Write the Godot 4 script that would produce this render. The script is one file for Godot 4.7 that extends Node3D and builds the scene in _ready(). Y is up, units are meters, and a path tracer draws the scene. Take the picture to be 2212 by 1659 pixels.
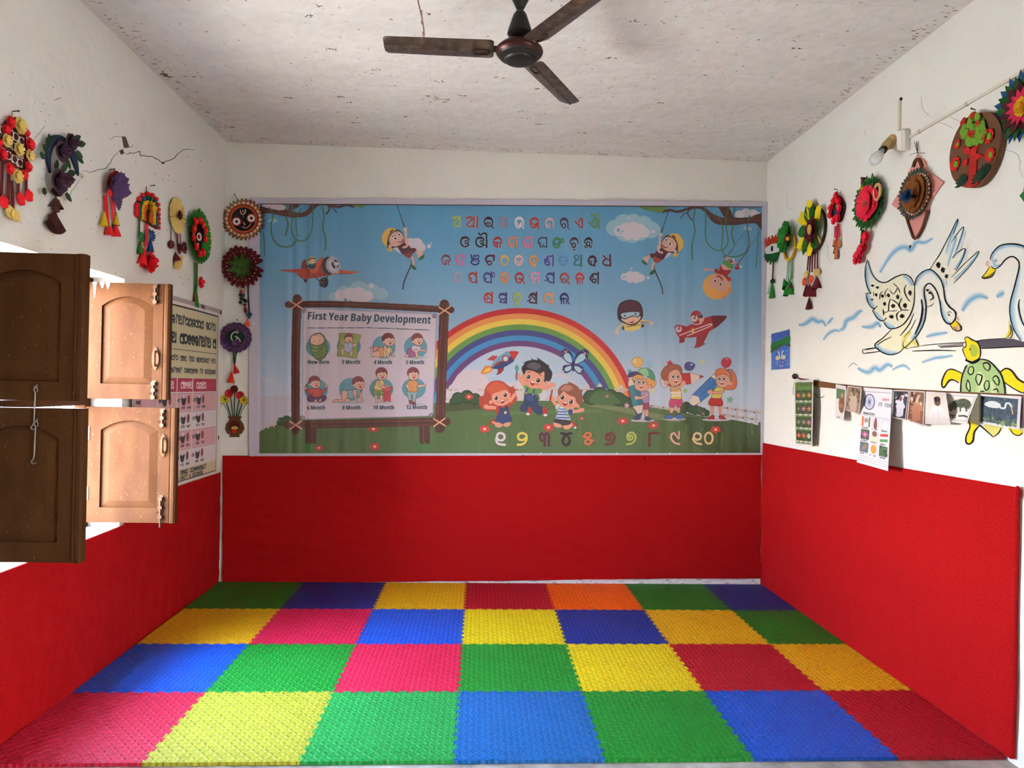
extends Node3D
# A small nursery room seen from its rear end: foam mats, red cloth dado, printed banner, wooden window shutters, paper crafts on the walls.
# Metres, y up. Back wall plane z = ZB, left wall x = XL, right wall x = XR. The camera looks along -z.

const ZB := -0.03
const XL := -1.84
const XR := 2.262
const HC := 3.27
const ZR := 6.1
const MAT_TOP := 0.015
const FPX := 1452.6
const CAM := Vector3(0.0726, 1.4892, 5.0625)
const ROT := Vector3(0.0047, -0.0481, 0.0188)

var cam_basis := Basis.from_euler(ROT)
var rng := RandomNumberGenerator.new()
var M := {}          # shared materials
var used_names := {}
var O := Vector3.ZERO   # origin of the thing that is being built

# ---------------------------------------------------------------- pixels of the photograph (2212 x 1659) to places on the room's planes
func ray(px: float, py: float) -> Vector3:
	return cam_basis * Vector3((px - 1106.0) / FPX, -(py - 829.5) / FPX, -1.0)

func hit(px: float, py: float, axis: int, value: float) -> Vector3:
	var d := ray(px, py)
	return CAM + d * ((value - CAM[axis]) / d[axis])

func wall_frame(w: String) -> Transform3D:
	if w == "L":
		return Transform3D(Basis(Vector3(0, 0, -1), Vector3.UP, Vector3(1, 0, 0)), Vector3(XL, 0, 0))
	if w == "R":
		return Transform3D(Basis(Vector3(0, 0, 1), Vector3.UP, Vector3(-1, 0, 0)), Vector3(XR, 0, 0))
	return Transform3D(Basis.IDENTITY, Vector3(0, 0, ZB))

func on_wall(w: String, px: float, py: float, off := 0.0) -> Vector2:
	if w == "L":
		var p := hit(px, py, 0, XL + off)
		return Vector2(-p.z, p.y)
	if w == "R":
		var q := hit(px, py, 0, XR - off)
		return Vector2(q.z, q.y)
	var b := hit(px, py, 2, ZB + off)
	return Vector2(b.x, b.y)

func trace(w: String, a: Array, off := 0.0) -> PackedVector2Array:
	var r := PackedVector2Array()
	for i in range(0, a.size(), 2):
		r.append(on_wall(w, a[i], a[i + 1], off))
	return r

func crop(a: Array, ox: float, oy: float, s: float) -> Array:
	var r := []
	for i in range(0, a.size(), 2):
		r.append(ox + a[i] / s)
		r.append(oy + a[i + 1] / s)
	return r

func smooth2(p: PackedVector2Array, closed := true, sub := 6) -> PackedVector2Array:
	var n := p.size()
	var r := PackedVector2Array()
	var last := n if closed else n - 1
	for i in last:
		var p0 := p[(i - 1 + n) % n] if closed or i > 0 else p[i]
		var p1 := p[i]
		var p2 := p[(i + 1) % n]
		var p3 := p[(i + 2) % n] if closed or i + 2 < n else p2
		for k in sub:
			r.append(p1.cubic_interpolate(p2, p0, p3, float(k) / sub))
	if not closed:
		r.append(p[n - 1])
	return r

func smooth3(p: Array, sub := 6) -> Array:
	var n := p.size()
	var r := []
	for i in n - 1:
		var p0: Vector3 = p[maxi(i - 1, 0)]
		var p1: Vector3 = p[i]
		var p2: Vector3 = p[i + 1]
		var p3: Vector3 = p[mini(i + 2, n - 1)]
		for k in sub:
			r.append(p1.cubic_interpolate(p2, p0, p3, float(k) / sub))
	r.append(p[n - 1])
	return r

# ---------------------------------------------------------------- mesh builder
class MB:
	var v := PackedVector3Array()
	var n := PackedVector3Array()
	var t := PackedVector2Array()
	var c := PackedColorArray()
	var col := Color.WHITE
	var use_col := false
	var xf := Transform3D.IDENTITY

	func put(p: Vector3, nn: Vector3, uv: Vector2) -> void:
		v.append(xf * p)
		n.append((xf.basis * nn).normalized())
		t.append(uv)
		c.append(col)

	func tri(a: Vector3, b: Vector3, d: Vector3, ua := Vector2.ZERO, ub := Vector2.ZERO, ud := Vector2.ZERO) -> void:
		var nn := (d - a).cross(b - a)
		if nn.length_squared() < 1e-18:
			return
		nn = nn.normalized()
		put(a, nn, ua)
		put(b, nn, ub)
		put(d, nn, ud)

	# a, b, c, d clockwise as seen from the front
	func quad(a: Vector3, b: Vector3, cc: Vector3, d: Vector3, uvs := [Vector2(0, 0), Vector2(1, 0), Vector2(1, 1), Vector2(0, 1)]) -> void:
		tri(a, b, cc, uvs[0], uvs[1], uvs[2])
		tri(a, cc, d, uvs[0], uvs[2], uvs[3])

	func box(lo: Vector3, hi: Vector3, bev := 0.0) -> void:
		var a := lo
		var b := hi
		if bev <= 0.0:
			quad(Vector3(a.x, b.y, b.z), Vector3(b.x, b.y, b.z), Vector3(b.x, a.y, b.z), Vector3(a.x, a.y, b.z))
			quad(Vector3(b.x, b.y, a.z), Vector3(a.x, b.y, a.z), Vector3(a.x, a.y, a.z), Vector3(b.x, a.y, a.z))
			quad(Vector3(a.x, b.y, a.z), Vector3(a.x, b.y, b.z), Vector3(a.x, a.y, b.z), Vector3(a.x, a.y, a.z))
			quad(Vector3(b.x, b.y, b.z), Vector3(b.x, b.y, a.z), Vector3(b.x, a.y, a.z), Vector3(b.x, a.y, b.z))
			quad(Vector3(a.x, b.y, a.z), Vector3(b.x, b.y, a.z), Vector3(b.x, b.y, b.z), Vector3(a.x, b.y, b.z))
			quad(Vector3(a.x, a.y, b.z), Vector3(b.x, a.y, b.z), Vector3(b.x, a.y, a.z), Vector3(a.x, a.y, a.z))
			return
		# chamfered: an octagon-edged slab along its thinnest axis is enough; build it from the x-y outline
		var o := PackedVector2Array([Vector2(a.x + bev, a.y), Vector2(b.x - bev, a.y), Vector2(b.x, a.y + bev), Vector2(b.x, b.y - bev), Vector2(b.x - bev, b.y), Vector2(a.x + bev, b.y), Vector2(a.x, b.y - bev), Vector2(a.x, a.y + bev)])
		plate(o, a.z, b.z, bev)

	# outline in x-y (any winding), from z0 to z1, front edge chamfered by bev
	func plate(o: PackedVector2Array, z0: float, z1: float, bev := 0.0, uvs := 1.0, uvo := Vector2.ZERO) -> void:
		var p := o.duplicate()
		if Geometry2D.is_polygon_clockwise(p):
			p.reverse()
		var top := p
		var zt := z1
		if bev > 0.0:
			var ins := Geometry2D.offset_polygon(p, -bev, Geometry2D.JOIN_MITER)
			if ins.size() == 1 and ins[0].size() == p.size():
				# the inset keeps the order but may start elsewhere
				var best := 0
				for k in p.size():
					if ins[0][k].distance_squared_to(p[0]) < ins[0][best].distance_squared_to(p[0]):
						best = k
				top = PackedVector2Array()
				for k in p.size():
					top.append(ins[0][(best + k) % p.size()])
				for k in p.size():
					var q := (k + 1) % p.size()
					quad(v3(top[q], z1), v3(top[k], z1), v3(p[k], z1 - bev), v3(p[q], z1 - bev))
				zt = z1 - bev
		var ix := Geometry2D.triangulate_polygon(top)
		for k in range(0, ix.size(), 3):
			var A := top[ix[k]]
			var B := top[ix[k + 1]]
			var D := top[ix[k + 2]]
			if (B - A).cross(D - A) > 0:
				var s := B
				B = D
				D = s
			tri(v3(A, z1), v3(B, z1), v3(D, z1), uvf(A, uvs, uvo), uvf(B, uvs, uvo), uvf(D, uvs, uvo))
		ix = Geometry2D.triangulate_polygon(p)
		for k in range(0, ix.size(), 3):
			var A := p[ix[k]]
			var B := p[ix[k + 1]]
			var D := p[ix[k + 2]]
			if (B - A).cross(D - A) < 0:
				var s := B
				B = D
				D = s
			tri(v3(A, z0), v3(B, z0), v3(D, z0), uvf(A, uvs, uvo), uvf(B, uvs, uvo), uvf(D, uvs, uvo))
		for k in p.size():
			var q := (k + 1) % p.size()
			quad(v3(p[q], zt), v3(p[k], zt), v3(p[k], z0), v3(p[q], z0), [uvf(p[q], uvs, uvo), uvf(p[k], uvs, uvo), uvf(p[k], uvs, uvo), uvf(p[q], uvs, uvo)])

	# a thin rounded bar lying in x-z under a blade
	func plate_xz(x0: float, x1: float, half: float, y: float) -> void:
		var path := []
		for i in 25:
			var a := TAU * i / 24.0
			var cx := (x0 + x1) / 2 + signf(cos(a)) * ((x1 - x0) / 2 - half * 0.55)
			path.append(Vector3(cx + cos(a) * half * 0.55, y, sin(a) * half * 0.55))
		tube(path, 0.0035, 6, false)

	func v3(p: Vector2, z: float) -> Vector3:
		return Vector3(p.x, p.y, z)

	func uvf(p: Vector2, s: float, o: Vector2) -> Vector2:
		return (p - o) * s

	# smooth surface through f(u, v), u and v from 0 to 1
	func grid(nu: int, nv: int, f: Callable, both := 0.0) -> void:
		var P := []
		for i in nu + 1:
			var row := PackedVector3Array()
			for j in nv + 1:
				row.append(f.call(float(i) / nu, float(j) / nv))
			P.append(row)
		var N := []
		for i in nu + 1:
			var row := PackedVector3Array()
			for j in nv + 1:
				var du: Vector3 = P[mini(i + 1, nu)][j] - P[maxi(i - 1, 0)][j]
				var dv: Vector3 = P[i][mini(j + 1, nv)] - P[i][maxi(j - 1, 0)]
				var nn := du.cross(dv)
				row.append(nn.normalized() if nn.length_squared() > 1e-20 else Vector3.UP)
			N.append(row)
		for i in nu:
			for j in nv:
				var ua := Vector2(float(i) / nu, 1.0 - float(j) / nv)
				var ub := Vector2(float(i + 1) / nu, 1.0 - float(j + 1) / nv)
				for s: int in ([0] if both == 0.0 else [0, 1]):
					var o := -both * float(s)
					var sg := 1.0 - 2.0 * s
					var q := [[i, j], [i, j + 1], [i + 1, j + 1], [i, j], [i + 1, j + 1], [i + 1, j]]
					if s == 1:
						q.reverse()
					for e in q:
						var nn: Vector3 = N[e[0]][e[1]]
						put(P[e[0]][e[1]] + nn * o, nn * sg, Vector2(ua.x if e[0] == i else ub.x, ua.y if e[1] == j else ub.y))

	func lathe(prof: Array, seg := 24, smooth := true) -> void:
		for k in prof.size() - 1:
			var a: Vector2 = prof[k]
			var b: Vector2 = prof[k + 1]
			var e := b - a
			var nr := Vector2(e.y, -e.x).normalized()
			var na := nr
			var nb := nr
			if smooth:
				if k > 0:
					var e0: Vector2 = a - prof[k - 1]
					var m := Vector2(e0.y, -e0.x).normalized()
					if m.dot(nr) > 0.6:
						na = (m + nr).normalized()
				if k + 2 < prof.size():
					var e1: Vector2 = prof[k + 2] - b
					var m := Vector2(e1.y, -e1.x).normalized()
					if m.dot(nr) > 0.6:
						nb = (m + nr).normalized()
			for s in seg:
				var t0 := TAU * s / seg
				var t1 := TAU * (s + 1) / seg
				var c0 := Vector3(cos(t0), 0, sin(t0))
				var c1 := Vector3(cos(t1), 0, sin(t1))
				var A := c0 * a.x + Vector3.UP * a.y
				var B := c1 * a.x + Vector3.UP * a.y
				var C := c1 * b.x + Vector3.UP * b.y
				var D := c0 * b.x + Vector3.UP * b.y
				var nA := c0 * na.x + Vector3.UP * na.y
				var nB := c1 * na.x + Vector3.UP * na.y
				var nC := c1 * nb.x + Vector3.UP * nb.y
				var nD := c0 * nb.x + Vector3.UP * nb.y
				if a.x > 1e-6:
					put(A, nA, Vector2(0, 0)); put(B, nB, Vector2(1, 0)); put(C, nC, Vector2(1, 1))
				if b.x > 1e-6:
					put(A, nA, Vector2(0, 0)); put(C, nC, Vector2(1, 1)); put(D, nD, Vector2(0, 1))

	func tube(path: Array, r, seg := 8, cap := true) -> void:
		var k := path.size()
		var up := Vector3.UP
		var rings := []
		var dirs := []
		for i in k:
			var d: Vector3 = (path[mini(i + 1, k - 1)] - path[maxi(i - 1, 0)])
			d = d.normalized() if d.length_squared() > 1e-16 else Vector3.UP
			dirs.append(d)
			if i == 0:
				up = d.cross(Vector3(0.31, 0.87, 0.37)).normalized()
			else:
				up = (up - d * up.dot(d)).normalized()
			var w := d.cross(up)
			var rr: float = r if (r is float or r is int) else r[i]
			var ring := []
			for s in seg:
				var a := TAU * s / seg
				ring.append([path[i] + (up * cos(a) + w * sin(a)) * rr, up * cos(a) + w * sin(a)])
			rings.append(ring)
		for i in k - 1:
			for s in seg:
				var q := (s + 1) % seg
				for e in [[i, s], [i, q], [i + 1, q], [i, s], [i + 1, q], [i + 1, s]]:
					put(rings[e[0]][e[1]][0], rings[e[0]][e[1]][1], Vector2(float(e[1]) / seg, float(e[0]) / k))
		if cap:
			for s in range(1, seg - 1):
				tri(rings[0][0][0], rings[0][s + 1][0], rings[0][s][0])
				tri(rings[k - 1][0][0], rings[k - 1][s][0], rings[k - 1][s + 1][0])

	func ball(ce: Vector3, r: Vector3, seg := 12, rings := 8) -> void:
		for i in rings:
			for s in seg:
				var q := []
				for e: Array in [[i, s], [i, s + 1], [i + 1, s + 1], [i + 1, s]]:
					var th: float = PI * e[0] / rings
					var ph: float = TAU * e[1] / seg
					var d := Vector3(sin(th) * cos(ph), cos(th), sin(th) * sin(ph))
					q.append([ce + d * r, (d / r).normalized(), Vector2(float(e[1]) / seg, float(e[0]) / rings)])
				for e in ([0, 1, 2, 0, 2, 3] if i > 0 and i < rings - 1 else ([0, 2, 3] if i == 0 else [0, 1, 2])):
					put(q[e][0], q[e][1], q[e][2])

	func mesh(mat: Material, origin: Vector3) -> ArrayMesh:
		var a := []
		a.resize(Mesh.ARRAY_MAX)
		# every triangle faces the way its normals point
		for k in range(0, v.size() - 2, 3):
			if (v[k + 2] - v[k]).cross(v[k + 1] - v[k]).dot(n[k] + n[k + 1] + n[k + 2]) < 0.0:
				var pv := v[k + 1]
				v[k + 1] = v[k + 2]
				v[k + 2] = pv
				var pn := n[k + 1]
				n[k + 1] = n[k + 2]
				n[k + 2] = pn
				var pt := t[k + 1]
				t[k + 1] = t[k + 2]
				t[k + 2] = pt
				var pc := c[k + 1]
				c[k + 1] = c[k + 2]
				c[k + 2] = pc
		var vv := v
		if origin != Vector3.ZERO:
			vv = PackedVector3Array()
			for p in v:
				vv.append(p - origin)
		a[Mesh.ARRAY_VERTEX] = vv
		a[Mesh.ARRAY_NORMAL] = n
		a[Mesh.ARRAY_TEX_UV] = t
		if use_col:
			a[Mesh.ARRAY_COLOR] = c
		var m := ArrayMesh.new()
		m.add_surface_from_arrays(Mesh.PRIMITIVE_TRIANGLES, a)
		if mat and mat.normal_enabled:
			var st := SurfaceTool.new()
			st.create_from(m, 0)
			st.generate_tangents()
			m = st.commit()
		m.surface_set_material(0, mat)
		return m

# ---------------------------------------------------------------- naming, things and parts
func numbered(called: String) -> String:
	if not used_names.has(called):
		used_names[called] = 0
		return called
	used_names[called] += 1
	return "%s_%03d" % [called, used_names[called]]

func tag(o: Node, label: String, category: String, group := "", kind := "") -> Node:
	if label: o.set_meta("label", label)
	if category: o.set_meta("category", category)
	if group: o.set_meta("group", group)
	if kind: o.set_meta("kind", kind)
	return o

# a Node3D at the thing's base; its parts are meshed in room coordinates and shifted to it
func thing(called: String, label: String, category: String, at: Vector3, group := "") -> Node3D:
	var o := Node3D.new()
	o.name = numbered(called)
	add_child(o)
	o.position = at
	O = at
	tag(o, label, category, group)
	return o

func part(called: String, mb: MB, mat: Material, parent: Node, sub_of := Vector3.INF) -> MeshInstance3D:
	var o := MeshInstance3D.new()
	o.name = called
	o.mesh = mb.mesh(mat, O)
	parent.add_child(o, true)
	return o

func solo(called: String, mb: MB, mat: Material, at: Vector3, label := "", category := "", group := "", kind := "") -> MeshInstance3D:
	var o := MeshInstance3D.new()
	o.name = numbered(called)
	O = at
	o.mesh = mb.mesh(mat, at)
	add_child(o)
	o.position = at
	tag(o, label, category, group, kind)
	return o

func mat(c: Color, rough := 0.8, metal := 0.0, spec := 0.5) -> StandardMaterial3D:
	var m := StandardMaterial3D.new()
	m.albedo_color = c
	m.roughness = rough
	m.metallic = metal
	m.metallic_specular = spec
	return m

func rgb(r: int, g: int, b: int) -> Color:
	return Color8(r, g, b)

func noise_tex(freq: float, colors: Array, stops: Array, size := 512, seed_ := 1, octaves := 4, type := FastNoiseLite.TYPE_SIMPLEX_SMOOTH) -> NoiseTexture2D:
	var nz := FastNoiseLite.new()
	nz.noise_type = type
	nz.seed = seed_
	nz.frequency = freq
	nz.fractal_octaves = octaves
	var tx := NoiseTexture2D.new()
	tx.width = size
	tx.height = size
	tx.seamless = true
	tx.noise = nz
	var g := Gradient.new()
	g.offsets = PackedFloat32Array(stops)
	g.colors = PackedColorArray(colors)
	tx.color_ramp = g
	return tx

func bump_tex(freq: float, strength: float, size := 512, seed_ := 3, octaves := 5) -> NoiseTexture2D:
	var nz := FastNoiseLite.new()
	nz.seed = seed_
	nz.frequency = freq
	nz.fractal_octaves = octaves
	var tx := NoiseTexture2D.new()
	tx.width = size
	tx.height = size
	tx.seamless = true
	tx.noise = nz
	tx.as_normal_map = true
	tx.bump_strength = strength
	return tx

func hash2(a: float, b: float) -> float:
	var s := sin(a * 127.1 + b * 311.7) * 43758.5453
	return s - floor(s)
# ---------------------------------------------------------------- a pen that prints flat artwork into a texture
class Pen:
	var img: Image
	var w: int
	var h: int
	var map: Callable          # artwork coordinates to texture pixels
	var k := 1.0               # texture pixels for one unit of artwork
	var gain := 1.0
	var ox := 0.0
	var oy := 0.0
	var s := 1.0

	func start(width: int, height: int, base: Color) -> void:
		w = width
		h = height
		img = Image.create(w, h, false, Image.FORMAT_RGB8)
		img.fill(tone(base))

	func frame(x: float, y: float, scale: float) -> void:
		ox = x
		oy = y
		s = scale

	func tone(c: Color) -> Color:
		if gain == 1.0:
			return c
		var l := c.srgb_to_linear()
		return Color(minf(l.r * gain, 0.9), minf(l.g * gain, 0.9), minf(l.b * gain, 0.9)).linear_to_srgb()

	func pts(a: Array) -> PackedVector2Array:
		var r := PackedVector2Array()
		for i in range(0, a.size(), 2):
			r.append(map.call(ox + a[i] / s, oy + a[i + 1] / s))
		return r

	func spline(p: PackedVector2Array, closed: bool, sub := 5) -> PackedVector2Array:
		var n := p.size()
		if n < 3:
			return p
		var r := PackedVector2Array()
		for i in (n if closed else n - 1):
			var p0 := p[(i - 1 + n) % n] if closed or i > 0 else p[i]
			var p3 := p[(i + 2) % n] if closed or i + 2 < n else p[(i + 1) % n]
			for q in sub:
				r.append(p[i].cubic_interpolate(p[(i + 1) % n], p0, p3, float(q) / sub))
		if not closed:
			r.append(p[n - 1])
		return r

	func scan(p: PackedVector2Array, c: Color) -> void:
		var n := p.size()
		if n < 3:
			return
		var lo := INF
		var hi := -INF
		for q in p:
			lo = minf(lo, q.y)
			hi = maxf(hi, q.y)
		for y in range(maxi(0, int(floor(lo))), mini(h - 1, int(ceil(hi))) + 1):
			var yc := y + 0.5
			var xs := []
			for i in n:
				var a := p[i]
				var b := p[(i + 1) % n]
				if (a.y <= yc) != (b.y <= yc):
					xs.append(a.x + (yc - a.y) / (b.y - a.y) * (b.x - a.x))
			xs.sort()
			for i in range(0, xs.size() - 1, 2):
				var x0 := maxi(0, int(round(xs[i])))
				var x1 := mini(w, int(round(xs[i + 1])))
				if x1 > x0:
					img.fill_rect(Rect2i(x0, y, x1 - x0, 1), c)

	func poly(a: Array, c: Color) -> void:
		scan(pts(a), tone(c))

	func blob(a: Array, c: Color) -> void:
		scan(spline(pts(a), true), tone(c))

	# filled blob with an inked outline
	func ink(a: Array, c: Color, lw := 0.0, lc := Color8(60, 30, 30)) -> void:
		var p := spline(pts(a), true)
		scan(p, tone(c))
		if lw > 0.0:
			p.append(p[0])
			thick(p, lw / s * k, tone(lc))

	func thick(p: PackedVector2Array, wd: float, c: Color) -> void:
		var r := maxf(wd * 0.5, 0.5)
		for i in p.size() - 1:
			var d := p[i + 1] - p[i]
			if d.length_squared() < 1e-8:
				continue
			var nn := d.normalized().orthogonal() * r
			scan(PackedVector2Array([p[i] + nn, p[i + 1] + nn, p[i + 1] - nn, p[i] - nn]), c)
		if r > 0.9:
			for q in p:
				disc(q, r, c)

	func disc(q: Vector2, r: float, c: Color) -> void:
		for y in range(maxi(0, int(floor(q.y - r))), mini(h - 1, int(ceil(q.y + r))) + 1):
			var e := r * r - (y + 0.5 - q.y) * (y + 0.5 - q.y)
			if e <= 0.0:
				continue
			e = sqrt(e)
			var x0 := maxi(0, int(round(q.x - e)))
			var x1 := mini(w, int(round(q.x + e)))
			if x1 > x0:
				img.fill_rect(Rect2i(x0, y, x1 - x0, 1), c)

	func line(a: Array, wd: float, c: Color) -> void:
		thick(pts(a), wd / s * k, tone(c))

	func curve(a: Array, wd: float, c: Color) -> void:
		thick(spline(pts(a), false), wd / s * k, tone(c))

	func ell(cx: float, cy: float, rx: float, ry: float, c: Color, rot := 0.0) -> void:
		var a := []
		var seg := clampi(int(sqrt(maxf(rx, ry) / s * k) * 5.0), 24, 220)
		for i in seg:
			var t := TAU * i / seg
			var x := cos(t) * rx
			var y := sin(t) * ry
			a.append(cx + x * cos(rot) - y * sin(rot))
			a.append(cy + x * sin(rot) + y * cos(rot))
		scan(pts(a), tone(c))

	func ring(cx: float, cy: float, rx: float, ry: float, wd: float, c: Color, from := 0.0, to := TAU) -> void:
		var a := []
		for i in 25:
			var t := lerpf(from, to, i / 24.0)
			a.append(cx + cos(t) * rx)
			a.append(cy + sin(t) * ry)
		line(a, wd, c)

	func star(cx: float, cy: float, r: float, c: Color, tips := 5, inner := 0.45, rot := -PI / 2) -> void:
		var a := []
		for i in tips * 2:
			var q := r if i % 2 == 0 else r * inner
			var t := rot + PI * i / tips
			a.append(cx + cos(t) * q)
			a.append(cy + sin(t) * q)
		poly(a, c)

	# latin lettering, taken from the outlines of a system font
	func text(words: String, x: float, y: float, size: float, c: Color, bold := true, slant := 0.0, tilt := 0.0, squeeze := 1.0) -> void:
		var tm := TextMesh.new()
		var f := SystemFont.new()
		f.font_names = PackedStringArray(["Droid Sans"])
		f.font_weight = 700 if bold else 400
		tm.font = f
		tm.font_size = 48
		tm.pixel_size = 1.0 / 48.0
		tm.depth = 0.0
		tm.text = words
		tm.horizontal_alignment = HORIZONTAL_ALIGNMENT_LEFT
		tm.vertical_alignment = VERTICAL_ALIGNMENT_BOTTOM
		tm.curve_step = 2.0
		var ar := tm.get_mesh_arrays()
		var vv: PackedVector3Array = ar[Mesh.ARRAY_VERTEX]
		var ix: PackedInt32Array = ar[Mesh.ARRAY_INDEX] if ar[Mesh.ARRAY_INDEX] != null else PackedInt32Array()
		var cc := tone(c)
		var cnt := ix.size() if ix.size() else vv.size()
		var lowest := 0.0
		for q in range(0, cnt, 3):
			var p := PackedVector2Array()
			for e in 3:
				var u := vv[ix[q + e]] if ix.size() else vv[q + e]
				var X := (u.x + u.y * slant) * size * squeeze
				var Y := -u.y * size
				p.append(map.call(ox + (x + X * cos(tilt) - Y * sin(tilt)) / s, oy + (y + X * sin(tilt) + Y * cos(tilt)) / s))
			tri_fill(p, cc)

	func tri_fill(p: PackedVector2Array, c: Color) -> void:
		var lo := minf(p[0].y, minf(p[1].y, p[2].y))
		var hi := maxf(p[0].y, maxf(p[1].y, p[2].y))
		for y in range(maxi(0, int(floor(lo))), mini(h - 1, int(ceil(hi))) + 1):
			var yc := y + 0.5
			var a := INF
			var b := -INF
			for i in 3:
				var u := p[i]
				var q := p[(i + 1) % 3]
				if (u.y <= yc) != (q.y <= yc):
					var x := u.x + (yc - u.y) / (q.y - u.y) * (q.x - u.x)
					a = minf(a, x)
					b = maxf(b, x)
			if b > a:
				var x0 := maxi(0, int(floor(a)))
				var x1 := mini(w, int(ceil(b)))
				img.fill_rect(Rect2i(x0, y, maxi(1, x1 - x0), 1), c)

	func texture() -> ImageTexture:
		return ImageTexture.create_from_image(img)
# ---------------------------------------------------------------- everything in order
const SKY_ENERGY := 6.0
const SUN_ENERGY := 14.0
const EXPOSURE := 2.15
const BANNER_GAIN := 0.9

func _ready() -> void:
	ready_light()
	ready_room()
	ready_window()
	ready_mats()
	ready_cloth()
	ready_fan()
	ready_banner()
	ready_left_crafts()
	ready_right_crafts()
	ready_prints()
	ready_mural()
	ready_cracks()
# ---------------------------------------------------------------- the room itself
func ready_light() -> void:
	var cam := Camera3D.new()
	cam.name = "camera"
	add_child(cam)
	cam.position = CAM
	cam.rotation = ROT
	cam.fov = rad_to_deg(2.0 * atan(829.5 / FPX))
	cam.near = 0.05
	cam.far = 200.0
	cam.current = true
	var we := WorldEnvironment.new()
	we.name = "world_environment"
	var e := Environment.new()
	e.background_mode = Environment.BG_SKY
	var sky := Sky.new()
	var sm := ProceduralSkyMaterial.new()
	sm.sky_top_color = Color(0.66, 0.77, 0.94)
	sm.sky_horizon_color = Color(0.97, 0.94, 0.90)
	sm.ground_horizon_color = Color(0.80, 0.76, 0.70)
	sm.ground_bottom_color = Color(0.60, 0.55, 0.48)
	sm.sky_energy_multiplier = SKY_ENERGY
	sm.ground_energy_multiplier = SKY_ENERGY
	sky.sky_material = sm
	e.sky = sky
	e.tonemap_mode = Environment.TONE_MAPPER_LINEAR
	e.tonemap_exposure = EXPOSURE
	e.sdfgi_enabled = true
	e.ssao_enabled = true
	e.ssil_enabled = true
	we.environment = e
	add_child(we)
	var sun := DirectionalLight3D.new()
	sun.name = "sun"
	add_child(sun)
	sun.look_at_from_position(Vector3.ZERO, Vector3(-0.10, -0.78, 0.62), Vector3.UP)
	sun.light_energy = SUN_ENERGY
	sun.light_color = Color(1.0, 0.95, 0.86)
	sun.light_angular_distance = 0.5
	sun.shadow_enabled = true

func structure(called: String, mb: MB, m: Material, at := Vector3.ZERO) -> MeshInstance3D:
	return solo(called, mb, m, at, "", "", "", "structure")

func plaster(tint: Color, dirt: Color, seed_: int) -> StandardMaterial3D:
	var m := mat(Color.WHITE, 0.9, 0.0, 0.35)
	m.albedo_texture = noise_tex(0.006, [dirt, tint.lerp(dirt, 0.25), tint, tint.lightened(0.05)], [0.0, 0.22, 0.5, 1.0], 1024, seed_, 6)
	m.uv1_triplanar = true
	m.uv1_world_triplanar = true
	m.uv1_scale = Vector3(0.42, 0.42, 0.42)
	m.normal_enabled = true
	m.normal_texture = bump_tex(0.03, 3.0, 1024, seed_ + 7, 5)
	m.normal_scale = 0.35
	return m

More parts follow.
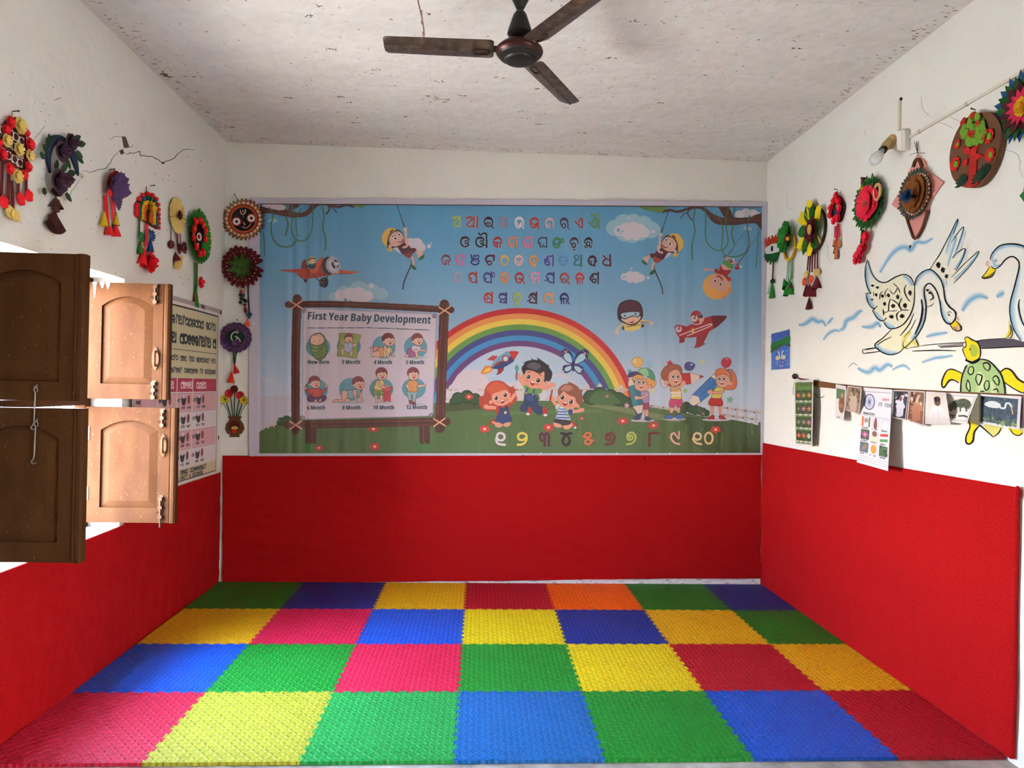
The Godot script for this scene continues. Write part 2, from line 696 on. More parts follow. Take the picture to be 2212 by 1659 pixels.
func ready_room() -> void:
	M.wall = plaster(Color(0.87, 0.857, 0.82), Color(0.85, 0.833, 0.79), 11)
	M.white_paint = mat(Color(0.86, 0.86, 0.84), 0.6)
	# floor: bare cement under and in front of the mats
	var cem := mat(Color.WHITE, 0.75)
	cem.albedo_texture = noise_tex(0.012, [Color(0.46, 0.43, 0.40), Color(0.58, 0.55, 0.51), Color(0.68, 0.65, 0.61)], [0.1, 0.5, 0.9], 512, 5, 5)
	cem.uv1_triplanar = true
	cem.uv1_world_triplanar = true
	cem.uv1_scale = Vector3(0.8, 0.8, 0.8)
	var b := MB.new()
	b.box(Vector3(XL - 0.3, -0.2, ZB - 0.25), Vector3(XR + 0.3, 0.0, ZR + 0.25))
	structure("floor", b, cem)
	# back wall
	b = MB.new()
	b.box(Vector3(XL - 0.25, 0.0, ZB - 0.25), Vector3(XR + 0.25, HC, ZB))
	structure("wall_back", b, M.wall)
	# right wall, with a doorway beside the camera, past the end of the red cloth
	b = MB.new()
	b.box(Vector3(XR, 0.0, ZB), Vector3(XR + 0.25, HC, DZ0))
	b.box(Vector3(XR, 0.0, DZ1), Vector3(XR + 0.25, HC, ZR))
	b.box(Vector3(XR, DY1, DZ0), Vector3(XR + 0.25, HC, DZ1))
	structure("wall_right", b, M.wall)
	# left wall with the window opening
	b = MB.new()
	b.box(Vector3(XL - WT, 0.0, ZB), Vector3(XL, WY0, ZR))
	b.box(Vector3(XL - WT, WY1, ZB), Vector3(XL, HC, ZR))
	b.box(Vector3(XL - WT, WY0, ZB), Vector3(XL, WY1, WZ0))
	b.box(Vector3(XL - WT, WY0, WZ1), Vector3(XL, WY1, ZR))
	structure("wall_left", b, M.wall)
	# rear wall
	b = MB.new()
	b.box(Vector3(XL - WT, 0.0, ZR), Vector3(XR + 0.25, HC, ZR + 0.25))
	structure("wall_rear", b, M.wall)
	# ground outdoors
	b = MB.new()
	b.box(Vector3(-40, -0.45, -40), Vector3(40, -0.25, 40))
	var gm := mat(Color(0.72, 0.66, 0.57), 0.95)
	structure("ground_outdoors", b, gm)
	# shaded veranda outside the doorway
	b = MB.new()
	b.box(Vector3(XR + 0.25, 2.45, ZB - 0.5), Vector3(XR + 2.6, 2.57, ZR + 1.0))
	structure("veranda_roof", b, M.wall)
	ceiling()
	# skirting seen below the cloth on the back wall
	b = MB.new()
	b.box(Vector3(XL + 0.02, 0.0, ZB), Vector3(XR - 0.01, 0.075, ZB + 0.004))
	var bm := mat(Color.WHITE, 0.75)
	bm.albedo_texture = noise_tex(0.02, [Color(0.30, 0.24, 0.21), Color(0.62, 0.56, 0.52), Color(0.82, 0.80, 0.77), Color(0.88, 0.87, 0.85)], [0.0, 0.22, 0.34, 1.0], 512, 9, 5)
	bm.uv1_triplanar = true
	bm.uv1_world_triplanar = true
	bm.uv1_scale = Vector3(1.5, 4.0, 1.5)
	structure("baseboard_back", b, bm)

func ceiling() -> void:
	var p := Pen.new()
	p.start(2048, 2048, Color(0.80, 0.765, 0.73))
	var nz := FastNoiseLite.new()
	nz.seed = 4
	nz.frequency = 0.004
	nz.fractal_octaves = 5
	# mottled limewash, in broad uneven patches
	var small := Image.create(512, 512, false, Image.FORMAT_RGB8)
	var nf := FastNoiseLite.new()
	nf.seed = 8
	nf.frequency = 0.09
	nf.fractal_octaves = 3
	for y in 512:
		for x in 512:
			var t := nz.get_noise_2d(x * 2.0, y * 6.0) * 0.5 + nf.get_noise_2d(x, y) * 0.4
			var q := 0.5 + t
			small.set_pixel(x, y, Color(0.82, 0.80, 0.775).lerp(Color(0.885, 0.87, 0.85), clampf(q, 0.0, 1.0)))
	small.resize(2048, 2048, Image.INTERPOLATE_BILINEAR)
	p.img = small
	p.map = func(x, y): return Vector2((x - (XL)) * 499.0, (y - ZB) * 499.0)
	p.k = 499.0
	rng.seed = 77
	# shuttering-board marks run across the room
	for i in 26:
		var z := ZB + 0.1 + i * 0.155 + rng.randf_range(-0.03, 0.03)
		var x0 := rng.randf_range(XL, 1.0)
		p.line([x0, z, x0 + rng.randf_range(0.4, 2.0), z + rng.randf_range(-0.008, 0.008)], 0.0025, Color(0.77, 0.745, 0.715))
	# pits and dark specks
	for i in 2600:
		var x := rng.randf_range(XL, XR)
		var z := ZB + 4.1 * pow(rng.randf(), 1.25)
		var r := 0.0016 + 0.0035 * pow(rng.randf(), 3.0)
		var g := rng.randf_range(0.36, 0.70)
		p.ell(x, z, r * rng.randf_range(0.8, 1.9), r * 0.8, Color(g, g * 0.87, g * 0.78), rng.randf_range(-0.5, 0.5))
	for i in 70:
		var x := rng.randf_range(XL, XR)
		var z := ZB + 3.4 * pow(rng.randf(), 1.1)
		var g := rng.randf_range(0.24, 0.45)
		for q in rng.randi_range(2, 7):
			p.ell(x + rng.randf_range(-0.03, 0.03), z + rng.randf_range(-0.012, 0.012), rng.randf_range(0.003, 0.011), rng.randf_range(0.002, 0.005), Color(g, g * 0.85, g * 0.75), rng.randf_range(-0.4, 0.4))
	# dirt along the edges where the ceiling meets the walls
	for i in 500:
		var t := rng.randf()
		var side := rng.randi() % 3
		var x := XL + 0.03 + absf(rng.randfn(0, 0.07)) if side == 0 else (XR - 0.02 - absf(rng.randfn(0, 0.05)) if side == 1 else rng.randf_range(XL, XR))
		var z := ZB + t * 2.6 if side < 2 else ZB + 0.02 + absf(rng.randfn(0, 0.06))
		var g := rng.randf_range(0.35, 0.6)
		p.ell(x, z, rng.randf_range(0.002, 0.016), rng.randf_range(0.0015, 0.004), Color(g, g * 0.88, g * 0.8), rng.randf_range(-0.3, 0.3))
	# joint between two casts, patched in places
	var zs := []
	for i in 40:
		zs.append(-0.242 + rng.randf_range(-0.004, 0.004))
		zs.append(ZB + 2.4 * i / 39.0)
	p.line(zs, 0.004, Color(0.80, 0.77, 0.73))
	var up := []
	for i in 14:
		up.append(-0.243 + rng.randf_range(-0.004, 0.004))
		up.append(1.45 + 1.0 * i / 13.0)
	p.line(up, 0.006, Color(0.42, 0.33, 0.28))
	for i in 5:
		p.ell(-0.243 + rng.randf_range(-0.005, 0.005), 1.45 + i * 0.1, 0.007, 0.02, Color(0.55, 0.43, 0.36))
	for i in 24:
		p.ell(-0.24 + rng.randf_range(-0.09, 0.09), 0.86 + rng.randf_range(-0.04, 0.06), rng.randf_range(0.004, 0.014), rng.randf_range(0.003, 0.006), Color(0.55, 0.45, 0.38))
	# a larger brown stain at the left
	for i in 9:
		var q := hit(355 + rng.randf_range(-12, 14), 163 + rng.randf_range(-4, 5), 1, HC)
		p.ell(q.x, q.z, 0.014, 0.007, Color(0.36, 0.28, 0.22), 0.4)
	var m := mat(Color.WHITE, 0.92, 0.0, 0.3)
	m.albedo_texture = p.texture()
	m.normal_enabled = true
	m.normal_texture = bump_tex(0.02, 4.0, 1024, 31, 5)
	m.normal_scale = 0.4
	var b := MB.new()
	var s := 499.0 / 2048.0
	var uv := func(x, z): return Vector2((x - XL) * s, (z - ZB) * s)
	b.quad(Vector3(XL - 0.25, HC, ZR + 0.25), Vector3(XR + 0.25, HC, ZR + 0.25), Vector3(XR + 0.25, HC, ZB - 0.25), Vector3(XL - 0.25, HC, ZB - 0.25), [uv.call(XL - 0.25, ZR + 0.25), uv.call(XR + 0.25, ZR + 0.25), uv.call(XR + 0.25, ZB - 0.25), uv.call(XL - 0.25, ZB - 0.25)])
	b.box(Vector3(XL - 0.25, HC + 0.001, ZB - 0.25), Vector3(XR + 0.25, HC + 0.15, ZR + 0.25))
	structure("ceiling", b, m)
# ---------------------------------------------------------------- foam mats, red cloth
const S := 0.6
func edge_teeth(len: float, flip: bool) -> PackedVector2Array:
	# from (0, 0) to (len, 0); teeth of depth d alternately to both sides of the line
	var r := PackedVector2Array()
	var count := 9
	var pitch := len / count
	var d := 0.0062 * (-1.0 if flip else 1.0)
	for i in count:
		var x := i * pitch
		var wq := pitch * 0.25
		if i == 0:
			r.append(Vector2(0, 0))
		r.append(Vector2(x + wq + 0.004, -d))
		r.append(Vector2(x + wq - 0.004, d))
		r.append(Vector2(x + 3 * wq + 0.004, d))
		r.append(Vector2(x + 3 * wq - 0.004, -d))
	r.append(Vector2(len, 0))
	return r

func weave_normal() -> ImageTexture:
	var n := 512
	var im := Image.create(n, n, false, Image.FORMAT_RGB8)
	var cells := 8
	for y in n:
		for x in n:
			var u := float(x) / n * cells
			var v := float(y) / n * cells
			var best := 0.0
			for a: int in [-1, 0, 1]:
				for b: int in [-1, 0, 1]:
					var ci := int(floor(u)) + a
					var cj := int(floor(v)) + b
					var dx := u - (ci + 0.5)
					var dy := v - (cj + 0.5)
					var even := (ci + cj) % 2 == 0
					var al := (dx + dy) * 0.7071 if even else (dx - dy) * 0.7071
					var ac := (dx - dy) * 0.7071 if even else (dx + dy) * 0.7071
					var e := 1.0 - pow(absf(al) / 0.68, 2.4) - pow(absf(ac) / 0.30, 2.0)
					best = maxf(best, e)
			var hh := sqrt(clampf(best, 0.0, 1.0))
			im.set_pixel(x, y, Color(hh, hh, hh))
	im.bump_map_to_normal_map(9.0)
	return ImageTexture.create_from_image(im)

func ready_mats() -> void:
	var nrm := weave_normal()
	var wear := noise_tex(0.015, [Color(0.86, 0.86, 0.86), Color(0.97, 0.97, 0.97), Color(1, 1, 1)], [0.1, 0.45, 1.0], 512, 41, 5)
	var colors := {
		"green": Color(0.06, 0.50, 0.14), "deep green": Color(0.03, 0.43, 0.10), "light green": Color(0.12, 0.56, 0.24),
		"blue": Color(0.05, 0.30, 0.70), "navy blue": Color(0.01, 0.19, 0.50), "bright blue": Color(0.06, 0.36, 0.62), "violet blue": Color(0.02, 0.17, 0.43),
		"yellow": Color(0.86, 0.75, 0.07), "orange yellow": Color(0.86, 0.64, 0.06), "lemon yellow": Color(0.65, 0.635, 0.17), "orange": Color(0.93, 0.36, 0.03),
		"red": Color(0.66, 0.06, 0.12), "pink red": Color(0.80, 0.11, 0.25), "pink": Color(0.74, 0.10, 0.22)}
	# row 0 lies along the back wall; from the left wall to the right wall
	var plan := [
		["deep green", "violet blue", "orange yellow", "red", "orange", "deep green", "violet blue"],
		["orange yellow", "pink red", "blue", "yellow", "navy blue", "orange yellow", "deep green"],
		["blue", "green", "pink red", "green", "yellow", "red", "orange yellow"],
		["pink", "lemon yellow", "light green", "bright blue", "green", "blue", "red"]]
	var rows := ["row along the back wall", "second row from the back wall", "third row from the back wall", "in the open front row"]
	var place := ["beside the left wall", "second from the left wall", "third from the left wall", "in the middle column", "third from the right wall", "second from the right wall", "beside the right wall"]
	var mats := {}
	for q in colors:
		var m := mat((colors[q] as Color), 0.5, 0.0, 0.38)
		m.albedo_texture = wear
		m.normal_enabled = true
		m.normal_texture = nrm
		m.normal_scale = 1.0
		mats[q] = m
	rng.seed = 5
	for j in 4:
		for i in 7:
			var x0 := (i - 3) * S
			var x1 := x0 + S
			var z0 := j * S
			var z1 := z0 + S
			if i == 6:
				x1 = XR - 0.006
			if i == 0:
				x0 = -1.815
			var g := 0.0005
			var poly := PackedVector2Array()
			# back edge, left to right
			if j == 0:
				poly.append(Vector2(x0, z0 + 0.004))
				poly.append(Vector2(x1, z0 + 0.004))
			else:
				for p in edge_teeth(x1 - x0, (i + j) % 2 == 0):
					poly.append(Vector2(x0 + p.x, z0 + p.y + g))
			# right edge, back to front
			if i < 6:
				for p in edge_teeth(z1 - z0, (i * 3 + j) % 2 == 0):
					if p.x > 0.001 and p.x < S - 0.001:
						poly.append(Vector2(x1 + p.y - g, z0 + p.x))
			# front edge, right to left
			if j == 3:
				poly.append(Vector2(x1, z1))
				poly.append(Vector2(x0, z1))
			else:
				var fr := edge_teeth(x1 - x0, (i + j + 1) % 2 == 0)
				fr.reverse()
				for p in fr:
					poly.append(Vector2(x0 + p.x, z1 + p.y - g))
			# left edge, front to back
			if i > 0:
				var le := edge_teeth(z1 - z0, ((i - 1) * 3 + j) % 2 == 0)
				le.reverse()
				for p in le:
					if p.x > 0.001 and p.x < S - 0.001:
						poly.append(Vector2(x0 + p.y + g, z0 + p.x))
			var flat := PackedVector2Array()
			for p in poly:
				flat.append(Vector2(p.x, -p.y))
			var b := MB.new()
			b.xf = Transform3D(Basis(Vector3(1, 0, 0), Vector3(0, 0, -1), Vector3(0, 1, 0)), Vector3.ZERO)
			b.plate(flat, 0.0005, MAT_TOP + rng.randf_range(-0.0004, 0.0004), 0.0, 1.0 / 0.212)
			var c: String = plan[j][i]
			solo("foam_mat_tile", b, mats[c], Vector3((x0 + x1) / 2, 0, (z0 + z1) / 2), "%s foam mat %s, %s" % [c, place[i], rows[j]], "floor mat", "interlocking foam floor mats")

# a cloth sheet fixed flat on a wall; corners in wall metres, wrinkles in real relief
func cloth(called: String, label: String, w: String, top: Array, bot: Array, seed_: int, m: Material, off := 0.012, relief := 0.004, at := Vector3.ZERO, extra = null) -> Node3D:
	var nz := FastNoiseLite.new()
	nz.seed = seed_
	nz.frequency = 1.0
	nz.fractal_octaves = 3
	var fr := wall_frame(w)
	var t := thing(called, label, "cloth", at, "red cloth sheets round the walls")
	var b := MB.new()
	b.xf = fr
	var f := func(u: float, v: float) -> Vector3:
		var a := at_along(top, u)
		var c := at_along(bot, u)
		var p := c.lerp(a, v)
		var wave := nz.get_noise_2d(p.x * 1.2, p.y * 4.5) * 1.0 + 0.5 * nz.get_noise_2d(p.x * 6.0 + 9.0, p.y * 3.0) + 0.35 * nz.get_noise_2d(p.x * 3.0 + p.y * 9.0, p.y * 2.0 - p.x)
		var d := off + relief * wave
		if extra != null:
			d += extra.call(u, v)
		return Vector3(p.x, p.y, maxf(d, 0.003))
	b.grid(160, 44, f, 0.002)
	part("sheet", b, m, t)
	return t

func at_along(a: Array, u: float) -> Vector2:
	var n := a.size() - 1
	var k := mini(int(u * n), n - 1)
	return (a[k] as Vector2).lerp(a[k + 1], u * n - k)

func ready_cloth() -> void:
	var m := mat(Color(0.64, 0.03, 0.045), 0.85, 0.0, 0.25)
	m.albedo_texture = noise_tex(0.05, [Color(0.86, 0.86, 0.86), Color(1, 1, 1)], [0.2, 0.8], 512, 51, 4)
	m.uv1_triplanar = true
	m.uv1_world_triplanar = true
	m.uv1_scale = Vector3(3, 3, 3)
	m.normal_enabled = true
	m.normal_texture = bump_tex(0.25, 2.0, 512, 53, 3)
	m.normal_scale = 0.35
	m.rim_enabled = true
	m.rim = 0.08
	m.rim_tint = 0.8
	M.red_cloth = m
	var t := cloth("red_wall_cloth", "wide red cloth stretched over the lower back wall under the printed banner", "B",
		trace("B", [482, 984, 760, 983, 1100, 981, 1400, 980, 1643, 981]), trace("B", [482, 1256, 760, 1257, 1100, 1253, 1400, 1249, 1641, 1248]), 2, m, 0.014, 0.006, Vector3(0.2, 0, ZB),
		func(u, v): return 0.012 * smoothstep(0.25, 0.0, u) * (0.5 + 0.5 * sin(v * 21.0 + u * 9.0)) * smoothstep(0.5, 0.1, v))
	tacks(t, "B", [[505, 986], [820, 986], [1130, 984], [1400, 984], [1632, 1140], [484, 1108], [1628, 985], [1390, 990]], 0.018)
	t = cloth("red_wall_cloth", "smooth red cloth covering the lower right wall, ending in a folded hem", "R",
		[Vector2(ZB + 0.02, 1.098), Vector2(0.6, 1.100), Vector2(1.2, 1.105), Vector2(1.8, 1.112), Vector2(2.44, 1.122)], [Vector2(ZB + 0.02, 0.016), Vector2(0.9, 0.016), Vector2(1.6, 0.016), Vector2(2.43, 0.018)], 8, m, 0.008, 0.0025, Vector3(XR, 0, 1.2))
	var hem := MB.new()
	hem.xf = wall_frame("R")
	hem.tube(smooth3([Vector3(2.445, 1.115, 0.012), Vector3(2.447, 0.95, 0.014), Vector3(2.444, 0.6, 0.012), Vector3(2.448, 0.3, 0.015), Vector3(2.440, 0.03, 0.012)], 8), 0.010, 8)
	part("folded_hem", hem, m, t)
	hem = MB.new()
	hem.xf = wall_frame("R")
	hem.ball(Vector3(2.452, 1.10, 0.016), Vector3(0.012, 0.03, 0.014))
	part("knotted_corner", hem, m, t)
	t = cloth("red_wall_cloth", "red cloth on the left wall between the corner and the window", "L",
		[Vector2(-1.335, 0.825), Vector2(-0.7, 0.822), Vector2(-0.3, 0.822), Vector2(0.012, 0.820)], [Vector2(-1.335, 0.004), Vector2(-0.7, 0.004), Vector2(0.01, 0.012)], 12, m, 0.016, 0.005, Vector3(XL, 0, 0.66))
	tacks(t, "L", [[462, 1105]], 0.02)
	t = cloth("red_wall_cloth", "red cloth hanging below the window sill on the left wall", "L",
		[Vector2(-3.6, WY0 + 0.004), Vector2(-2.6, WY0 + 0.003), Vector2(-1.8, WY0 + 0.002), Vector2(-1.325, WY0 + 0.006)], [Vector2(-3.6, 0.003), Vector2(-2.4, 0.003), Vector2(-1.325, 0.004)], 15, m, 0.020, 0.006, Vector3(XL, 0, 2.4))

func tacks(t: Node3D, w: String, at: Array, off: float) -> void:
	for a in at:
		var b := MB.new()
		b.xf = wall_frame(w)
		var q := on_wall(w, a[0], a[1])
		b.ball(Vector3(q.x, q.y, off), Vector3(0.008, 0.008, 0.005), 8, 5)
		part("tack", b, M.red_cloth, t)
# ---------------------------------------------------------------- window and wooden shutters
const WT := 0.27
const WY0 := 0.705
const WY1 := 2.03
const WZ0 := 1.362
const WZ1 := 2.32
const DZ0 := 4.2
const DZ1 := 4.78
const DY1 := 2.1

# brown varnish, scratched and flecked with old paint
func wood(seed_: int, base: Color, dark: Color, rough: float) -> StandardMaterial3D:
	var small := Image.create(256, 64, false, Image.FORMAT_RGB8)
	var nz := FastNoiseLite.new()
	nz.seed = seed_
	nz.frequency = 0.03
	nz.fractal_octaves = 4
	for y in 64:
		for x in 256:
			small.set_pixel(x, y, dark.lerp(base, clampf(0.6 + nz.get_noise_2d(x, y * 1.5) * 0.9, 0.0, 1.0)))
	small.resize(1024, 1024, Image.INTERPOLATE_BILINEAR)
	var p := Pen.new()
	p.w = 1024
	p.h = 1024
	p.img = small
	p.map = func(x, y): return Vector2(x, y)
	rng.seed = seed_
	for i in 420:
		var x := rng.randf() * 1024
		var y := rng.randf() * 1024
		var c := base.lerp(Color(0.72, 0.56, 0.42), rng.randf_range(0.15, 0.55))
		p.line([x, y, x + rng.randf_range(-3, 3), y + rng.randf_range(3, 16)], rng.randf_range(0.8, 1.8), c)
	for i in 70:
		p.ell(rng.randf() * 1024, rng.randf() * 1024, rng.randf_range(0.6, 1.5), rng.randf_range(0.6, 1.5), Color(0.74, 0.66, 0.58))
	for i in 40:
		var x := rng.randf() * 1024
		var y := rng.randf() * 1024
		p.line([x, y, x + rng.randf_range(8, 34), y - rng.randf_range(4, 14)], 1.0, base.lightened(0.2))
	var m := mat(Color.WHITE, rough, 0.0, 0.12)
	m.albedo_texture = p.texture()
	m.uv1_triplanar = true
	m.uv1_world_triplanar = true
	m.uv1_scale = Vector3(1.0, 1.0, 1.0)
	return m

func arch_loop(x0: float, x1: float, y0: float, ys: float, rise: float, seg := 14) -> PackedVector2Array:
	# bottom left, bottom right, up, segmental arch back to the left
	var r := PackedVector2Array([Vector2(x0, y0), Vector2(lerpf(x0, x1, 0.5), y0), Vector2(x1, y0), Vector2(x1, lerpf(y0, ys, 0.5))])
	for i in seg + 1:
		var t := 1.0 - 2.0 * i / seg
		r.append(Vector2(lerpf(x0, x1, 0.5 + 0.5 * t), ys + rise * (1.0 - t * t)))
	r.append(Vector2(x0, lerpf(y0, ys, 0.5)))
	return r

func rect_loop(src: PackedVector2Array, x0: float, x1: float, y0: float, y1: float, y_spring: float) -> PackedVector2Array:
	# the same number of points on the leaf's outer rectangle
	var r := PackedVector2Array()
	var n := src.size()
	for i in n:
		if i == 0: r.append(Vector2(x0, y0))
		elif i == 1: r.append(Vector2((x0 + x1) / 2, y0))
		elif i == 2: r.append(Vector2(x1, y0))
		elif i == 3: r.append(Vector2(x1, src[i].y))
		elif i == n - 1: r.append(Vector2(x0, src[i].y))
		else:
			var t := 1.0 - 2.0 * (i - 4) / float(n - 6)
			r.append(Vector2(lerpf(x0, x1, 0.5 + 0.5 * t), y1))
	return r

func between(b: MB, a: PackedVector2Array, za: float, c: PackedVector2Array, zc: float, flip: bool) -> void:
	for i in a.size():
		var q := (i + 1) % a.size()
		var A := Vector3(a[i].x, a[i].y, za)
		var B := Vector3(a[q].x, a[q].y, za)
		var C := Vector3(c[q].x, c[q].y, zc)
		var D := Vector3(c[i].x, c[i].y, zc)
		if flip:
			b.quad(A, B, C, D)
		else:
			b.quad(B, A, D, C)

# a leaf in its own frame: x from the hinge (0) to the free edge (w), y up, thickness 2 * th along z
func shutter(label: String, x_free: float, y0: float, y1: float, z: float, face: int, wm: Material, fittings: Array) -> Node3D:
	var xh := -2.0
	var w := x_free - xh
	var hh := y1 - y0
	var th := 0.016
	var t := thing("window_shutter", label, "shutter", Vector3(xh, y0, z), "wooden window shutter leaves")
	var fr := Transform3D(Basis.IDENTITY, Vector3(xh, y0, z))
	var sx0 := 0.17 * w
	var sx1 := 0.80 * w
	var inner := arch_loop(sx0, sx1, 0.13 * hh, 0.80 * hh, 0.085 * hh)
	var outer := rect_loop(inner, 0.0, w, 0.0, hh, 0.8 * hh)
	var b := MB.new()
	b.xf = fr
	between(b, outer, th, inner, th, false)
	between(b, outer, -th, inner, -th, true)
	between(b, inner, th, inner, -th, false)
	between(b, outer, -th, outer, th, false)
	part("leaf_frame", b, wm, t)
	# raised panel with bevelled margins on both faces
	b = MB.new()
	b.xf = fr
	var flat := arch_loop(sx0 + 0.042, sx1 - 0.046, 0.13 * hh + 0.035, 0.80 * hh - 0.022, 0.07 * hh)
	var tight := arch_loop(sx0 - 0.006, sx1 + 0.006, 0.13 * hh - 0.006, 0.80 * hh + 0.005, 0.086 * hh)
	for sg in [1, -1]:
		between(b, tight, 0.001 * sg, flat, 0.012 * sg, sg < 0)
		var ix := Geometry2D.triangulate_polygon(flat)
		for k in range(0, ix.size(), 3):
			var A := flat[ix[k]]
			var B := flat[ix[k + 1]]
			var D := flat[ix[k + 2]]
			if ((B - A).cross(D - A) > 0) == (sg > 0):
				var s := B
				B = D
				D = s
			b.tri(Vector3(A.x, A.y, 0.012 * sg), Vector3(B.x, B.y, 0.012 * sg), Vector3(D.x, D.y, 0.012 * sg))
	part("raised_panel", b, wm, t)
	# moulded strip along the free edge
	b = MB.new()
	b.xf = fr
	var prof := PackedVector2Array([Vector2(w - 0.038, th), Vector2(w - 0.033, th + 0.007), Vector2(w - 0.026, th + 0.004), Vector2(w - 0.018, th + 0.010), Vector2(w - 0.006, th + 0.010), Vector2(w + 0.003, th + 0.003), Vector2(w + 0.003, th - 0.012), Vector2(w - 0.004, th - 0.013)])
	if face < 0:
		for i in prof.size():
			prof[i].y = -prof[i].y
	b.xf = fr * Transform3D(Basis(Vector3(1, 0, 0), Vector3(0, 0, 1), Vector3(0, -1, 0)), Vector3(0, hh, 0))
	b.plate(prof, 0.0, hh)
	part("edge_moulding", b, wm, t)
	for e in fittings:
		var zf: float = (th + 0.001) * face
		var q: Array = e
		b = MB.new()
		b.xf = fr
		if q[0] == "bolt":      # tower bolt: plate, two keepers, rod with knob
			var bx: float = q[1] * w
			var by: float = q[2] * hh
			var lenb: float = q[3]
			b.box(Vector3(bx - 0.011, by, minf(zf, zf + 0.003 * face)), Vector3(bx + 0.011, by + lenb, maxf(zf, zf + 0.003 * face)))
			var pl := part("bolt_plate", b, M.brass, t)
			b = MB.new()
			b.xf = fr
			b.tube([Vector3(bx, by - q[4], zf + 0.009 * face), Vector3(bx, by + lenb * 0.9, zf + 0.009 * face)], 0.0052, 8)
			part("bolt_rod", b, M.brass, pl)
			for ky in [0.12, 0.5, 0.85]:
				b = MB.new()
				b.xf = fr
				b.box(Vector3(bx - 0.010, by + lenb * ky - 0.008, minf(zf, zf + 0.016 * face)), Vector3(bx + 0.010, by + lenb * ky + 0.008, maxf(zf, zf + 0.016 * face)))
				part("keeper", b, M.brass, pl)
			b = MB.new()
			b.xf = fr
			b.tube([Vector3(bx, by + lenb * 0.32, zf + 0.009 * face), Vector3(bx - 0.022, by + lenb * 0.32, zf + 0.014 * face)], 0.0036, 6)
			part("bolt_knob", b, M.brass, pl)
		elif q[0] == "pull":    # bow handle
			var bx: float = q[1] * w
			var by: float = q[2] * hh
			b.plate(smooth2(PackedVector2Array([Vector2(bx - 0.006, by), Vector2(bx + 0.006, by), Vector2(bx + 0.016, by + 0.03), Vector2(bx + 0.018, by + 0.055), Vector2(bx + 0.016, by + 0.085), Vector2(bx + 0.006, by + 0.115), Vector2(bx - 0.006, by + 0.115), Vector2(bx - 0.016, by + 0.085), Vector2(bx - 0.018, by + 0.055), Vector2(bx - 0.016, by + 0.03)])), minf(zf, zf + 0.004 * face), maxf(zf, zf + 0.004 * face))
			var pl := part("handle_plate", b, M.handle, t)
			b = MB.new()
			b.xf = fr
			b.tube(smooth3([Vector3(bx, by + 0.018, zf), Vector3(bx + 0.006, by + 0.03, zf + 0.024 * face), Vector3(bx + 0.009, by + 0.057, zf + 0.03 * face), Vector3(bx + 0.006, by + 0.085, zf + 0.024 * face), Vector3(bx, by + 0.098, zf)], 6), 0.0062, 8)
			part("bow_handle", b, M.handle, pl)
		elif q[0] == "drip":    # old white paint run down from the head
			var dx: float = q[1] * w
			b.plate(smooth2(PackedVector2Array([Vector2(dx, hh - 0.001), Vector2(dx + 0.022, hh - 0.001), Vector2(dx + 0.020, hh - 0.016), Vector2(dx + 0.014, hh - q[2]), Vector2(dx + 0.009, hh - q[2] * 0.8), Vector2(dx + 0.004, hh - 0.014)]), true, 4), minf(zf, zf + 0.0006 * face), maxf(zf, zf + 0.0006 * face))
			part("paint_drip", b, M.white_paint, t)
		elif q[0] == "hinge":
			var by: float = q[1] * hh
			b.box(Vector3(0.002, by, minf(zf, zf + 0.002 * face)), Vector3(0.024, by + 0.075, maxf(zf, zf + 0.002 * face)))
			part("hinge_plate", b, M.brass, t)
		elif q[0] == "hook":
			var bx: float = q[1] * w
			var by: float = q[2] * hh
			b.tube(smooth3([Vector3(bx + 0.004, by - 0.012, zf + 0.004 * face), Vector3(bx + 0.007, by, zf + 0.007 * face), Vector3(bx, by + 0.012, zf + 0.008 * face), Vector3(bx - 0.007, by, zf + 0.007 * face), Vector3(bx - 0.001, by - 0.016, zf + 0.008 * face), Vector3(bx - 0.003, by - 0.07, zf + 0.006 * face), Vector3(bx - 0.005, by - 0.135, zf + 0.007 * face), Vector3(bx - 0.012, by - 0.152, zf + 0.010 * face), Vector3(bx - 0.002, by - 0.160, zf + 0.018 * face), Vector3(bx + 0.014, by - 0.156, zf + 0.022 * face)], 5), 0.0028, 6)
			var hk := part("hook", b, M.steel, t)
			b = MB.new()
			b.xf = fr
			b.tube(smooth3([Vector3(bx, by + 0.02, zf), Vector3(bx + 0.006, by + 0.012, zf + 0.010 * face), Vector3(bx, by + 0.004, zf + 0.012 * face), Vector3(bx - 0.006, by + 0.012, zf + 0.006 * face)], 5), 0.0024, 6)
			part("screw_eye", b, M.steel, hk)
	return t

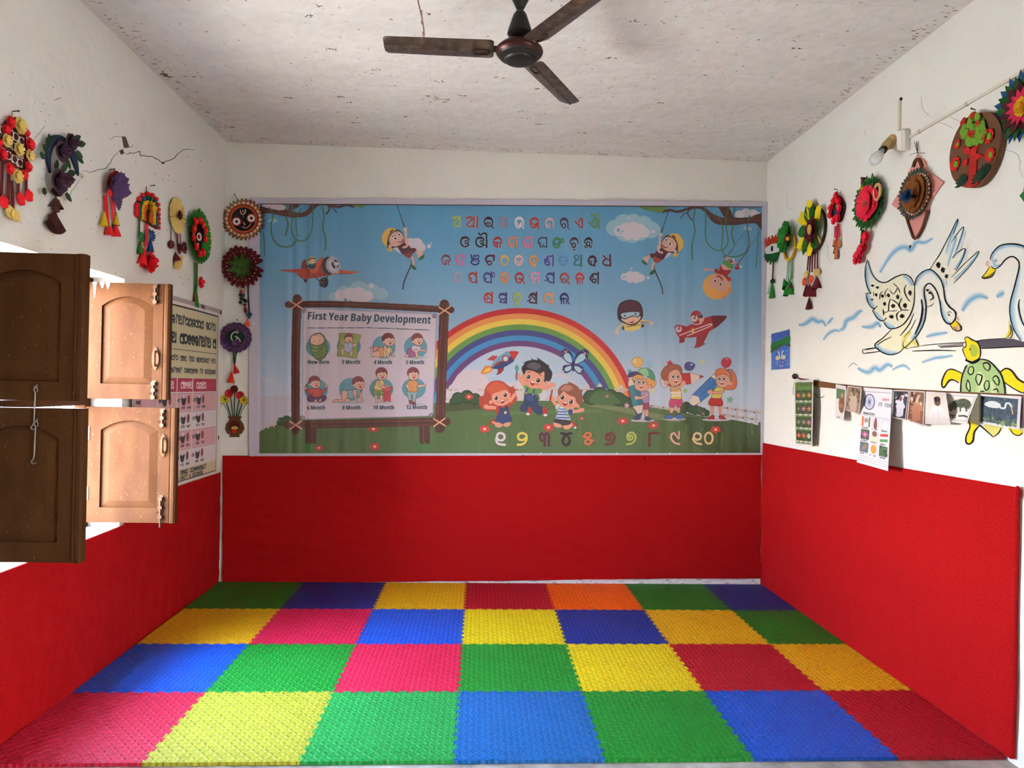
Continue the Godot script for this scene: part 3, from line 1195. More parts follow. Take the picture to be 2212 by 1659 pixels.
func ready_window() -> void:
	M.brass = mat(Color(0.30, 0.19, 0.11), 0.4, 0.5)
	M.steel = mat(Color(0.52, 0.50, 0.47), 0.4, 0.9)
	M.handle = mat(Color(0.32, 0.21, 0.12), 0.5, 0.0, 0.2)
	var w1 := wood(61, Color(0.285, 0.178, 0.10), Color(0.245, 0.145, 0.08), 0.5)
	M.shutter_wood = w1
	# fixed frame in the opening
	var win := Node3D.new()
	win.name = "window_1"
	add_child(win)
	win.position = Vector3(-2.03, WY0, (WZ0 + WZ1) / 2)
	win.set_meta("kind", "structure")
	O = win.position
	var x0 := -2.06
	var x1 := -2.002
	var pieces := [["jamb", Vector3(x0, WY0, WZ0), Vector3(x1, WY1, WZ0 + 0.05)], ["jamb", Vector3(x0, WY0, WZ1 - 0.05), Vector3(x1, WY1, WZ1)],
		["head", Vector3(x0, WY1 - 0.035, WZ0 + 0.05), Vector3(x1, WY1, WZ1 - 0.05)], ["bottom_rail", Vector3(x0, WY0, WZ0 + 0.05), Vector3(x1, WY0 + 0.03, WZ1 - 0.05)], ["transom", Vector3(x0, 1.352, WZ0 + 0.05), Vector3(x1, 1.392, WZ1 - 0.05)]]
	for q in pieces:
		var b := MB.new()
		b.box(q[1], q[2], 0.003)
		part(q[0], b, w1, win)
	# iron guard bars
	for k in 5:
		var b := MB.new()
		var z := lerpf(WZ0 + 0.05, WZ1 - 0.05, (k + 1) / 6.0)
		b.tube([Vector3(-2.075, WY0 + 0.001, z), Vector3(-2.075, WY1 - 0.001, z)], 0.005, 6)
		part("guard_bar", b, M.steel, win)
	shutter("upper brown shutter leaf swung in at the far side, daylight on its panel", -1.578, 1.388, 2.002, 1.395, 1, w1, [["bolt", 0.83, 0.82, 0.11, 0.0], ["bolt", 0.83, 0.0, 0.10, 0.0], ["pull", 0.84, 0.26], ["drip", 0.05, 0.08], ["drip", 0.14, 0.03], ["drip", 0.21, 0.035]])
	shutter("lower brown shutter leaf swung in at the far side, bolt drawn below it", -1.530, 0.735, 1.345, 1.395, 1, w1, [["bolt", 0.85, 0.83, 0.10, 0.0], ["bolt", 0.85, 0.03, 0.13, 0.04], ["pull", 0.86, 0.58], ["hinge", 0.19], ["hinge", 0.71]])
	shutter("upper dark brown shutter leaf in shade with a wire hook at its foot", -1.527, 1.400, 1.994, 2.25, 1, w1, [["hook", 0.62, 0.075]])
	shutter("lower dark brown shutter leaf in shade with a wire hook at its head", -1.521, 0.748, 1.370, 2.25, 1, w1, [["hook", 0.62, 0.90]])
# ---------------------------------------------------------------- ceiling fan
func ready_fan() -> void:
	var C := Vector3(0.222, 2.99, 2.064)
	var t := thing("ceiling_fan", "dark brown three-blade ceiling fan with bronze motor rim", "fan", Vector3(C.x, HC, C.z))
	var black := mat(Color(0.10, 0.085, 0.075), 0.45, 0.2)
	var bronze := mat(Color(0.23, 0.085, 0.05), 0.32, 0.55)
	var blade_m := mat(Color.WHITE, 0.38, 0.15)
	blade_m.albedo_texture = noise_tex(0.02, [Color(0.16, 0.125, 0.10), Color(0.27, 0.215, 0.17), Color(0.44, 0.37, 0.30)], [0.15, 0.5, 0.95], 512, 71, 5)
	blade_m.uv1_triplanar = true
	blade_m.uv1_world_triplanar = true
	blade_m.uv1_scale = Vector3(1.6, 1.6, 1.6)
	var b := MB.new()
	b.xf = Transform3D(Basis.IDENTITY, Vector3(C.x, 0, C.z))
	b.lathe([Vector2(0.0, HC - 0.085), Vector2(0.018, HC - 0.085), Vector2(0.026, HC - 0.07), Vector2(0.045, HC - 0.03), Vector2(0.055, HC), Vector2(0, HC)], 28)
	part("ceiling_canopy", b, black, t)
	b = MB.new()
	b.tube([Vector3(C.x, HC - 0.02, C.z), Vector3(C.x, C.y + 0.04, C.z)], 0.011, 12)
	part("down_rod", b, black, t)
	b = MB.new()
	b.xf = Transform3D(Basis.IDENTITY, Vector3(C.x, 0, C.z))
	b.lathe([Vector2(0.0, C.y + 0.055), Vector2(0.050, C.y + 0.075), Vector2(0.056, C.y + 0.080), Vector2(0.053, C.y + 0.095), Vector2(0.040, C.y + 0.135), Vector2(0.030, C.y + 0.165), Vector2(0.018, C.y + 0.182), Vector2(0.0, C.y + 0.184)], 28)
	part("lower_canopy", b, black, t)
	for k in 3:
		b = MB.new()
		var a := k * TAU / 3 + 0.6
		b.tube([Vector3(C.x + cos(a) * 0.022, C.y + 0.035, C.z + sin(a) * 0.022), Vector3(C.x + cos(a) * 0.030, C.y + 0.065, C.z + sin(a) * 0.030)], 0.006, 8)
		part("clamp_bolt", b, bronze, t)
	b = MB.new()
	b.xf = Transform3D(Basis.IDENTITY, Vector3(C.x, C.y, C.z))
	b.lathe([Vector2(0.0, 0.036), Vector2(0.05, 0.036), Vector2(0.085, 0.027), Vector2(0.103, 0.010), Vector2(0.107, 0.0), Vector2(0.103, -0.010), Vector2(0.094, -0.018)], 40)
	part("motor_rim", b, bronze, t)
	b = MB.new()
	b.xf = Transform3D(Basis.IDENTITY, Vector3(C.x, C.y, C.z))
	b.lathe([Vector2(0.094, -0.017), Vector2(0.090, -0.024), Vector2(0.078, -0.026), Vector2(0.076, -0.032), Vector2(0.068, -0.034), Vector2(0.066, -0.040), Vector2(0.052, -0.046), Vector2(0.02, -0.049), Vector2(0.0, -0.049)], 40)
	part("motor_cover", b, black, t)
	for k in 3:
		var ang := deg_to_rad([180.0, 60.0, -60.0][k])
		var dir := Vector3(cos(ang), 0, -sin(ang))
		var side := Vector3(-dir.z, 0, dir.x)
		var tilt := 0.16
		var up := (Vector3.UP * cos(tilt) + side * sin(tilt)).normalized()
		var sd := side * cos(tilt) - Vector3.UP * sin(tilt)
		var base := C + Vector3(0, 0.008, 0)
		var f := Transform3D(Basis(dir, up, sd), base)
		b = MB.new()
		b.xf = f
		b.box(Vector3(0.085, -0.003, -0.018), Vector3(0.16, 0.003, 0.018), 0.0)
		var arm := part("blade_arm", b, black, t)
		b = MB.new()
		b.xf = f
		# the blade is creased twice along its length
		var grid := func(u: float, v: float) -> Vector3:
			var x := lerpf(0.115, 0.6, u)
			var wd := lerpf(0.062, 0.056, u)
			var r := 0.02
			if x > 0.6 - r:
				wd *= 0.8 + 0.2 * sqrt(maxf(0.0, 1.0 - pow((x - 0.6 + r) / r, 2.0)))
			if x < 0.115 + r:
				wd *= 0.8 + 0.2 * sqrt(maxf(0.0, 1.0 - pow((0.115 + r - x) / r, 2.0)))
			var q := v * 2.0 - 1.0
			var y := -0.010 * (1.0 - q * q)
			if absf(q) < 0.16:
				y -= 0.004
			return Vector3(x, y, -q * wd)
		b.grid(48, 24, grid, 0.0015)
		var bl := part("blade", b, blade_m, t)
		b = MB.new()
		b.xf = f
		b.plate_xz(0.135, 0.205, 0.03, -0.018)
		part("blade_medallion", b, bronze, bl)
# ---------------------------------------------------------------- Odia letters and digits as pen strokes, in the coordinates of enlarged views of the photograph
func dome(p: Pen, x0: float, y0: float, x1: float, y1: float, wt: float, wb: float, c: Color) -> void:
	var a := []
	var cx := (x0 + x1) / 2
	for i in 15:
		var t := PI + PI * i / 14.0
		a.append(cx + cos(t) * (x1 - x0) / 2)
		a.append(y1 + sin(t) * (y1 - y0))
	for i in 15:
		var t := TAU - PI * i / 14.0
		a.append(cx + cos(t) * ((x1 - x0) / 2 - wb))
		a.append(y1 + sin(t) * (y1 - y0 - wt))
	p.poly(a, c)

# strokes: [width, points...] drawn as a curve; ["L", width, points...] straight; ["D", ...] crescent; ["O", cx, cy, rx, ry, width] ring; ["E", ...] spot
func strokes(p: Pen, list: Array, c: Color, fat := 0.0) -> void:
	for s: Array in list:
		if s[0] is String:
			match s[0]:
				"L": p.line(s.slice(2), s[1] + fat, c)
				"D": dome(p, s[1] - fat / 2, s[2] - fat / 2, s[3] + fat / 2, s[4] + fat / 3, s[5] + fat, s[6] + fat, c)
				"O": p.ring(s[1], s[2], s[3], s[4], s[5] + fat, c)
				"E": p.ell(s[1], s[2], s[3] + fat / 2, s[4] + fat / 2, c)
		else:
			p.curve(s.slice(1), s[0] + fat, c)

func letter(p: Pen, c: Color, list: Array) -> void:
	var light := c.get_luminance() > 0.33
	if light:
		p.ox -= 1.0 / 1.6
		strokes(p, list, Color8(66, 88, 108))
		p.ox += 1.0 / 1.6
	else:
		strokes(p, list, Color8(150, 180, 202), p.s * 1.5)
	strokes(p, list, c)

func print_letters(p: Pen) -> void:
	var k := 2212.0 / 170.0
	p.frame(970, 455, k)
	letter(p, rgb(160, 175, 85), [[50, 100, 230, 130, 190, 170, 195, 172, 240], [46, 170, 200, 215, 185, 250, 215, 238, 270, 180, 320, 122, 380, 135, 430, 200, 445, 300, 432], ["L", 55, 300, 170, 300, 465]])
	letter(p, rgb(165, 55, 50), [[48, 500, 240, 520, 195, 560, 195, 570, 245], [46, 565, 205, 610, 190, 645, 225, 632, 280, 575, 330, 515, 390, 530, 440, 600, 455, 690, 440], ["L", 50, 697, 180, 697, 480], ["L", 50, 795, 185, 795, 485]])
	letter(p, rgb(50, 25, 35), [["D", 975, 175, 1240, 330, 85, 36], [40, 1222, 320, 1216, 400, 1198, 440, 1245, 505], [38, 992, 320, 1000, 370, 1036, 430], ["O", 1062, 405, 28, 62, 32], ["O", 1126, 405, 32, 65, 32]])
	letter(p, rgb(150, 130, 150), [["D", 1405, 180, 1665, 340, 88, 40], [38, 1645, 330, 1640, 420, 1622, 460, 1652, 502], [48, 1425, 330, 1432, 400, 1460, 458], ["O", 1490, 415, 28, 60, 34], ["O", 1548, 412, 28, 60, 34], ["E", 1440, 300, 26, 30]])
	letter(p, rgb(218, 204, 210), [["D", 1835, 180, 2105, 330, 85, 44], [38, 2082, 320, 2080, 420, 2060, 460, 2095, 515], [48, 1858, 320, 1870, 400, 1902, 468, 1960, 484, 2012, 440, 2022, 350], [34, 1900, 350, 1930, 372, 1938, 418, 1980, 428, 2030, 342]])
	letter(p, rgb(50, 30, 40), [["D", 315, 728, 590, 860, 76, 30], [50, 345, 840, 332, 900, 356, 970, 420, 1018, 500, 1012, 546, 968, 520, 932, 460, 930], [40, 440, 880, 482, 852, 530, 862, 540, 900, 512, 935]])
	letter(p, rgb(32, 34, 36), [["D", 740, 730, 1005, 860, 76, 30], [50, 768, 840, 756, 900, 780, 970, 844, 1020, 920, 1015, 966, 970, 946, 934, 886, 932], [38, 868, 880, 908, 852, 952, 864, 962, 902, 936, 938], [50, 1055, 1042, 1055, 880, 1056, 740, 1050, 672, 1010, 642, 950, 655, 890, 688, 835, 645], ["L", 32, 965, 950, 1040, 1006]])
	letter(p, rgb(150, 50, 50), [["D", 1228, 735, 1500, 915, 82, 34], [40, 1245, 900, 1266, 960, 1306, 1018, 1362, 1032], [36, 1276, 906, 1345, 900, 1440, 905], ["O", 1316, 955, 24, 40, 28], ["L", 38, 1366, 895, 1366, 1045], ["L", 38, 1432, 895, 1432, 1045], [34, 1484, 890, 1470, 935]])
	letter(p, rgb(205, 130, 95), [[56, 1850, 775, 1790, 758, 1702, 785, 1676, 870, 1690, 950, 1722, 1010, 1780, 1028, 1816, 980, 1786, 936, 1740, 950], [36, 1790, 800, 1830, 858, 1880, 845], ["L", 54, 1895, 755, 1895, 1050]])
	p.frame(1135, 455, k)
	letter(p, rgb(210, 115, 140), [[54, 165, 785, 60, 768, -30, 800, -60, 880, -45, 960, 5, 1036, 60, 1036, 88, 980, 40, 938, -5, 962], ["L", 58, 165, 752, 165, 1052]])
	letter(p, rgb(170, 50, 50), [["D", 115, 190, 382, 335, 85, 38], [48, 138, 325, 148, 415, 190, 476, 250, 490, 308, 442, 318, 362], [42, 190, 352, 222, 400, 250, 428, 308, 362], [38, 362, 325, 350, 390, 368, 430, 345, 470, 386, 515]])
	letter(p, rgb(205, 165, 165), [["D", 545, 200, 800, 340, 85, 44], [48, 568, 330, 570, 420, 602, 478], ["O", 652, 440, 40, 52, 38], [44, 776, 330, 768, 420, 786, 502]])
	letter(p, rgb(55, 35, 75), [["D", 960, 200, 1205, 340, 80, 38], [36, 976, 330, 990, 395, 1022, 420], ["O", 1075, 435, 50, 60, 38], [36, 1186, 330, 1178, 378, 1200, 420, 1178, 470, 1216, 530]])
	letter(p, rgb(165, 45, 45), [["L", 44, 1388, 312, 1548, 488, 1592, 482, 1592, 250, 1560, 218, 1482, 318, 1502, 345]])
	letter(p, rgb(105, 140, 80), [["L", 42, 1780, 325, 1930, 488, 1988, 482, 1992, 262, 1960, 222, 1882, 322, 1900, 352], [48, 2070, 508, 2070, 330, 2072, 190, 2050, 125, 1995, 112, 1930, 160, 1868, 128]])
	letter(p, rgb(45, 70, 85), [[48, 372, 950, 362, 865, 402, 795, 470, 768, 565, 782], ["L", 44, 590, 752, 590, 1050], [38, 395, 918, 424, 915, 420, 980, 392, 1008, 440, 1036, 478, 1012, 490, 960, 502, 1020, 562, 1022]])
	letter(p, rgb(65, 125, 75), [["D", 760, 755, 1010, 920, 75, 35], [46, 782, 905, 800, 985, 850, 1038, 920, 1030, 956, 965, 962, 905], [38, 830, 908, 862, 958, 902, 958, 956, 890], ["O", 1042, 850, 34, 62, 30]])
	letter(p, rgb(60, 30, 40), [["D", 1235, 750, 1490, 915, 80, 35], [34, 1252, 905, 1288, 952], [30, 1472, 905, 1455, 950], ["O", 1356, 982, 48, 60, 40], ["E", 1366, 1110, 24, 32]])
	letter(p, rgb(36, 28, 30), [["D", 1640, 755, 1885, 905, 75, 35], [30, 1868, 900, 1852, 940], [30, 1655, 900, 1680, 935], ["O", 1756, 942, 42, 60, 36], ["O", 1690, 1022, 36, 28, 26], ["O", 1822, 1022, 36, 28, 26]])
	k = 2212.0 / 195.0
	p.frame(945, 545, k)
	letter(p, rgb(115, 55, 80), [["D", 90, 55, 330, 205, 66, 34], [26, 318, 200, 300, 235], [32, 108, 200, 130, 275, 170, 308, 212, 298, 222, 210], [26, 152, 200, 176, 225, 182, 280], [32, 222, 205, 262, 202, 270, 240, 270, 322]])
	letter(p, rgb(205, 110, 150), [[46, 600, 88, 525, 85, 472, 145, 480, 220, 528, 300, 588, 312, 604, 250, 545, 226, 505, 262], [36, 602, 72, 602, 155, 648, 150, 660, 82], [30, 604, 258, 640, 300, 672, 305]])
	letter(p, rgb(40, 45, 105), [[38, 830, 70, 836, 150, 880, 178], [36, 892, 80, 880, 140, 940, 170, 1000, 150, 1010, 95, 965, 78, 935, 110, 900, 80], [42, 872, 188, 832, 230, 850, 290, 920, 312, 992, 290, 1012, 225, 992, 180], [28, 892, 188, 892, 232], [28, 942, 180, 942, 232]])
	letter(p, rgb(75, 30, 50), [[56, 1388, 108, 1285, 88, 1205, 122, 1186, 190, 1222, 250], ["L", 42, 1378, 68, 1378, 212], ["O", 1276, 270, 46, 48, 40]])
	letter(p, rgb(225, 165, 80), [["D", 1530, 65, 1745, 205, 74, 38], ["O", 1637, 208, 86, 108, 36]])
	letter(p, rgb(220, 165, 155), [["D", 1870, 70, 2105, 205, 70, 38], [42, 1892, 198, 1920, 285, 1980, 322, 2048, 290, 2066, 225], [32, 1930, 212, 1972, 252, 1992, 270, 2050, 205]])
	letter(p, rgb(165, 155, 175), [["D", 390, 485, 615, 620, 62, 40], [42, 412, 610, 422, 680, 452, 732], ["O", 486, 690, 36, 44, 32], [40, 566, 630, 552, 742]])
	letter(p, rgb(155, 60, 55), [["D", 752, 488, 965, 620, 66, 36], [40, 770, 610, 798, 696, 850, 738, 940, 736], [30, 800, 622, 838, 642, 812, 692], ["L", 42, 955, 488, 955, 756]])
	letter(p, rgb(65, 65, 125), [["D", 1112, 488, 1325, 620, 66, 36], [40, 1130, 610, 1158, 696, 1210, 738, 1300, 736], [30, 1160, 622, 1198, 642, 1172, 692], ["L", 42, 1316, 488, 1316, 756], ["O", 1372, 560, 30, 60, 28]])
	letter(p, rgb(215, 135, 85), [["D", 1525, 490, 1755, 630, 70, 38], [42, 1546, 620, 1580, 700, 1650, 748], ["O", 1637, 670, 34, 44, 34], [36, 1690, 640, 1686, 760], [30, 1738, 620, 1726, 668]])
	letter(p, rgb(160, 50, 55), [["D", 1885, 495, 2125, 635, 70, 36], [40, 1906, 625, 1932, 718, 1990, 750, 2046, 722, 2058, 632], [28, 1942, 640, 1972, 682], [30, 2004, 620, 2010, 680, 2046, 662], [34, 2106, 625, 2090, 712, 2132, 772]])
	p.frame(1135, 545, k)
	letter(p, rgb(220, 150, 85), [["D", 78, 70, 320, 215, 70, 38], [38, 96, 205, 120, 288, 170, 328, 250, 330], [28, 122, 220, 150, 240, 160, 300], ["O", 220, 246, 36, 48, 32], ["L", 20, 206, 330, 206, 400], ["E", 208, 390, 22, 24]])
	letter(p, rgb(75, 70, 135), [[46, 650, 112, 568, 102, 522, 140, 558, 188, 486, 180, 470, 240, 502, 308, 560, 320, 592, 280, 556, 242, 500, 232], ["L", 44, 670, 80, 670, 338]])
	letter(p, rgb(85, 140, 185), [["D", 808, 75, 1055, 225, 70, 40], [42, 830, 216, 870, 300, 930, 330, 990, 292, 1012, 228], ["E", 900, 216, 20, 22], ["E", 972, 216, 20, 22]])
	letter(p, rgb(60, 115, 115), [["O", 1250, 130, 48, 52, 32], [40, 1288, 180, 1212, 240, 1202, 296, 1260, 324, 1352, 316], ["L", 42, 1365, 82, 1365, 345]])
	letter(p, rgb(65, 25, 45), [["D", 1515, 80, 1750, 235, 66, 36], [30, 1735, 230, 1722, 255], [40, 1536, 226, 1562, 290, 1620, 328, 1664, 322], [30, 1572, 222, 1610, 242, 1602, 288], ["L", 36, 1686, 205, 1686, 348]])
	letter(p, rgb(95, 40, 60), [["L", 40, 1895, 92, 1962, 162, 2022, 195], [42, 1962, 170, 1902, 220, 1892, 268, 1940, 324, 2060, 326], ["L", 44, 2068, 82, 2068, 348]])
	letter(p, rgb(220, 140, 165), [[44, 300, 528, 212, 512, 142, 560, 142, 628, 200, 650, 280, 622], [38, 262, 650, 202, 690, 158, 742], ["L", 42, 320, 498, 320, 760], [28, 160, 742, 226, 742]])
	letter(p, rgb(60, 60, 120), [["D", 488, 498, 706, 630, 66, 36], [34, 506, 620, 540, 650], [34, 572, 640, 512, 690, 474, 702], [42, 548, 650, 566, 718, 620, 748, 690, 745], ["L", 42, 690, 500, 690, 768]])
	letter(p, rgb(165, 80, 65), [["D", 838, 500, 1070, 645, 70, 36], [36, 856, 636, 886, 692], ["O", 940, 706, 46, 46, 38], [32, 1052, 636, 1032, 728, 1076, 778]])
	letter(p, rgb(190, 45, 60), [["D", 1208, 500, 1440, 655, 70, 36], [28, 1425, 650, 1412, 672], ["L", 36, 1264, 660, 1264, 768], ["L", 36, 1322, 645, 1322, 768], ["L", 36, 1380, 655, 1380, 768], [34, 1238, 672, 1280, 638, 1322, 652, 1360, 636, 1392, 662]])
	letter(p, rgb(45, 25, 35), [[46, 1748, 545, 1665, 536, 1620, 568, 1654, 602, 1594, 612, 1588, 668, 1624, 702], ["O", 1676, 706, 46, 46, 38], ["L", 42, 1776, 500, 1776, 768]])
	k = 2212.0 / 205.0
	p.frame(1035, 620, k)
	letter(p, rgb(170, 55, 55), [["D", 105, 130, 312, 270, 60, 32], [36, 120, 262, 142, 336, 200, 368, 290, 368], [26, 142, 282, 190, 262, 176, 318], ["L", 28, 166, 192, 268, 306], ["L", 40, 300, 128, 300, 386]])
	letter(p, rgb(65, 60, 120), [["D", 445, 135, 650, 240, 56, 34], ["O", 545, 238, 80, 52, 30], [34, 540, 292, 482, 348, 520, 364, 620, 372], ["L", 26, 560, 300, 622, 362], ["L", 40, 632, 132, 632, 382]])
	letter(p, rgb(165, 175, 75), [["D", 780, 130, 995, 280, 66, 40], [38, 800, 270, 850, 338, 900, 368, 932, 352], [28, 868, 262, 902, 338], [32, 838, 402, 900, 430, 938, 446], [34, 938, 290, 936, 352]])
	letter(p, rgb(75, 30, 55), [["D", 1145, 135, 1345, 270, 60, 34], [34, 1206, 272, 1172, 318, 1128, 330], [36, 1168, 330, 1202, 374, 1312, 372], ["L", 32, 1202, 192, 1312, 306], ["L", 40, 1332, 132, 1332, 388]])
	letter(p, rgb(230, 150, 100), [["D", 1500, 135, 1702, 270, 60, 38], [32, 1580, 270, 1522, 300, 1488, 322], [36, 1542, 312, 1580, 368, 1650, 350, 1702, 310], ["L", 38, 1692, 140, 1692, 292], [30, 1692, 300, 1736, 330, 1682, 368, 1742, 406]])
	letter(p, rgb(50, 45, 100), [["D", 1868, 135, 2090, 285, 66, 34], [32, 1882, 276, 1902, 318], ["L", 34, 1912, 292, 1912, 392], ["L", 34, 1970, 282, 1970, 392], ["L", 34, 2030, 292, 2030, 388], [32, 1905, 292, 1940, 266, 1970, 286, 2000, 266, 2036, 292], [32, 2076, 278, 2064, 348, 2100, 402]])

func print_digits(p: Pen) -> void:
	p.frame(1060, 925, 2212.0 / 250.0)
	var list := [
		[rgb(215, 200, 205), [[46, 115, 175, 138, 112, 190, 96, 250, 122, 264, 180, 230, 228, 165, 232, 118, 190, 108, 240, 150, 300, 270, 320]]],
		[rgb(225, 200, 95), [[46, 655, 200, 600, 232, 534, 205, 526, 132, 590, 96, 668, 122, 686, 190, 660, 268, 600, 310, 515, 318]]],
		[rgb(95, 30, 65), [[38, 1000, 232, 946, 222, 940, 132, 975, 96, 1012, 130, 1022, 200], ["L", 40, 1022, 170, 1022, 332], [38, 1020, 132, 1060, 96, 1098, 122, 1104, 180], ["L", 40, 1104, 160, 1104, 332]]],
		[rgb(50, 30, 45), [[40, 1340, 95, 1420, 112, 1480, 172, 1505, 232, 1480, 300, 1435, 320, 1384, 292, 1372, 222, 1430, 122, 1532, 95]]],
		[rgb(215, 110, 70), [["O", 1855, 136, 58, 42, 40], ["O", 1860, 264, 60, 46, 40], [28, 1755, 150, 1802, 192], [26, 1930, 220, 1962, 252]]]]
	for q in list:
		p.ox += 0.7
		p.oy += 0.7
		strokes(p, q[1], Color8(48, 52, 34), 4.0)
		p.ox -= 0.7
		p.oy -= 0.7
		strokes(p, q[1], q[0])
	p.frame(1300, 925, 2212.0 / 260.0)
	list = [
		[rgb(120, 35, 45), [[38, 88, 106, 64, 168, 100, 214, 146, 200, 130, 140, 126, 102, 160, 86, 214, 130, 220, 190, 180, 268, 66, 300]]],
		[rgb(170, 180, 85), [[40, 512, 175, 500, 134, 558, 150, 552, 204, 492, 216, 460, 160, 490, 98, 560, 86, 612, 140, 606, 220, 550, 278, 460, 300]]],
		[rgb(110, 28, 45), [["L", 40, 860, 320, 860, 112, 888, 86, 1030, 86]]],
		[rgb(220, 165, 155), [[40, 1420, 295, 1330, 268, 1264, 182, 1278, 112, 1320, 90], ["L", 38, 1320, 90, 1400, 195], ["L", 40, 1412, 70, 1408, 190]]],
		[rgb(220, 195, 140), [[42, 1682, 190, 1692, 122, 1750, 92, 1808, 130, 1802, 190, 1740, 214, 1694, 186, 1668, 202, 1720, 270, 1815, 295], ["O", 1955, 185, 72, 100, 42]]]]
	for q in list:
		p.ox += 0.7
		p.oy += 0.7
		strokes(p, q[1], Color8(48, 52, 34), 4.0)
		p.ox -= 0.7
		p.oy -= 0.7
		strokes(p, q[1], q[0])

# a line of small Odia-style letters, height h, from (x, y) along the direction `tilt`
func small_script(p: Pen, x: float, y: float, h: float, n: int, c: Color, wd: float, seed_: int, step := 0.86, tilt := 0.0) -> void:
	var r := RandomNumberGenerator.new()
	r.seed = seed_
	var kinds := [
		[["D", 0, 0, 10, 6, 3, 1.6], ["O", 5, 7.4, 2.4, 2.4, 1.6]],
		[["D", 0, 0, 9, 6, 3, 1.6], ["L", 1.7, 9, 0, 9, 10], [1.6, 1, 5, 2, 9, 8, 9.6]],
		[["D", 0, 0, 10, 6, 3, 1.6], ["L", 1.6, 3, 6, 3, 10], ["L", 1.6, 6, 6, 6, 10], ["L", 1.6, 8.5, 6, 8.5, 10], ["L", 1.6, 2, 6, 9, 6]],
		[["D", 0, 0, 10, 6, 3, 1.6], [1.6, 9.4, 5.6, 8.4, 8.4, 10.4, 11], [1.6, 1, 6, 2, 9, 5, 10, 7, 7]],
		[["L", 1.8, 9, 0, 9, 10], ["O", 3.4, 2.6, 2.4, 2.4, 1.6], [1.7, 4.6, 5, 1, 7, 2, 9.6, 8.6, 9.4]],
		[["O", 5, 5, 4, 4.4, 1.9]],
		[["L", 1.8, 4, -1, 4, 10], [1.6, 4, 1, 8, 0, 9, 4]]]
	var ct := cos(tilt)
	var st := sin(tilt)
	var keep := [p.ox, p.oy, p.s, p.k]
	var bx: float = p.ox + x / p.s
	var by: float = p.oy + y / p.s
	var unit: float = h / p.s / 10.0
	for i in n:
		if r.randf() < 0.10:
			continue
		var g: Array = kinds[r.randi() % kinds.size()]
		var d: float = i * h * step / keep[2]
		p.frame(bx + d * ct, by + d * st, 1.0 / unit)
		strokes(p, g, c, wd)
	p.frame(keep[0], keep[1], keep[2])
# ---------------------------------------------------------------- the printed banner on the back wall
const BX0 := -1.69
const BX1 := 2.262
const BY0 := 0.93
const BY1 := 2.97

func cloud(p: Pen, a: Array, c: Color) -> void:
	for i in range(0, a.size(), 3):
		p.ell(a[i], a[i + 1], a[i + 2], a[i + 2] * 0.92, c)

func flower(p: Pen, x: float, y: float, r: float) -> void:
	for i in 5:
		var t := TAU * i / 5 + 0.4
		p.ell(x + cos(t) * r * 0.62, y + sin(t) * r * 0.42, r * 0.5, r * 0.36, rgb(196, 62, 62))
	p.ell(x, y, r * 0.3, r * 0.24, rgb(232, 205, 150))

func bush(p: Pen, a: Array, lw: float) -> void:
	for i in range(0, a.size(), 3):
		p.ell(a[i], a[i + 1], a[i + 2] + lw, a[i + 2] + lw, rgb(36, 52, 38))
	for i in range(0, a.size(), 3):
		p.ell(a[i], a[i + 1], a[i + 2], a[i + 2] * 0.96, rgb(58, 82, 50))

func eye(p: Pen, x: float, y: float, r: float, white := true) -> void:
	if white:
		p.ell(x, y, r * 1.25, r * 1.35, rgb(232, 220, 215))
	p.ell(x, y, r, r * 1.15, rgb(52, 30, 28))
	p.ell(x - r * 0.35, y - r * 0.4, r * 0.32, r * 0.32, rgb(240, 232, 228))

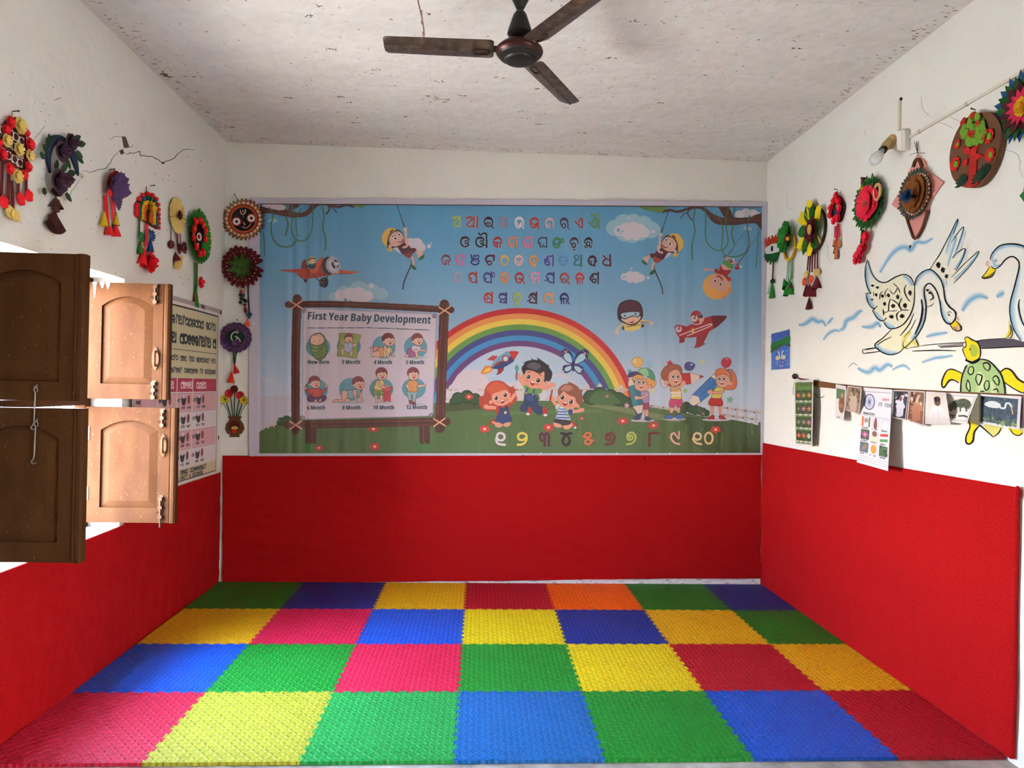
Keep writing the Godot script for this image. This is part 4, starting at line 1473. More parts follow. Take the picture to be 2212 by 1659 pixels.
func print_banner() -> ImageTexture:
	var p := Pen.new()
	p.gain = BANNER_GAIN
	var kk := 2048.0 / (BX1 - BX0)
	var hh := int(ceil((BY1 - BY0) * kk))
	p.start(2048, hh, rgb(200, 188, 198))
	p.k = kk * 5.09 / FPX
	p.map = func(x, y):
		var q := on_wall("B", x, y)
		return Vector2((q.x - BX0) * kk, (BY1 - q.y) * kk)
	# --- sky
	var stops := [440, 560, 650, 740, 820, 900]
	var tones := [rgb(84, 146, 182), rgb(104, 156, 190), rgb(128, 166, 194), rgb(158, 182, 206), rgb(184, 196, 214), rgb(196, 202, 214)]
	var y0 := 443.0
	while y0 < 980.0:
		var c: Color = tones[5]
		for i in 5:
			if y0 >= stops[i] and y0 < stops[i + 1]:
				c = tones[i].lerp(tones[i + 1], (y0 - stops[i]) / (stops[i + 1] - stops[i]))
		p.poly([558, y0 - 1, 1100, y0 - 1, 1648, y0 - 1, 1648, y0 + 3, 1100, y0 + 3, 558, y0 + 3], c)
		y0 += 2.0
	var white := rgb(206, 194, 202)
	var pale := rgb(150, 182, 196)
	# --- clouds
	p.frame(450, 400, 2212.0 / 600.0)
	cloud(p, [470, 180, 40, 520, 160, 40, 570, 178, 34, 600, 188, 24], white)
	cloud(p, [520, 285, 22, 495, 288, 12, 545, 288, 12], pale)
	cloud(p, [1200, 840, 80, 1080, 860, 60, 1300, 850, 70, 1380, 870, 52, 1010, 900, 50], pale)
	cloud(p, [1060, 880, 50, 1130, 870, 55, 1200, 865, 55, 1270, 885, 45, 1100, 910, 60, 1210, 910, 70], white)
	p.ell(1300, 805, 20, 20, white)
	p.ell(1096, 915, 13, 13, rgb(96, 140, 170))
	p.ell(1132, 925, 9, 9, rgb(96, 140, 170))
	cloud(p, [1610, 470, 50, 1660, 470, 50, 1690, 500, 42, 1640, 500, 46], white)
	p.ell(1758, 490, 16, 16, white)
	p.ell(1775, 468, 8, 8, white)
	p.frame(1250, 440, 2196.0 / 450.0)
	cloud(p, [380, 260, 95, 470, 200, 95, 570, 190, 85, 680, 220, 95, 760, 280, 95, 480, 320, 90, 560, 340, 85, 650, 320, 80], pale)
	cloud(p, [430, 290, 62, 500, 270, 70, 570, 260, 70, 640, 280, 70, 690, 310, 56, 520, 330, 60, 600, 340, 55], white)
	p.ell(415, 282, 18, 18, rgb(110, 150, 178))
	p.ell(458, 294, 10, 10, rgb(110, 150, 178))
	p.ell(438, 318, 9, 9, rgb(110, 150, 178))
	p.ell(525, 152, 15, 15, white)
	p.ell(782, 296, 20, 20, white)
	cloud(p, [480, 775, 40, 540, 755, 46, 600, 760, 46, 650, 785, 44, 540, 800, 42, 600, 805, 40], white)
	p.ell(550, 686, 11, 11, white)
	p.ell(728, 785, 16, 16, white)
	p.ell(475, 775, 11, 11, rgb(120, 155, 180))
	cloud(p, [1690, 120, 50, 1760, 100, 52, 1830, 110, 50, 1880, 125, 34], white)
	cloud(p, [1760, 265, 30, 1800, 270, 20], pale)
	# --- white cloud bank low at the left and under the rainbow
	p.frame(560, 600, 2074.0 / 500.0)
	cloud(p, [60, 1180, 130, 170, 1150, 110, 260, 1130, 90, 120, 1260, 140, 10, 1250, 130], rgb(192, 186, 198))
	p.ell(45, 915, 26, 26, white)
	p.ell(118, 928, 22, 22, white)
	# --- rainbow
	var bands := [rgb(190, 42, 50), rgb(222, 140, 78), rgb(226, 194, 82), rgb(104, 148, 76), rgb(74, 72, 130), rgb(66, 138, 190), rgb(108, 62, 112)]
	p.frame(900, 440, 2212.0 / 500.0)
	var ro := 1105.0
	for i in 7:
		var r := ro - i * 52.0
		p.ell(985, 1065 + 1105 - 65, r * 1.02, r, bands[i])
	p.ell(985, 2105, (ro - 7 * 52.0) * 1.02, ro - 7 * 52.0, rgb(180, 194, 212))
	p.frame(950, 680, 2212.0 / 720.0)
	cloud(p, [210, 470, 118, 330, 540, 100, 130, 540, 90, 60, 560, 70], rgb(208, 190, 196))
	cloud(p, [480, 520, 80, 560, 500, 70, 640, 520, 70], rgb(204, 194, 202))
	p.curve([740, 405, 820, 405, 880, 440, 905, 480], 16, rgb(208, 192, 198))
	# --- fence behind the hill
	var fence := rgb(190, 176, 172)
	for q in [[75, 480], [300, 468], [540, 500], [745, 500], [975, 470], [1060, 470], [1200, 480]]:
		p.line([q[0] - 42, 500, q[0] + 42, 498], 15, fence)
		p.line([q[0] - 42, 560, q[0] + 42, 558], 15, fence)
		p.poly([q[0] - 15, 600, q[0] - 15, q[1], q[0], q[1] - 18, q[0] + 15, q[1], q[0] + 15, 600], rgb(204, 190, 184))
		p.ell(q[0], 500, 4, 4, rgb(70, 50, 40))
	# --- hills
	p.frame(0, 0, 1)
	var grass := rgb(84, 106, 62)
	p.blob([555, 940, 600, 915, 640, 900, 720, 888, 900, 874, 1010, 868, 1150, 866, 1300, 868, 1400, 876, 1500, 896, 1600, 915, 1652, 930, 1660, 1000, 550, 1000], grass)
	p.poly([955, 873, 1040, 870, 1040, 884, 955, 890], rgb(74, 78, 50))
	p.poly([1040, 890, 1300, 884, 1300, 892, 1040, 898], rgb(92, 116, 70))
	# pale path along the ridge
	p.blob([1260, 874, 1340, 880, 1430, 896, 1480, 908, 1540, 922, 1500, 918, 1420, 906, 1340, 890], rgb(118, 126, 84))
	p.blob([1470, 905, 1560, 905, 1620, 915, 1652, 930, 1655, 985, 1560, 985, 1500, 960], rgb(70, 90, 56))
	# darker mowing streaks
	rng.seed = 3
	for i in 60:
		var x := rng.randf_range(565, 1640)
		var y := rng.randf_range(905, 950)
		p.line([x, y, x + rng.randf_range(-2, 2), y + rng.randf_range(14, 34)], rng.randf_range(2, 6), grass.lerp(rgb(96, 112, 60) if i % 2 else rgb(68, 92, 54), 0.5))
	# far fence on the right
	p.frame(1340, 765, 2212.0 / 310.0)
	for q in [[1640, 780], [1790, 800], [1930, 825], [2080, 850]]:
		p.poly([q[0] - 30, q[1] + 200, q[0] - 6, q[1], q[0] + 26, q[1] - 6, q[0] + 24, q[1] + 215], rgb(196, 182, 178))
	p.line([1560, 825, 2140, 905], 40, rgb(186, 170, 168))
	p.line([1590, 940, 2095, 1010], 38, rgb(186, 170, 168))
	for q in [[1635, 832], [1772, 855], [1915, 878], [2058, 900], [1597, 938], [1733, 960], [1878, 985], [2020, 1005]]:
		p.ell(q[0], q[1], 11, 11, rgb(62, 46, 40))
	for q in [[480, 798], [658, 828]]:
		p.line([q[0] - 60, q[1] - 5, q[0] + 90, q[1] + 18], 40, rgb(186, 172, 170))
		p.ell(q[0], q[1], 11, 11, rgb(62, 46, 40))
	# --- bushes
	bush(p, [40, 720, 80, 110, 740, 70, 160, 760, 50], 8)
	bush(p, [1010, 800, 60, 1090, 830, 80, 970, 850, 60, 1150, 860, 70], 6)
	bush(p, [1200, 870, 62, 1260, 890, 60, 1320, 910, 46, 1140, 890, 40], 6)
	p.ell(1268, 918, 22, 15, rgb(196, 110, 96))
	p.frame(950, 680, 2212.0 / 720.0)
	bush(p, [120, 555, 36, 180, 545, 40, 235, 560, 34, 90, 575, 20], 5)
	bush(p, [1000, 550, 46, 1060, 535, 50, 1130, 545, 46, 1185, 560, 42, 1230, 575, 30], 5)
	p.blob([1010, 590, 1000, 540, 1060, 500, 1120, 510, 1160, 540, 1190, 590], rgb(76, 104, 60))
	flower(p, 195, 545, 26)
	p.ell(1108, 541, 12, 9, rgb(200, 120, 110))
	p.frame(560, 600, 2074.0 / 500.0)
	bush(p, [200, 1290, 34, 250, 1275, 36, 290, 1280, 30], 4)
	p.line([5, 1325, 70, 1305, 180, 1275], 9, fence)
	p.line([5, 1360, 70, 1342, 160, 1315], 9, fence)
	for q in [30, 80, 130]:
		p.line([q, 1290 - q * 0.25, q + 8, 1370 - q * 0.25], 10, rgb(198, 184, 180))
	# --- flowers in the grass
	p.frame(560, 600, 2074.0 / 500.0)
	for q in [[1025, 1355, 44], [540, 1525, 34], [1038, 1512, 44], [2020, 1358, 42]]:
		flower(p, q[0], q[1], q[2])
	p.frame(950, 680, 2212.0 / 720.0)
	for q in [[298, 758, 34], [720, 748, 34], [942, 688, 14], [1213, 706, 34], [1416, 735, 32], [1828, 762, 32]]:
		flower(p, q[0], q[1], q[2])
	# --- branches and creepers at both upper corners
	var bark := rgb(84, 46, 42)
	var bark2 := rgb(106, 62, 54)
	p.frame(450, 400, 2212.0 / 600.0)
	p.blob([400, 170, 470, 185, 560, 205, 640, 200, 720, 225, 790, 200, 830, 150, 900, 138, 960, 148, 880, 165, 800, 240, 700, 262, 600, 250, 500, 230, 400, 232], bark)
	p.poly([655, 125, 740, 125, 725, 180, 650, 205, 640, 200], bark)
	p.curve([900, 145, 960, 160, 1040, 175, 1100, 160, 1155, 172], 20, bark)
	p.curve([960, 160, 965, 200, 945, 232], 12, bark)
	p.curve([965, 175, 1000, 190, 1022, 222], 9, bark)
	p.curve([470, 205, 600, 230, 720, 245, 800, 205], 7, bark2)
	p.blob([1140, 140, 1320, 138, 1290, 160, 1250, 168, 1215, 185, 1180, 172, 1150, 165], rgb(96, 132, 72))
	var vine := rgb(54, 92, 58)
	for q in [[[490, 185, 520, 240, 505, 330, 520, 430, 580, 490, 660, 490, 710, 440], 11], [[660, 130, 685, 220, 665, 300, 670, 380, 720, 445, 790, 430, 830, 340, 835, 180, 845, 130], 9], [[745, 190, 705, 260, 705, 340, 715, 410], 8], [[620, 130, 630, 180, 615, 200], 9], [[625, 265, 640, 320, 620, 400], 12], [[905, 145, 925, 250, 915, 340, 938, 440, 932, 520], 11], [[440, 380, 452, 450, 456, 560], 7]]:
		p.curve(q[0], q[1], vine)
		p.curve(q[0], q[1] * 0.4, rgb(88, 122, 72))
	p.frame(1250, 440, 2196.0 / 450.0)
	p.blob([1935, 120, 1860, 120, 1780, 150, 1640, 150, 1540, 155, 1450, 130, 1380, 90, 1320, 45, 1270, 45, 1340, 110, 1400, 190, 1480, 225, 1640, 230, 1760, 215, 1860, 215, 1925, 280], bark)
	p.poly([1465, 40, 1580, 40, 1620, 130, 1640, 160, 1540, 160], bark)
	p.curve([1300, 45, 1180, 50, 1040, 90, 960, 72, 885, 88], 26, bark)
	p.curve([1180, 55, 1140, 100, 1160, 140, 1185, 178], 13, bark)
	p.curve([1150, 95, 1100, 115, 1072, 156], 10, bark)
	p.curve([1380, 110, 1460, 165, 1600, 180, 1760, 180, 1880, 180], 9, bark2)
	p.blob([645, 38, 910, 38, 890, 80, 850, 100, 800, 90, 760, 80, 700, 75, 660, 55], rgb(96, 132, 72))
	for q in [[[1225, 45, 1205, 180, 1220, 290, 1190, 450, 1197, 590], 14], [[1320, 45, 1335, 150, 1330, 320, 1350, 420, 1430, 490, 1520, 485, 1570, 400, 1550, 260, 1550, 150, 1575, 45], 13], [[1475, 150, 1515, 260, 1505, 480, 1550, 550, 1660, 560, 1760, 510, 1795, 400, 1770, 240, 1800, 130], 13], [[1630, 45, 1630, 100, 1605, 130], 11], [[1620, 230, 1605, 330, 1635, 430], 14], [[1885, 260, 1880, 420, 1862, 670], 8]]:
		p.curve(q[0], q[1], vine)
		p.curve(q[0], q[1] * 0.4, rgb(92, 128, 78))
	# --- alphabet
	print_letters(p)
	# --- sign board with the first year of a baby
	p.frame(560, 600, 2074.0 / 500.0)
	var log1 := rgb(84, 44, 36)
	var log2 := rgb(116, 66, 52)
	p.poly([395, 270, 1600, 320, 1560, 1240, 380, 1275], rgb(168, 156, 170))
	p.poly([405, 280, 1585, 335, 1550, 1235, 390, 1265], rgb(206, 190, 202))
	p.poly([415, 1320, 515, 1320, 515, 1490, 415, 1480], log1)
	p.poly([1435, 1320, 1530, 1320, 1530, 1490, 1440, 1490], log1)
	p.line([440, 1330, 445, 1470], 12, log2)
	p.line([1470, 1340, 1475, 1480], 12, log2)
	for e in [[[345, 190, 330, 700, 330, 1360], 76], [[1660, 240, 1640, 800, 1620, 1350], 84], [[265, 243, 700, 240, 1200, 262, 1720, 290], 58], [[260, 1318, 800, 1310, 1200, 1300, 1680, 1290], 70]]:
		p.curve(e[0], e[1], log1)
	for e in [[[325, 210, 312, 700, 318, 1340], 9], [[360, 300, 345, 800, 345, 1250], 6], [[1640, 330, 1612, 800, 1600, 1230], 10], [[1690, 330, 1660, 800, 1650, 1230], 6], [[420, 232, 900, 242, 1580, 268], 8], [[420, 1298, 900, 1290, 1560, 1282], 9], [[400, 1335, 900, 1325, 1560, 1318], 6]]:
		p.curve(e[0], e[1], log2)
	p.ell(345, 193, 42, 16, rgb(98, 50, 42))
	p.ell(1660, 245, 46, 18, rgb(98, 50, 42))
	for e in [[335, 245], [1660, 295], [330, 1320], [1615, 1295]]:
		p.line([e[0] - 50, e[1] - 30, e[0] + 52, e[1] + 32], 13, rgb(222, 160, 128))
		p.line([e[0] + 50, e[1] - 34, e[0] - 48, e[1] + 36], 13, rgb(222, 160, 128))
	for e in [[405, 297], [1570, 347], [392, 1258], [1540, 1232]]:
		p.ell(e[0], e[1], 19, 19, rgb(90, 66, 74))
		p.ell(e[0], e[1], 13, 13, rgb(178, 160, 168))
		p.line([e[0] - 9, e[1] + 9, e[0] + 9, e[1] - 9], 4, rgb(90, 66, 74))
	for e in [445, 1480]:
		for q in [[-80, -30], [-45, -55], [0, -60], [40, -50], [80, -25], [95, 5]]:
			p.blob([e - 20, 1545, e + q[0], 1530 + q[1], e + 25, 1545], rgb(74, 116, 64))
	var tc := rgb(44, 68, 84)
	p.text("First Year Baby Development", 430, 398, 92, tc, true, 0.05, 0.036, 0.86)
	p.line([437, 452, 980, 450, 1528, 470], 6, tc)
	for e in [["New Born", 436, 786, 48], ["3 Month", 742, 786, 48], ["4 Month", 1028, 788, 48], ["5 Month", 1314, 788, 48], ["6 Month", 430, 1194, 48], ["8 Month", 746, 1194, 48], ["10 Month", 1022, 1192, 48], ["12 Month", 1318, 1190, 48]]:
		p.text(e[0], e[1], e[2], e[3], tc, true, 0.04, 0.0, 0.86)
	print_babies(p)
	print_climber(p, false)
	print_climber(p, true)
	print_plane(p)
	print_flyers(p)
	print_children(p)
	print_pencils(p)
	print_digits(p)
	return p.texture()

func baby_head(p: Pen, x: float, y: float, r: float, look := 1.0) -> void:
	var skin := rgb(222, 176, 156)
	var ln := rgb(92, 44, 46)
	p.ell(x - r * 0.15 * look, y - r * 0.28, r * 1.08, r * 1.02, ln)
	p.ell(x - r * 0.15 * look, y - r * 0.28, r * 1.03, r * 0.96, rgb(128, 64, 66))
	p.ell(x + r * 0.08 * look, y + r * 0.18, r * 0.92, r * 0.86, ln)
	p.ell(x + r * 0.08 * look, y + r * 0.18, r * 0.86, r * 0.80, skin)
	p.poly([x - r * 0.9, y - r * 0.3, x - r * 0.7, y - r * 0.9, x + r * 0.6, y - r * 0.95, x + r * 0.95, y - r * 0.25, x + r * 0.6, y - r * 0.42, x + r * 0.35, y - r * 0.25, x, y - r * 0.45, x - r * 0.45, y - r * 0.25], rgb(128, 64, 66))
	p.ell(x - r * 0.85 * look, y + r * 0.3, r * 0.22, r * 0.24, skin)
	p.ell(x - r * 0.2 + r * 0.2 * look, y + r * 0.14, r * 0.08, r * 0.1, rgb(70, 36, 36))
	p.ell(x + r * 0.32 + r * 0.2 * look, y + r * 0.14, r * 0.08, r * 0.1, rgb(70, 36, 36))
	p.blob([x - r * 0.2 + r * 0.2 * look, y + r * 0.42, x + r * 0.36 + r * 0.1 * look, y + r * 0.42, x + r * 0.1 + r * 0.15 * look, y + r * 0.78], rgb(168, 62, 66))

func print_babies(p: Pen) -> void:
	var teal := rgb(98, 150, 166)
	var skin := rgb(222, 176, 156)
	var ln := rgb(92, 44, 46)
	var shade := rgb(176, 178, 188)
	p.frame(650, 710, 1345.0 / 150.0)
	# newborn in a swaddle
	p.ell(342, 360, 235, 210, teal)
	p.ink([180, 250, 200, 160, 290, 95, 400, 100, 470, 170, 500, 300, 515, 450, 470, 560, 380, 615, 300, 590, 230, 500, 195, 380], rgb(126, 148, 86), 9, rgb(58, 40, 40))
	p.ink([190, 240, 215, 150, 300, 108, 400, 115, 450, 190, 460, 250, 390, 315, 280, 325, 205, 290], skin, 7, ln)
	for q in [[190, 300, 300, 335, 400, 320, 480, 250], [200, 360, 290, 400, 380, 390, 480, 290], [215, 450, 320, 470, 420, 400, 495, 330], [230, 500, 340, 510, 440, 470, 505, 410], [260, 550, 360, 560, 450, 530, 510, 480], [300, 590, 380, 590, 460, 560, 500, 530]]:
		p.curve(q, 8, rgb(58, 44, 42))
	p.curve([248, 250, 268, 258, 288, 248], 6, ln)
	p.curve([350, 228, 370, 234, 386, 222], 6, ln)
	p.ell(328, 290, 8, 9, rgb(170, 80, 76))
	p.curve([265, 140, 300, 130, 325, 128], 9, rgb(104, 60, 54))
	# three months, lying on a mat
	p.ell(932, 345, 232, 205, teal)
	p.ink([760, 95, 960, 95, 1150, 130, 1155, 180, 1110, 320, 1090, 560, 1040, 575, 860, 545, 715, 535, 712, 480, 740, 300, 745, 140], rgb(150, 164, 88), 8, rgb(96, 66, 50))
	for q in [[790, 160, 830, 150], [1040, 180, 1100, 170], [760, 335, 810, 340], [1020, 390, 1060, 400], [880, 500, 920, 490], [1020, 500, 1050, 510]]:
		p.line(q, 7, rgb(86, 108, 60))
	p.ink([775, 225, 800, 215, 850, 300, 830, 325, 800, 310], skin, 6, ln)
	p.ink([985, 320, 1060, 285, 1088, 305, 1050, 350, 1000, 365], skin, 6, ln)
	p.ink([850, 390, 790, 400, 775, 440, 800, 510, 845, 520, 840, 450], skin, 6, ln)
	p.ink([960, 420, 1010, 420, 1010, 470, 975, 550, 945, 540, 955, 470], skin, 6, ln)
	p.ink([850, 285, 920, 280, 1000, 285, 1000, 380, 980, 440, 910, 460, 850, 430, 845, 350], rgb(170, 176, 192), 6, ln)
	for q in [300, 335, 370]:
		p.ell(918, q, 7, 8, ln)
	baby_head(p, 935, 195, 78, 0.1)
	# six months, sitting
	p.ell(300, 1190, 230, 210, teal)
	p.ell(300, 1430, 190, 22, shade)
	p.ink([125, 1350, 180, 1290, 300, 1320, 430, 1290, 500, 1320, 480, 1390, 380, 1425, 300, 1410, 200, 1420, 140, 1400], rgb(112, 76, 116), 8, ln)
	p.ink([215, 1160, 330, 1165, 400, 1175, 410, 1290, 330, 1330, 220, 1300, 215, 1220], rgb(206, 92, 84), 7, ln)
	p.ink([225, 1170, 120, 1180, 90, 1170, 100, 1210, 180, 1275, 235, 1260], rgb(206, 92, 84), 7, ln)
	p.ink([380, 1175, 440, 1190, 500, 1140, 505, 1165, 450, 1245, 395, 1240], rgb(206, 92, 84), 7, ln)
	p.ink([470, 1100, 500, 1080, 535, 1100, 510, 1145, 480, 1140], skin, 6, ln)
	p.ink([65, 1150, 90, 1130, 125, 1150, 110, 1180, 80, 1180], skin, 6, ln)
	p.ell(112, 1105, 22, 28, rgb(140, 104, 76))
	p.ink([270, 1380, 310, 1370, 320, 1420, 290, 1435, 265, 1410], skin, 5, ln)
	p.ink([340, 1400, 390, 1360, 410, 1385, 380, 1415], skin, 5, ln)
	baby_head(p, 285, 1050, 105)
	# eight months, crawling
	p.ell(970, 1180, 228, 225, teal)
	p.ell(960, 1435, 270, 24, shade)
	p.ink([620, 1420, 660, 1380, 800, 1370, 790, 1300, 800, 1220, 860, 1195, 920, 1230, 910, 1330, 880, 1400, 700, 1425], skin, 7, ln)
	p.ink([870, 1360, 950, 1370, 940, 1415, 860, 1420], skin, 6, ln)
	p.ink([870, 1195, 1000, 1190, 1100, 1170, 1165, 1200, 1140, 1270, 1080, 1340, 950, 1355, 900, 1320, 915, 1240], rgb(140, 168, 176), 7, ln)
	p.ink([1010, 1210, 1050, 1175, 1085, 1210, 1080, 1330, 1120, 1410, 1080, 1425, 1050, 1360, 1010, 1270], skin, 6, ln)
	p.ink([1130, 1280, 1165, 1220, 1180, 1330, 1225, 1400, 1180, 1415, 1150, 1350], skin, 6, ln)
	baby_head(p, 1130, 1070, 112)
	p.frame(790, 710, 1345.0 / 150.0)
	# four months, on the tummy
	p.ell(355, 365, 228, 225, teal)
	p.ell(320, 545, 250, 22, shade)
	p.ink([80, 365, 120, 370, 160, 385, 150, 460, 200, 440, 280, 430, 300, 540, 150, 545, 105, 500, 110, 430, 110, 400], skin, 7, ln)
	p.ink([165, 355, 240, 350, 235, 400, 180, 450, 165, 430], rgb(214, 150, 130), 6, ln)
	p.ink([240, 390, 350, 375, 360, 540, 290, 545, 290, 470], rgb(222, 160, 106), 7, ln)
	p.ink([345, 385, 430, 370, 500, 380, 480, 470, 440, 540, 360, 535, 345, 450], rgb(220, 200, 130), 7, ln)
	p.ink([350, 360, 385, 325, 410, 380, 430, 480, 475, 540, 420, 550, 390, 480], skin, 6, ln)
	p.ink([480, 400, 510, 390, 530, 490, 575, 535, 525, 540, 500, 480], skin, 6, ln)
	baby_head(p, 455, 230, 112)
	# five months, on the knees
	p.ell(968, 365, 226, 225, teal)
	p.ell(1000, 560, 200, 22, shade)
	p.ink([800, 460, 830, 395, 890, 380, 950, 440, 965, 540, 830, 555, 820, 510], rgb(158, 90, 130), 7, ln)
	p.ink([750, 548, 790, 510, 830, 510, 820, 550], skin, 6, ln)
	p.ink([885, 380, 930, 330, 1000, 340, 1060, 350, 1075, 395, 1040, 440, 1010, 470, 950, 470], rgb(206, 196, 208), 7, ln)
	p.ink([945, 410, 1000, 400, 1010, 480, 1040, 555, 985, 560, 960, 480], skin, 6, ln)
	p.ink([1045, 410, 1100, 405, 1185, 430, 1180, 455, 1110, 440, 1050, 440], skin, 6, ln)
	baby_head(p, 1015, 225, 105)
	# ten months, at a stool
	p.ell(308, 1170, 230, 210, teal)
	p.ell(340, 1425, 180, 24, shade)
	p.ink([170, 1290, 230, 1290, 225, 1400, 250, 1430, 200, 1440, 195, 1380], skin, 6, ln)
	p.ink([290, 1280, 350, 1270, 330, 1360, 350, 1410, 300, 1400, 280, 1370], skin, 6, ln)
	p.ink([155, 1170, 330, 1180, 350, 1280, 290, 1285, 250, 1230, 230, 1290, 160, 1285], rgb(126, 148, 82), 7, ln)
	p.ink([220, 1010, 340, 1005, 360, 1090, 330, 1190, 170, 1170, 190, 1080], rgb(222, 196, 122), 7, ln)
	p.poly([355, 1220, 490, 1220, 490, 1420, 455, 1420, 420, 1395, 385, 1425, 355, 1425], rgb(186, 68, 76))
	p.ink([330, 1150, 420, 1120, 505, 1140, 505, 1200, 420, 1230, 335, 1210], rgb(206, 88, 92), 7, ln)
	p.ink([230, 1040, 270, 1020, 300, 1090, 400, 1135, 400, 1165, 300, 1150, 245, 1100], skin, 6, ln)
	p.ink([360, 1060, 400, 1095, 470, 1110, 460, 1135, 380, 1115], skin, 6, ln)
	baby_head(p, 315, 890, 108, 0.3)
	# twelve months, standing
	p.ell(935, 1160, 230, 205, teal)
	p.ell(960, 1465, 170, 24, shade)
	p.ink([805, 1220, 990, 1225, 980, 1330, 960, 1430, 910, 1430, 905, 1290, 880, 1290, 890, 1400, 840, 1400, 820, 1320], rgb(146, 170, 172), 7, ln)
	p.ink([840, 1395, 890, 1395, 905, 1450, 860, 1460], rgb(140, 60, 66), 6, ln)
	p.ink([910, 1425, 960, 1425, 975, 1475, 915, 1480], rgb(140, 60, 66), 6, ln)
	p.ink([800, 1060, 860, 1010, 980, 1010, 1020, 1080, 990, 1110, 995, 1220, 810, 1215, 830, 1120], rgb(218, 150, 84), 7, ln)
	p.ink([800, 1080, 840, 1090, 835, 1130, 890, 1180, 870, 1205, 800, 1155, 780, 1120], skin, 6, ln)
	p.ink([995, 1105, 1080, 1085, 1170, 1085, 1150, 1115, 1060, 1140, 1000, 1135], skin, 6, ln)
	baby_head(p, 925, 890, 110, 0.3)

func print_climber(p: Pen, mirrored: bool) -> void:
	# a boy on a rope; the second one is a mirror image under the right-hand branch
	p.frame(815, 480, 1348.0 / 130.0)
	var keep := p.map
	if mirrored:
		p.map = func(x, y): return keep.call(1401.0 + (901.0 - x) * 0.98, 492.0 + (y - 480.0) * 0.985 + 0.0)
	var skin := rgb(214, 166, 150)
	p.line([430, -420, 570, 0], 15, rgb(62, 38, 38))
	p.line([570, 0, 615, 130, 650, 400], 24, rgb(62, 38, 38))
	p.curve([770, 800, 780, 900, 740, 1020, 660, 1200, 600, 1360, 578, 1505], 26, rgb(62, 38, 38))
	p.blob([1030, 690, 950, 810, 1000, 820, 870, 590, 830, 640], skin)
	p.curve([850, 630, 920, 700, 945, 800], 55, skin)
	p.curve([760, 770, 805, 850, 805, 960], 58, skin)
	p.blob([930, 830, 960, 790, 1040, 740, 1060, 770, 1020, 830, 940, 858], rgb(52, 104, 62))
	p.blob([755, 960, 810, 970, 880, 1055, 850, 1078, 790, 1050], rgb(52, 104, 62))
	p.blob([720, 600, 870, 600, 840, 690, 740, 690], rgb(78, 40, 42))
	p.blob([560, 690, 740, 600, 790, 740, 730, 805, 660, 790], rgb(142, 56, 46))
	p.blob([440, 545, 600, 380, 660, 460, 770, 620, 690, 690, 560, 715], rgb(86, 46, 60))
	p.blob([370, 590, 440, 560, 540, 700, 480, 690], rgb(196, 190, 204))
	p.curve([640, 180, 645, 300, 640, 400], 48, skin)
	p.ell(625, 165, 42, 40, skin)
	p.curve([680, 430, 670, 540, 590, 575], 46, skin)
	p.ell(655, 450, 42, 42, skin)
	p.blob([220, 540, 240, 380, 330, 210, 480, 180, 570, 270, 610, 380, 570, 490, 450, 560, 330, 590, 260, 590], rgb(54, 34, 38))
	p.blob([285, 480, 265, 370, 350, 250, 470, 210, 560, 280, 600, 370, 570, 480, 450, 545, 330, 545], skin)
	p.ell(290, 550, 42, 42, skin)
	p.blob([110, 420, 120, 290, 220, 160, 340, 135, 420, 180, 290, 270, 235, 390, 220, 550, 150, 500], rgb(222, 172, 80))
	p.blob([285, 240, 300, 200, 350, 175, 380, 185, 310, 245], rgb(96, 48, 40))
	p.blob([215, 600, 300, 590, 350, 610, 320, 670, 250, 650], rgb(222, 172, 80))
	p.ell(405, 370, 48, 40, rgb(230, 220, 216), -0.5)
	p.ell(410, 372, 24, 26, rgb(46, 30, 32))
	p.ell(495, 280, 40, 34, rgb(230, 220, 216), -0.5)
	p.ell(495, 285, 20, 22, rgb(46, 30, 32))
	p.curve([345, 340, 370, 320, 395, 325], 9, rgb(54, 34, 38))
	p.curve([440, 260, 450, 240, 470, 240], 8, rgb(54, 34, 38))
	p.blob([460, 445, 540, 430, 575, 375, 580, 430, 520, 470], rgb(150, 50, 48))
	p.curve([475, 440, 540, 425, 565, 390], 9, rgb(232, 220, 216))
	p.map = keep

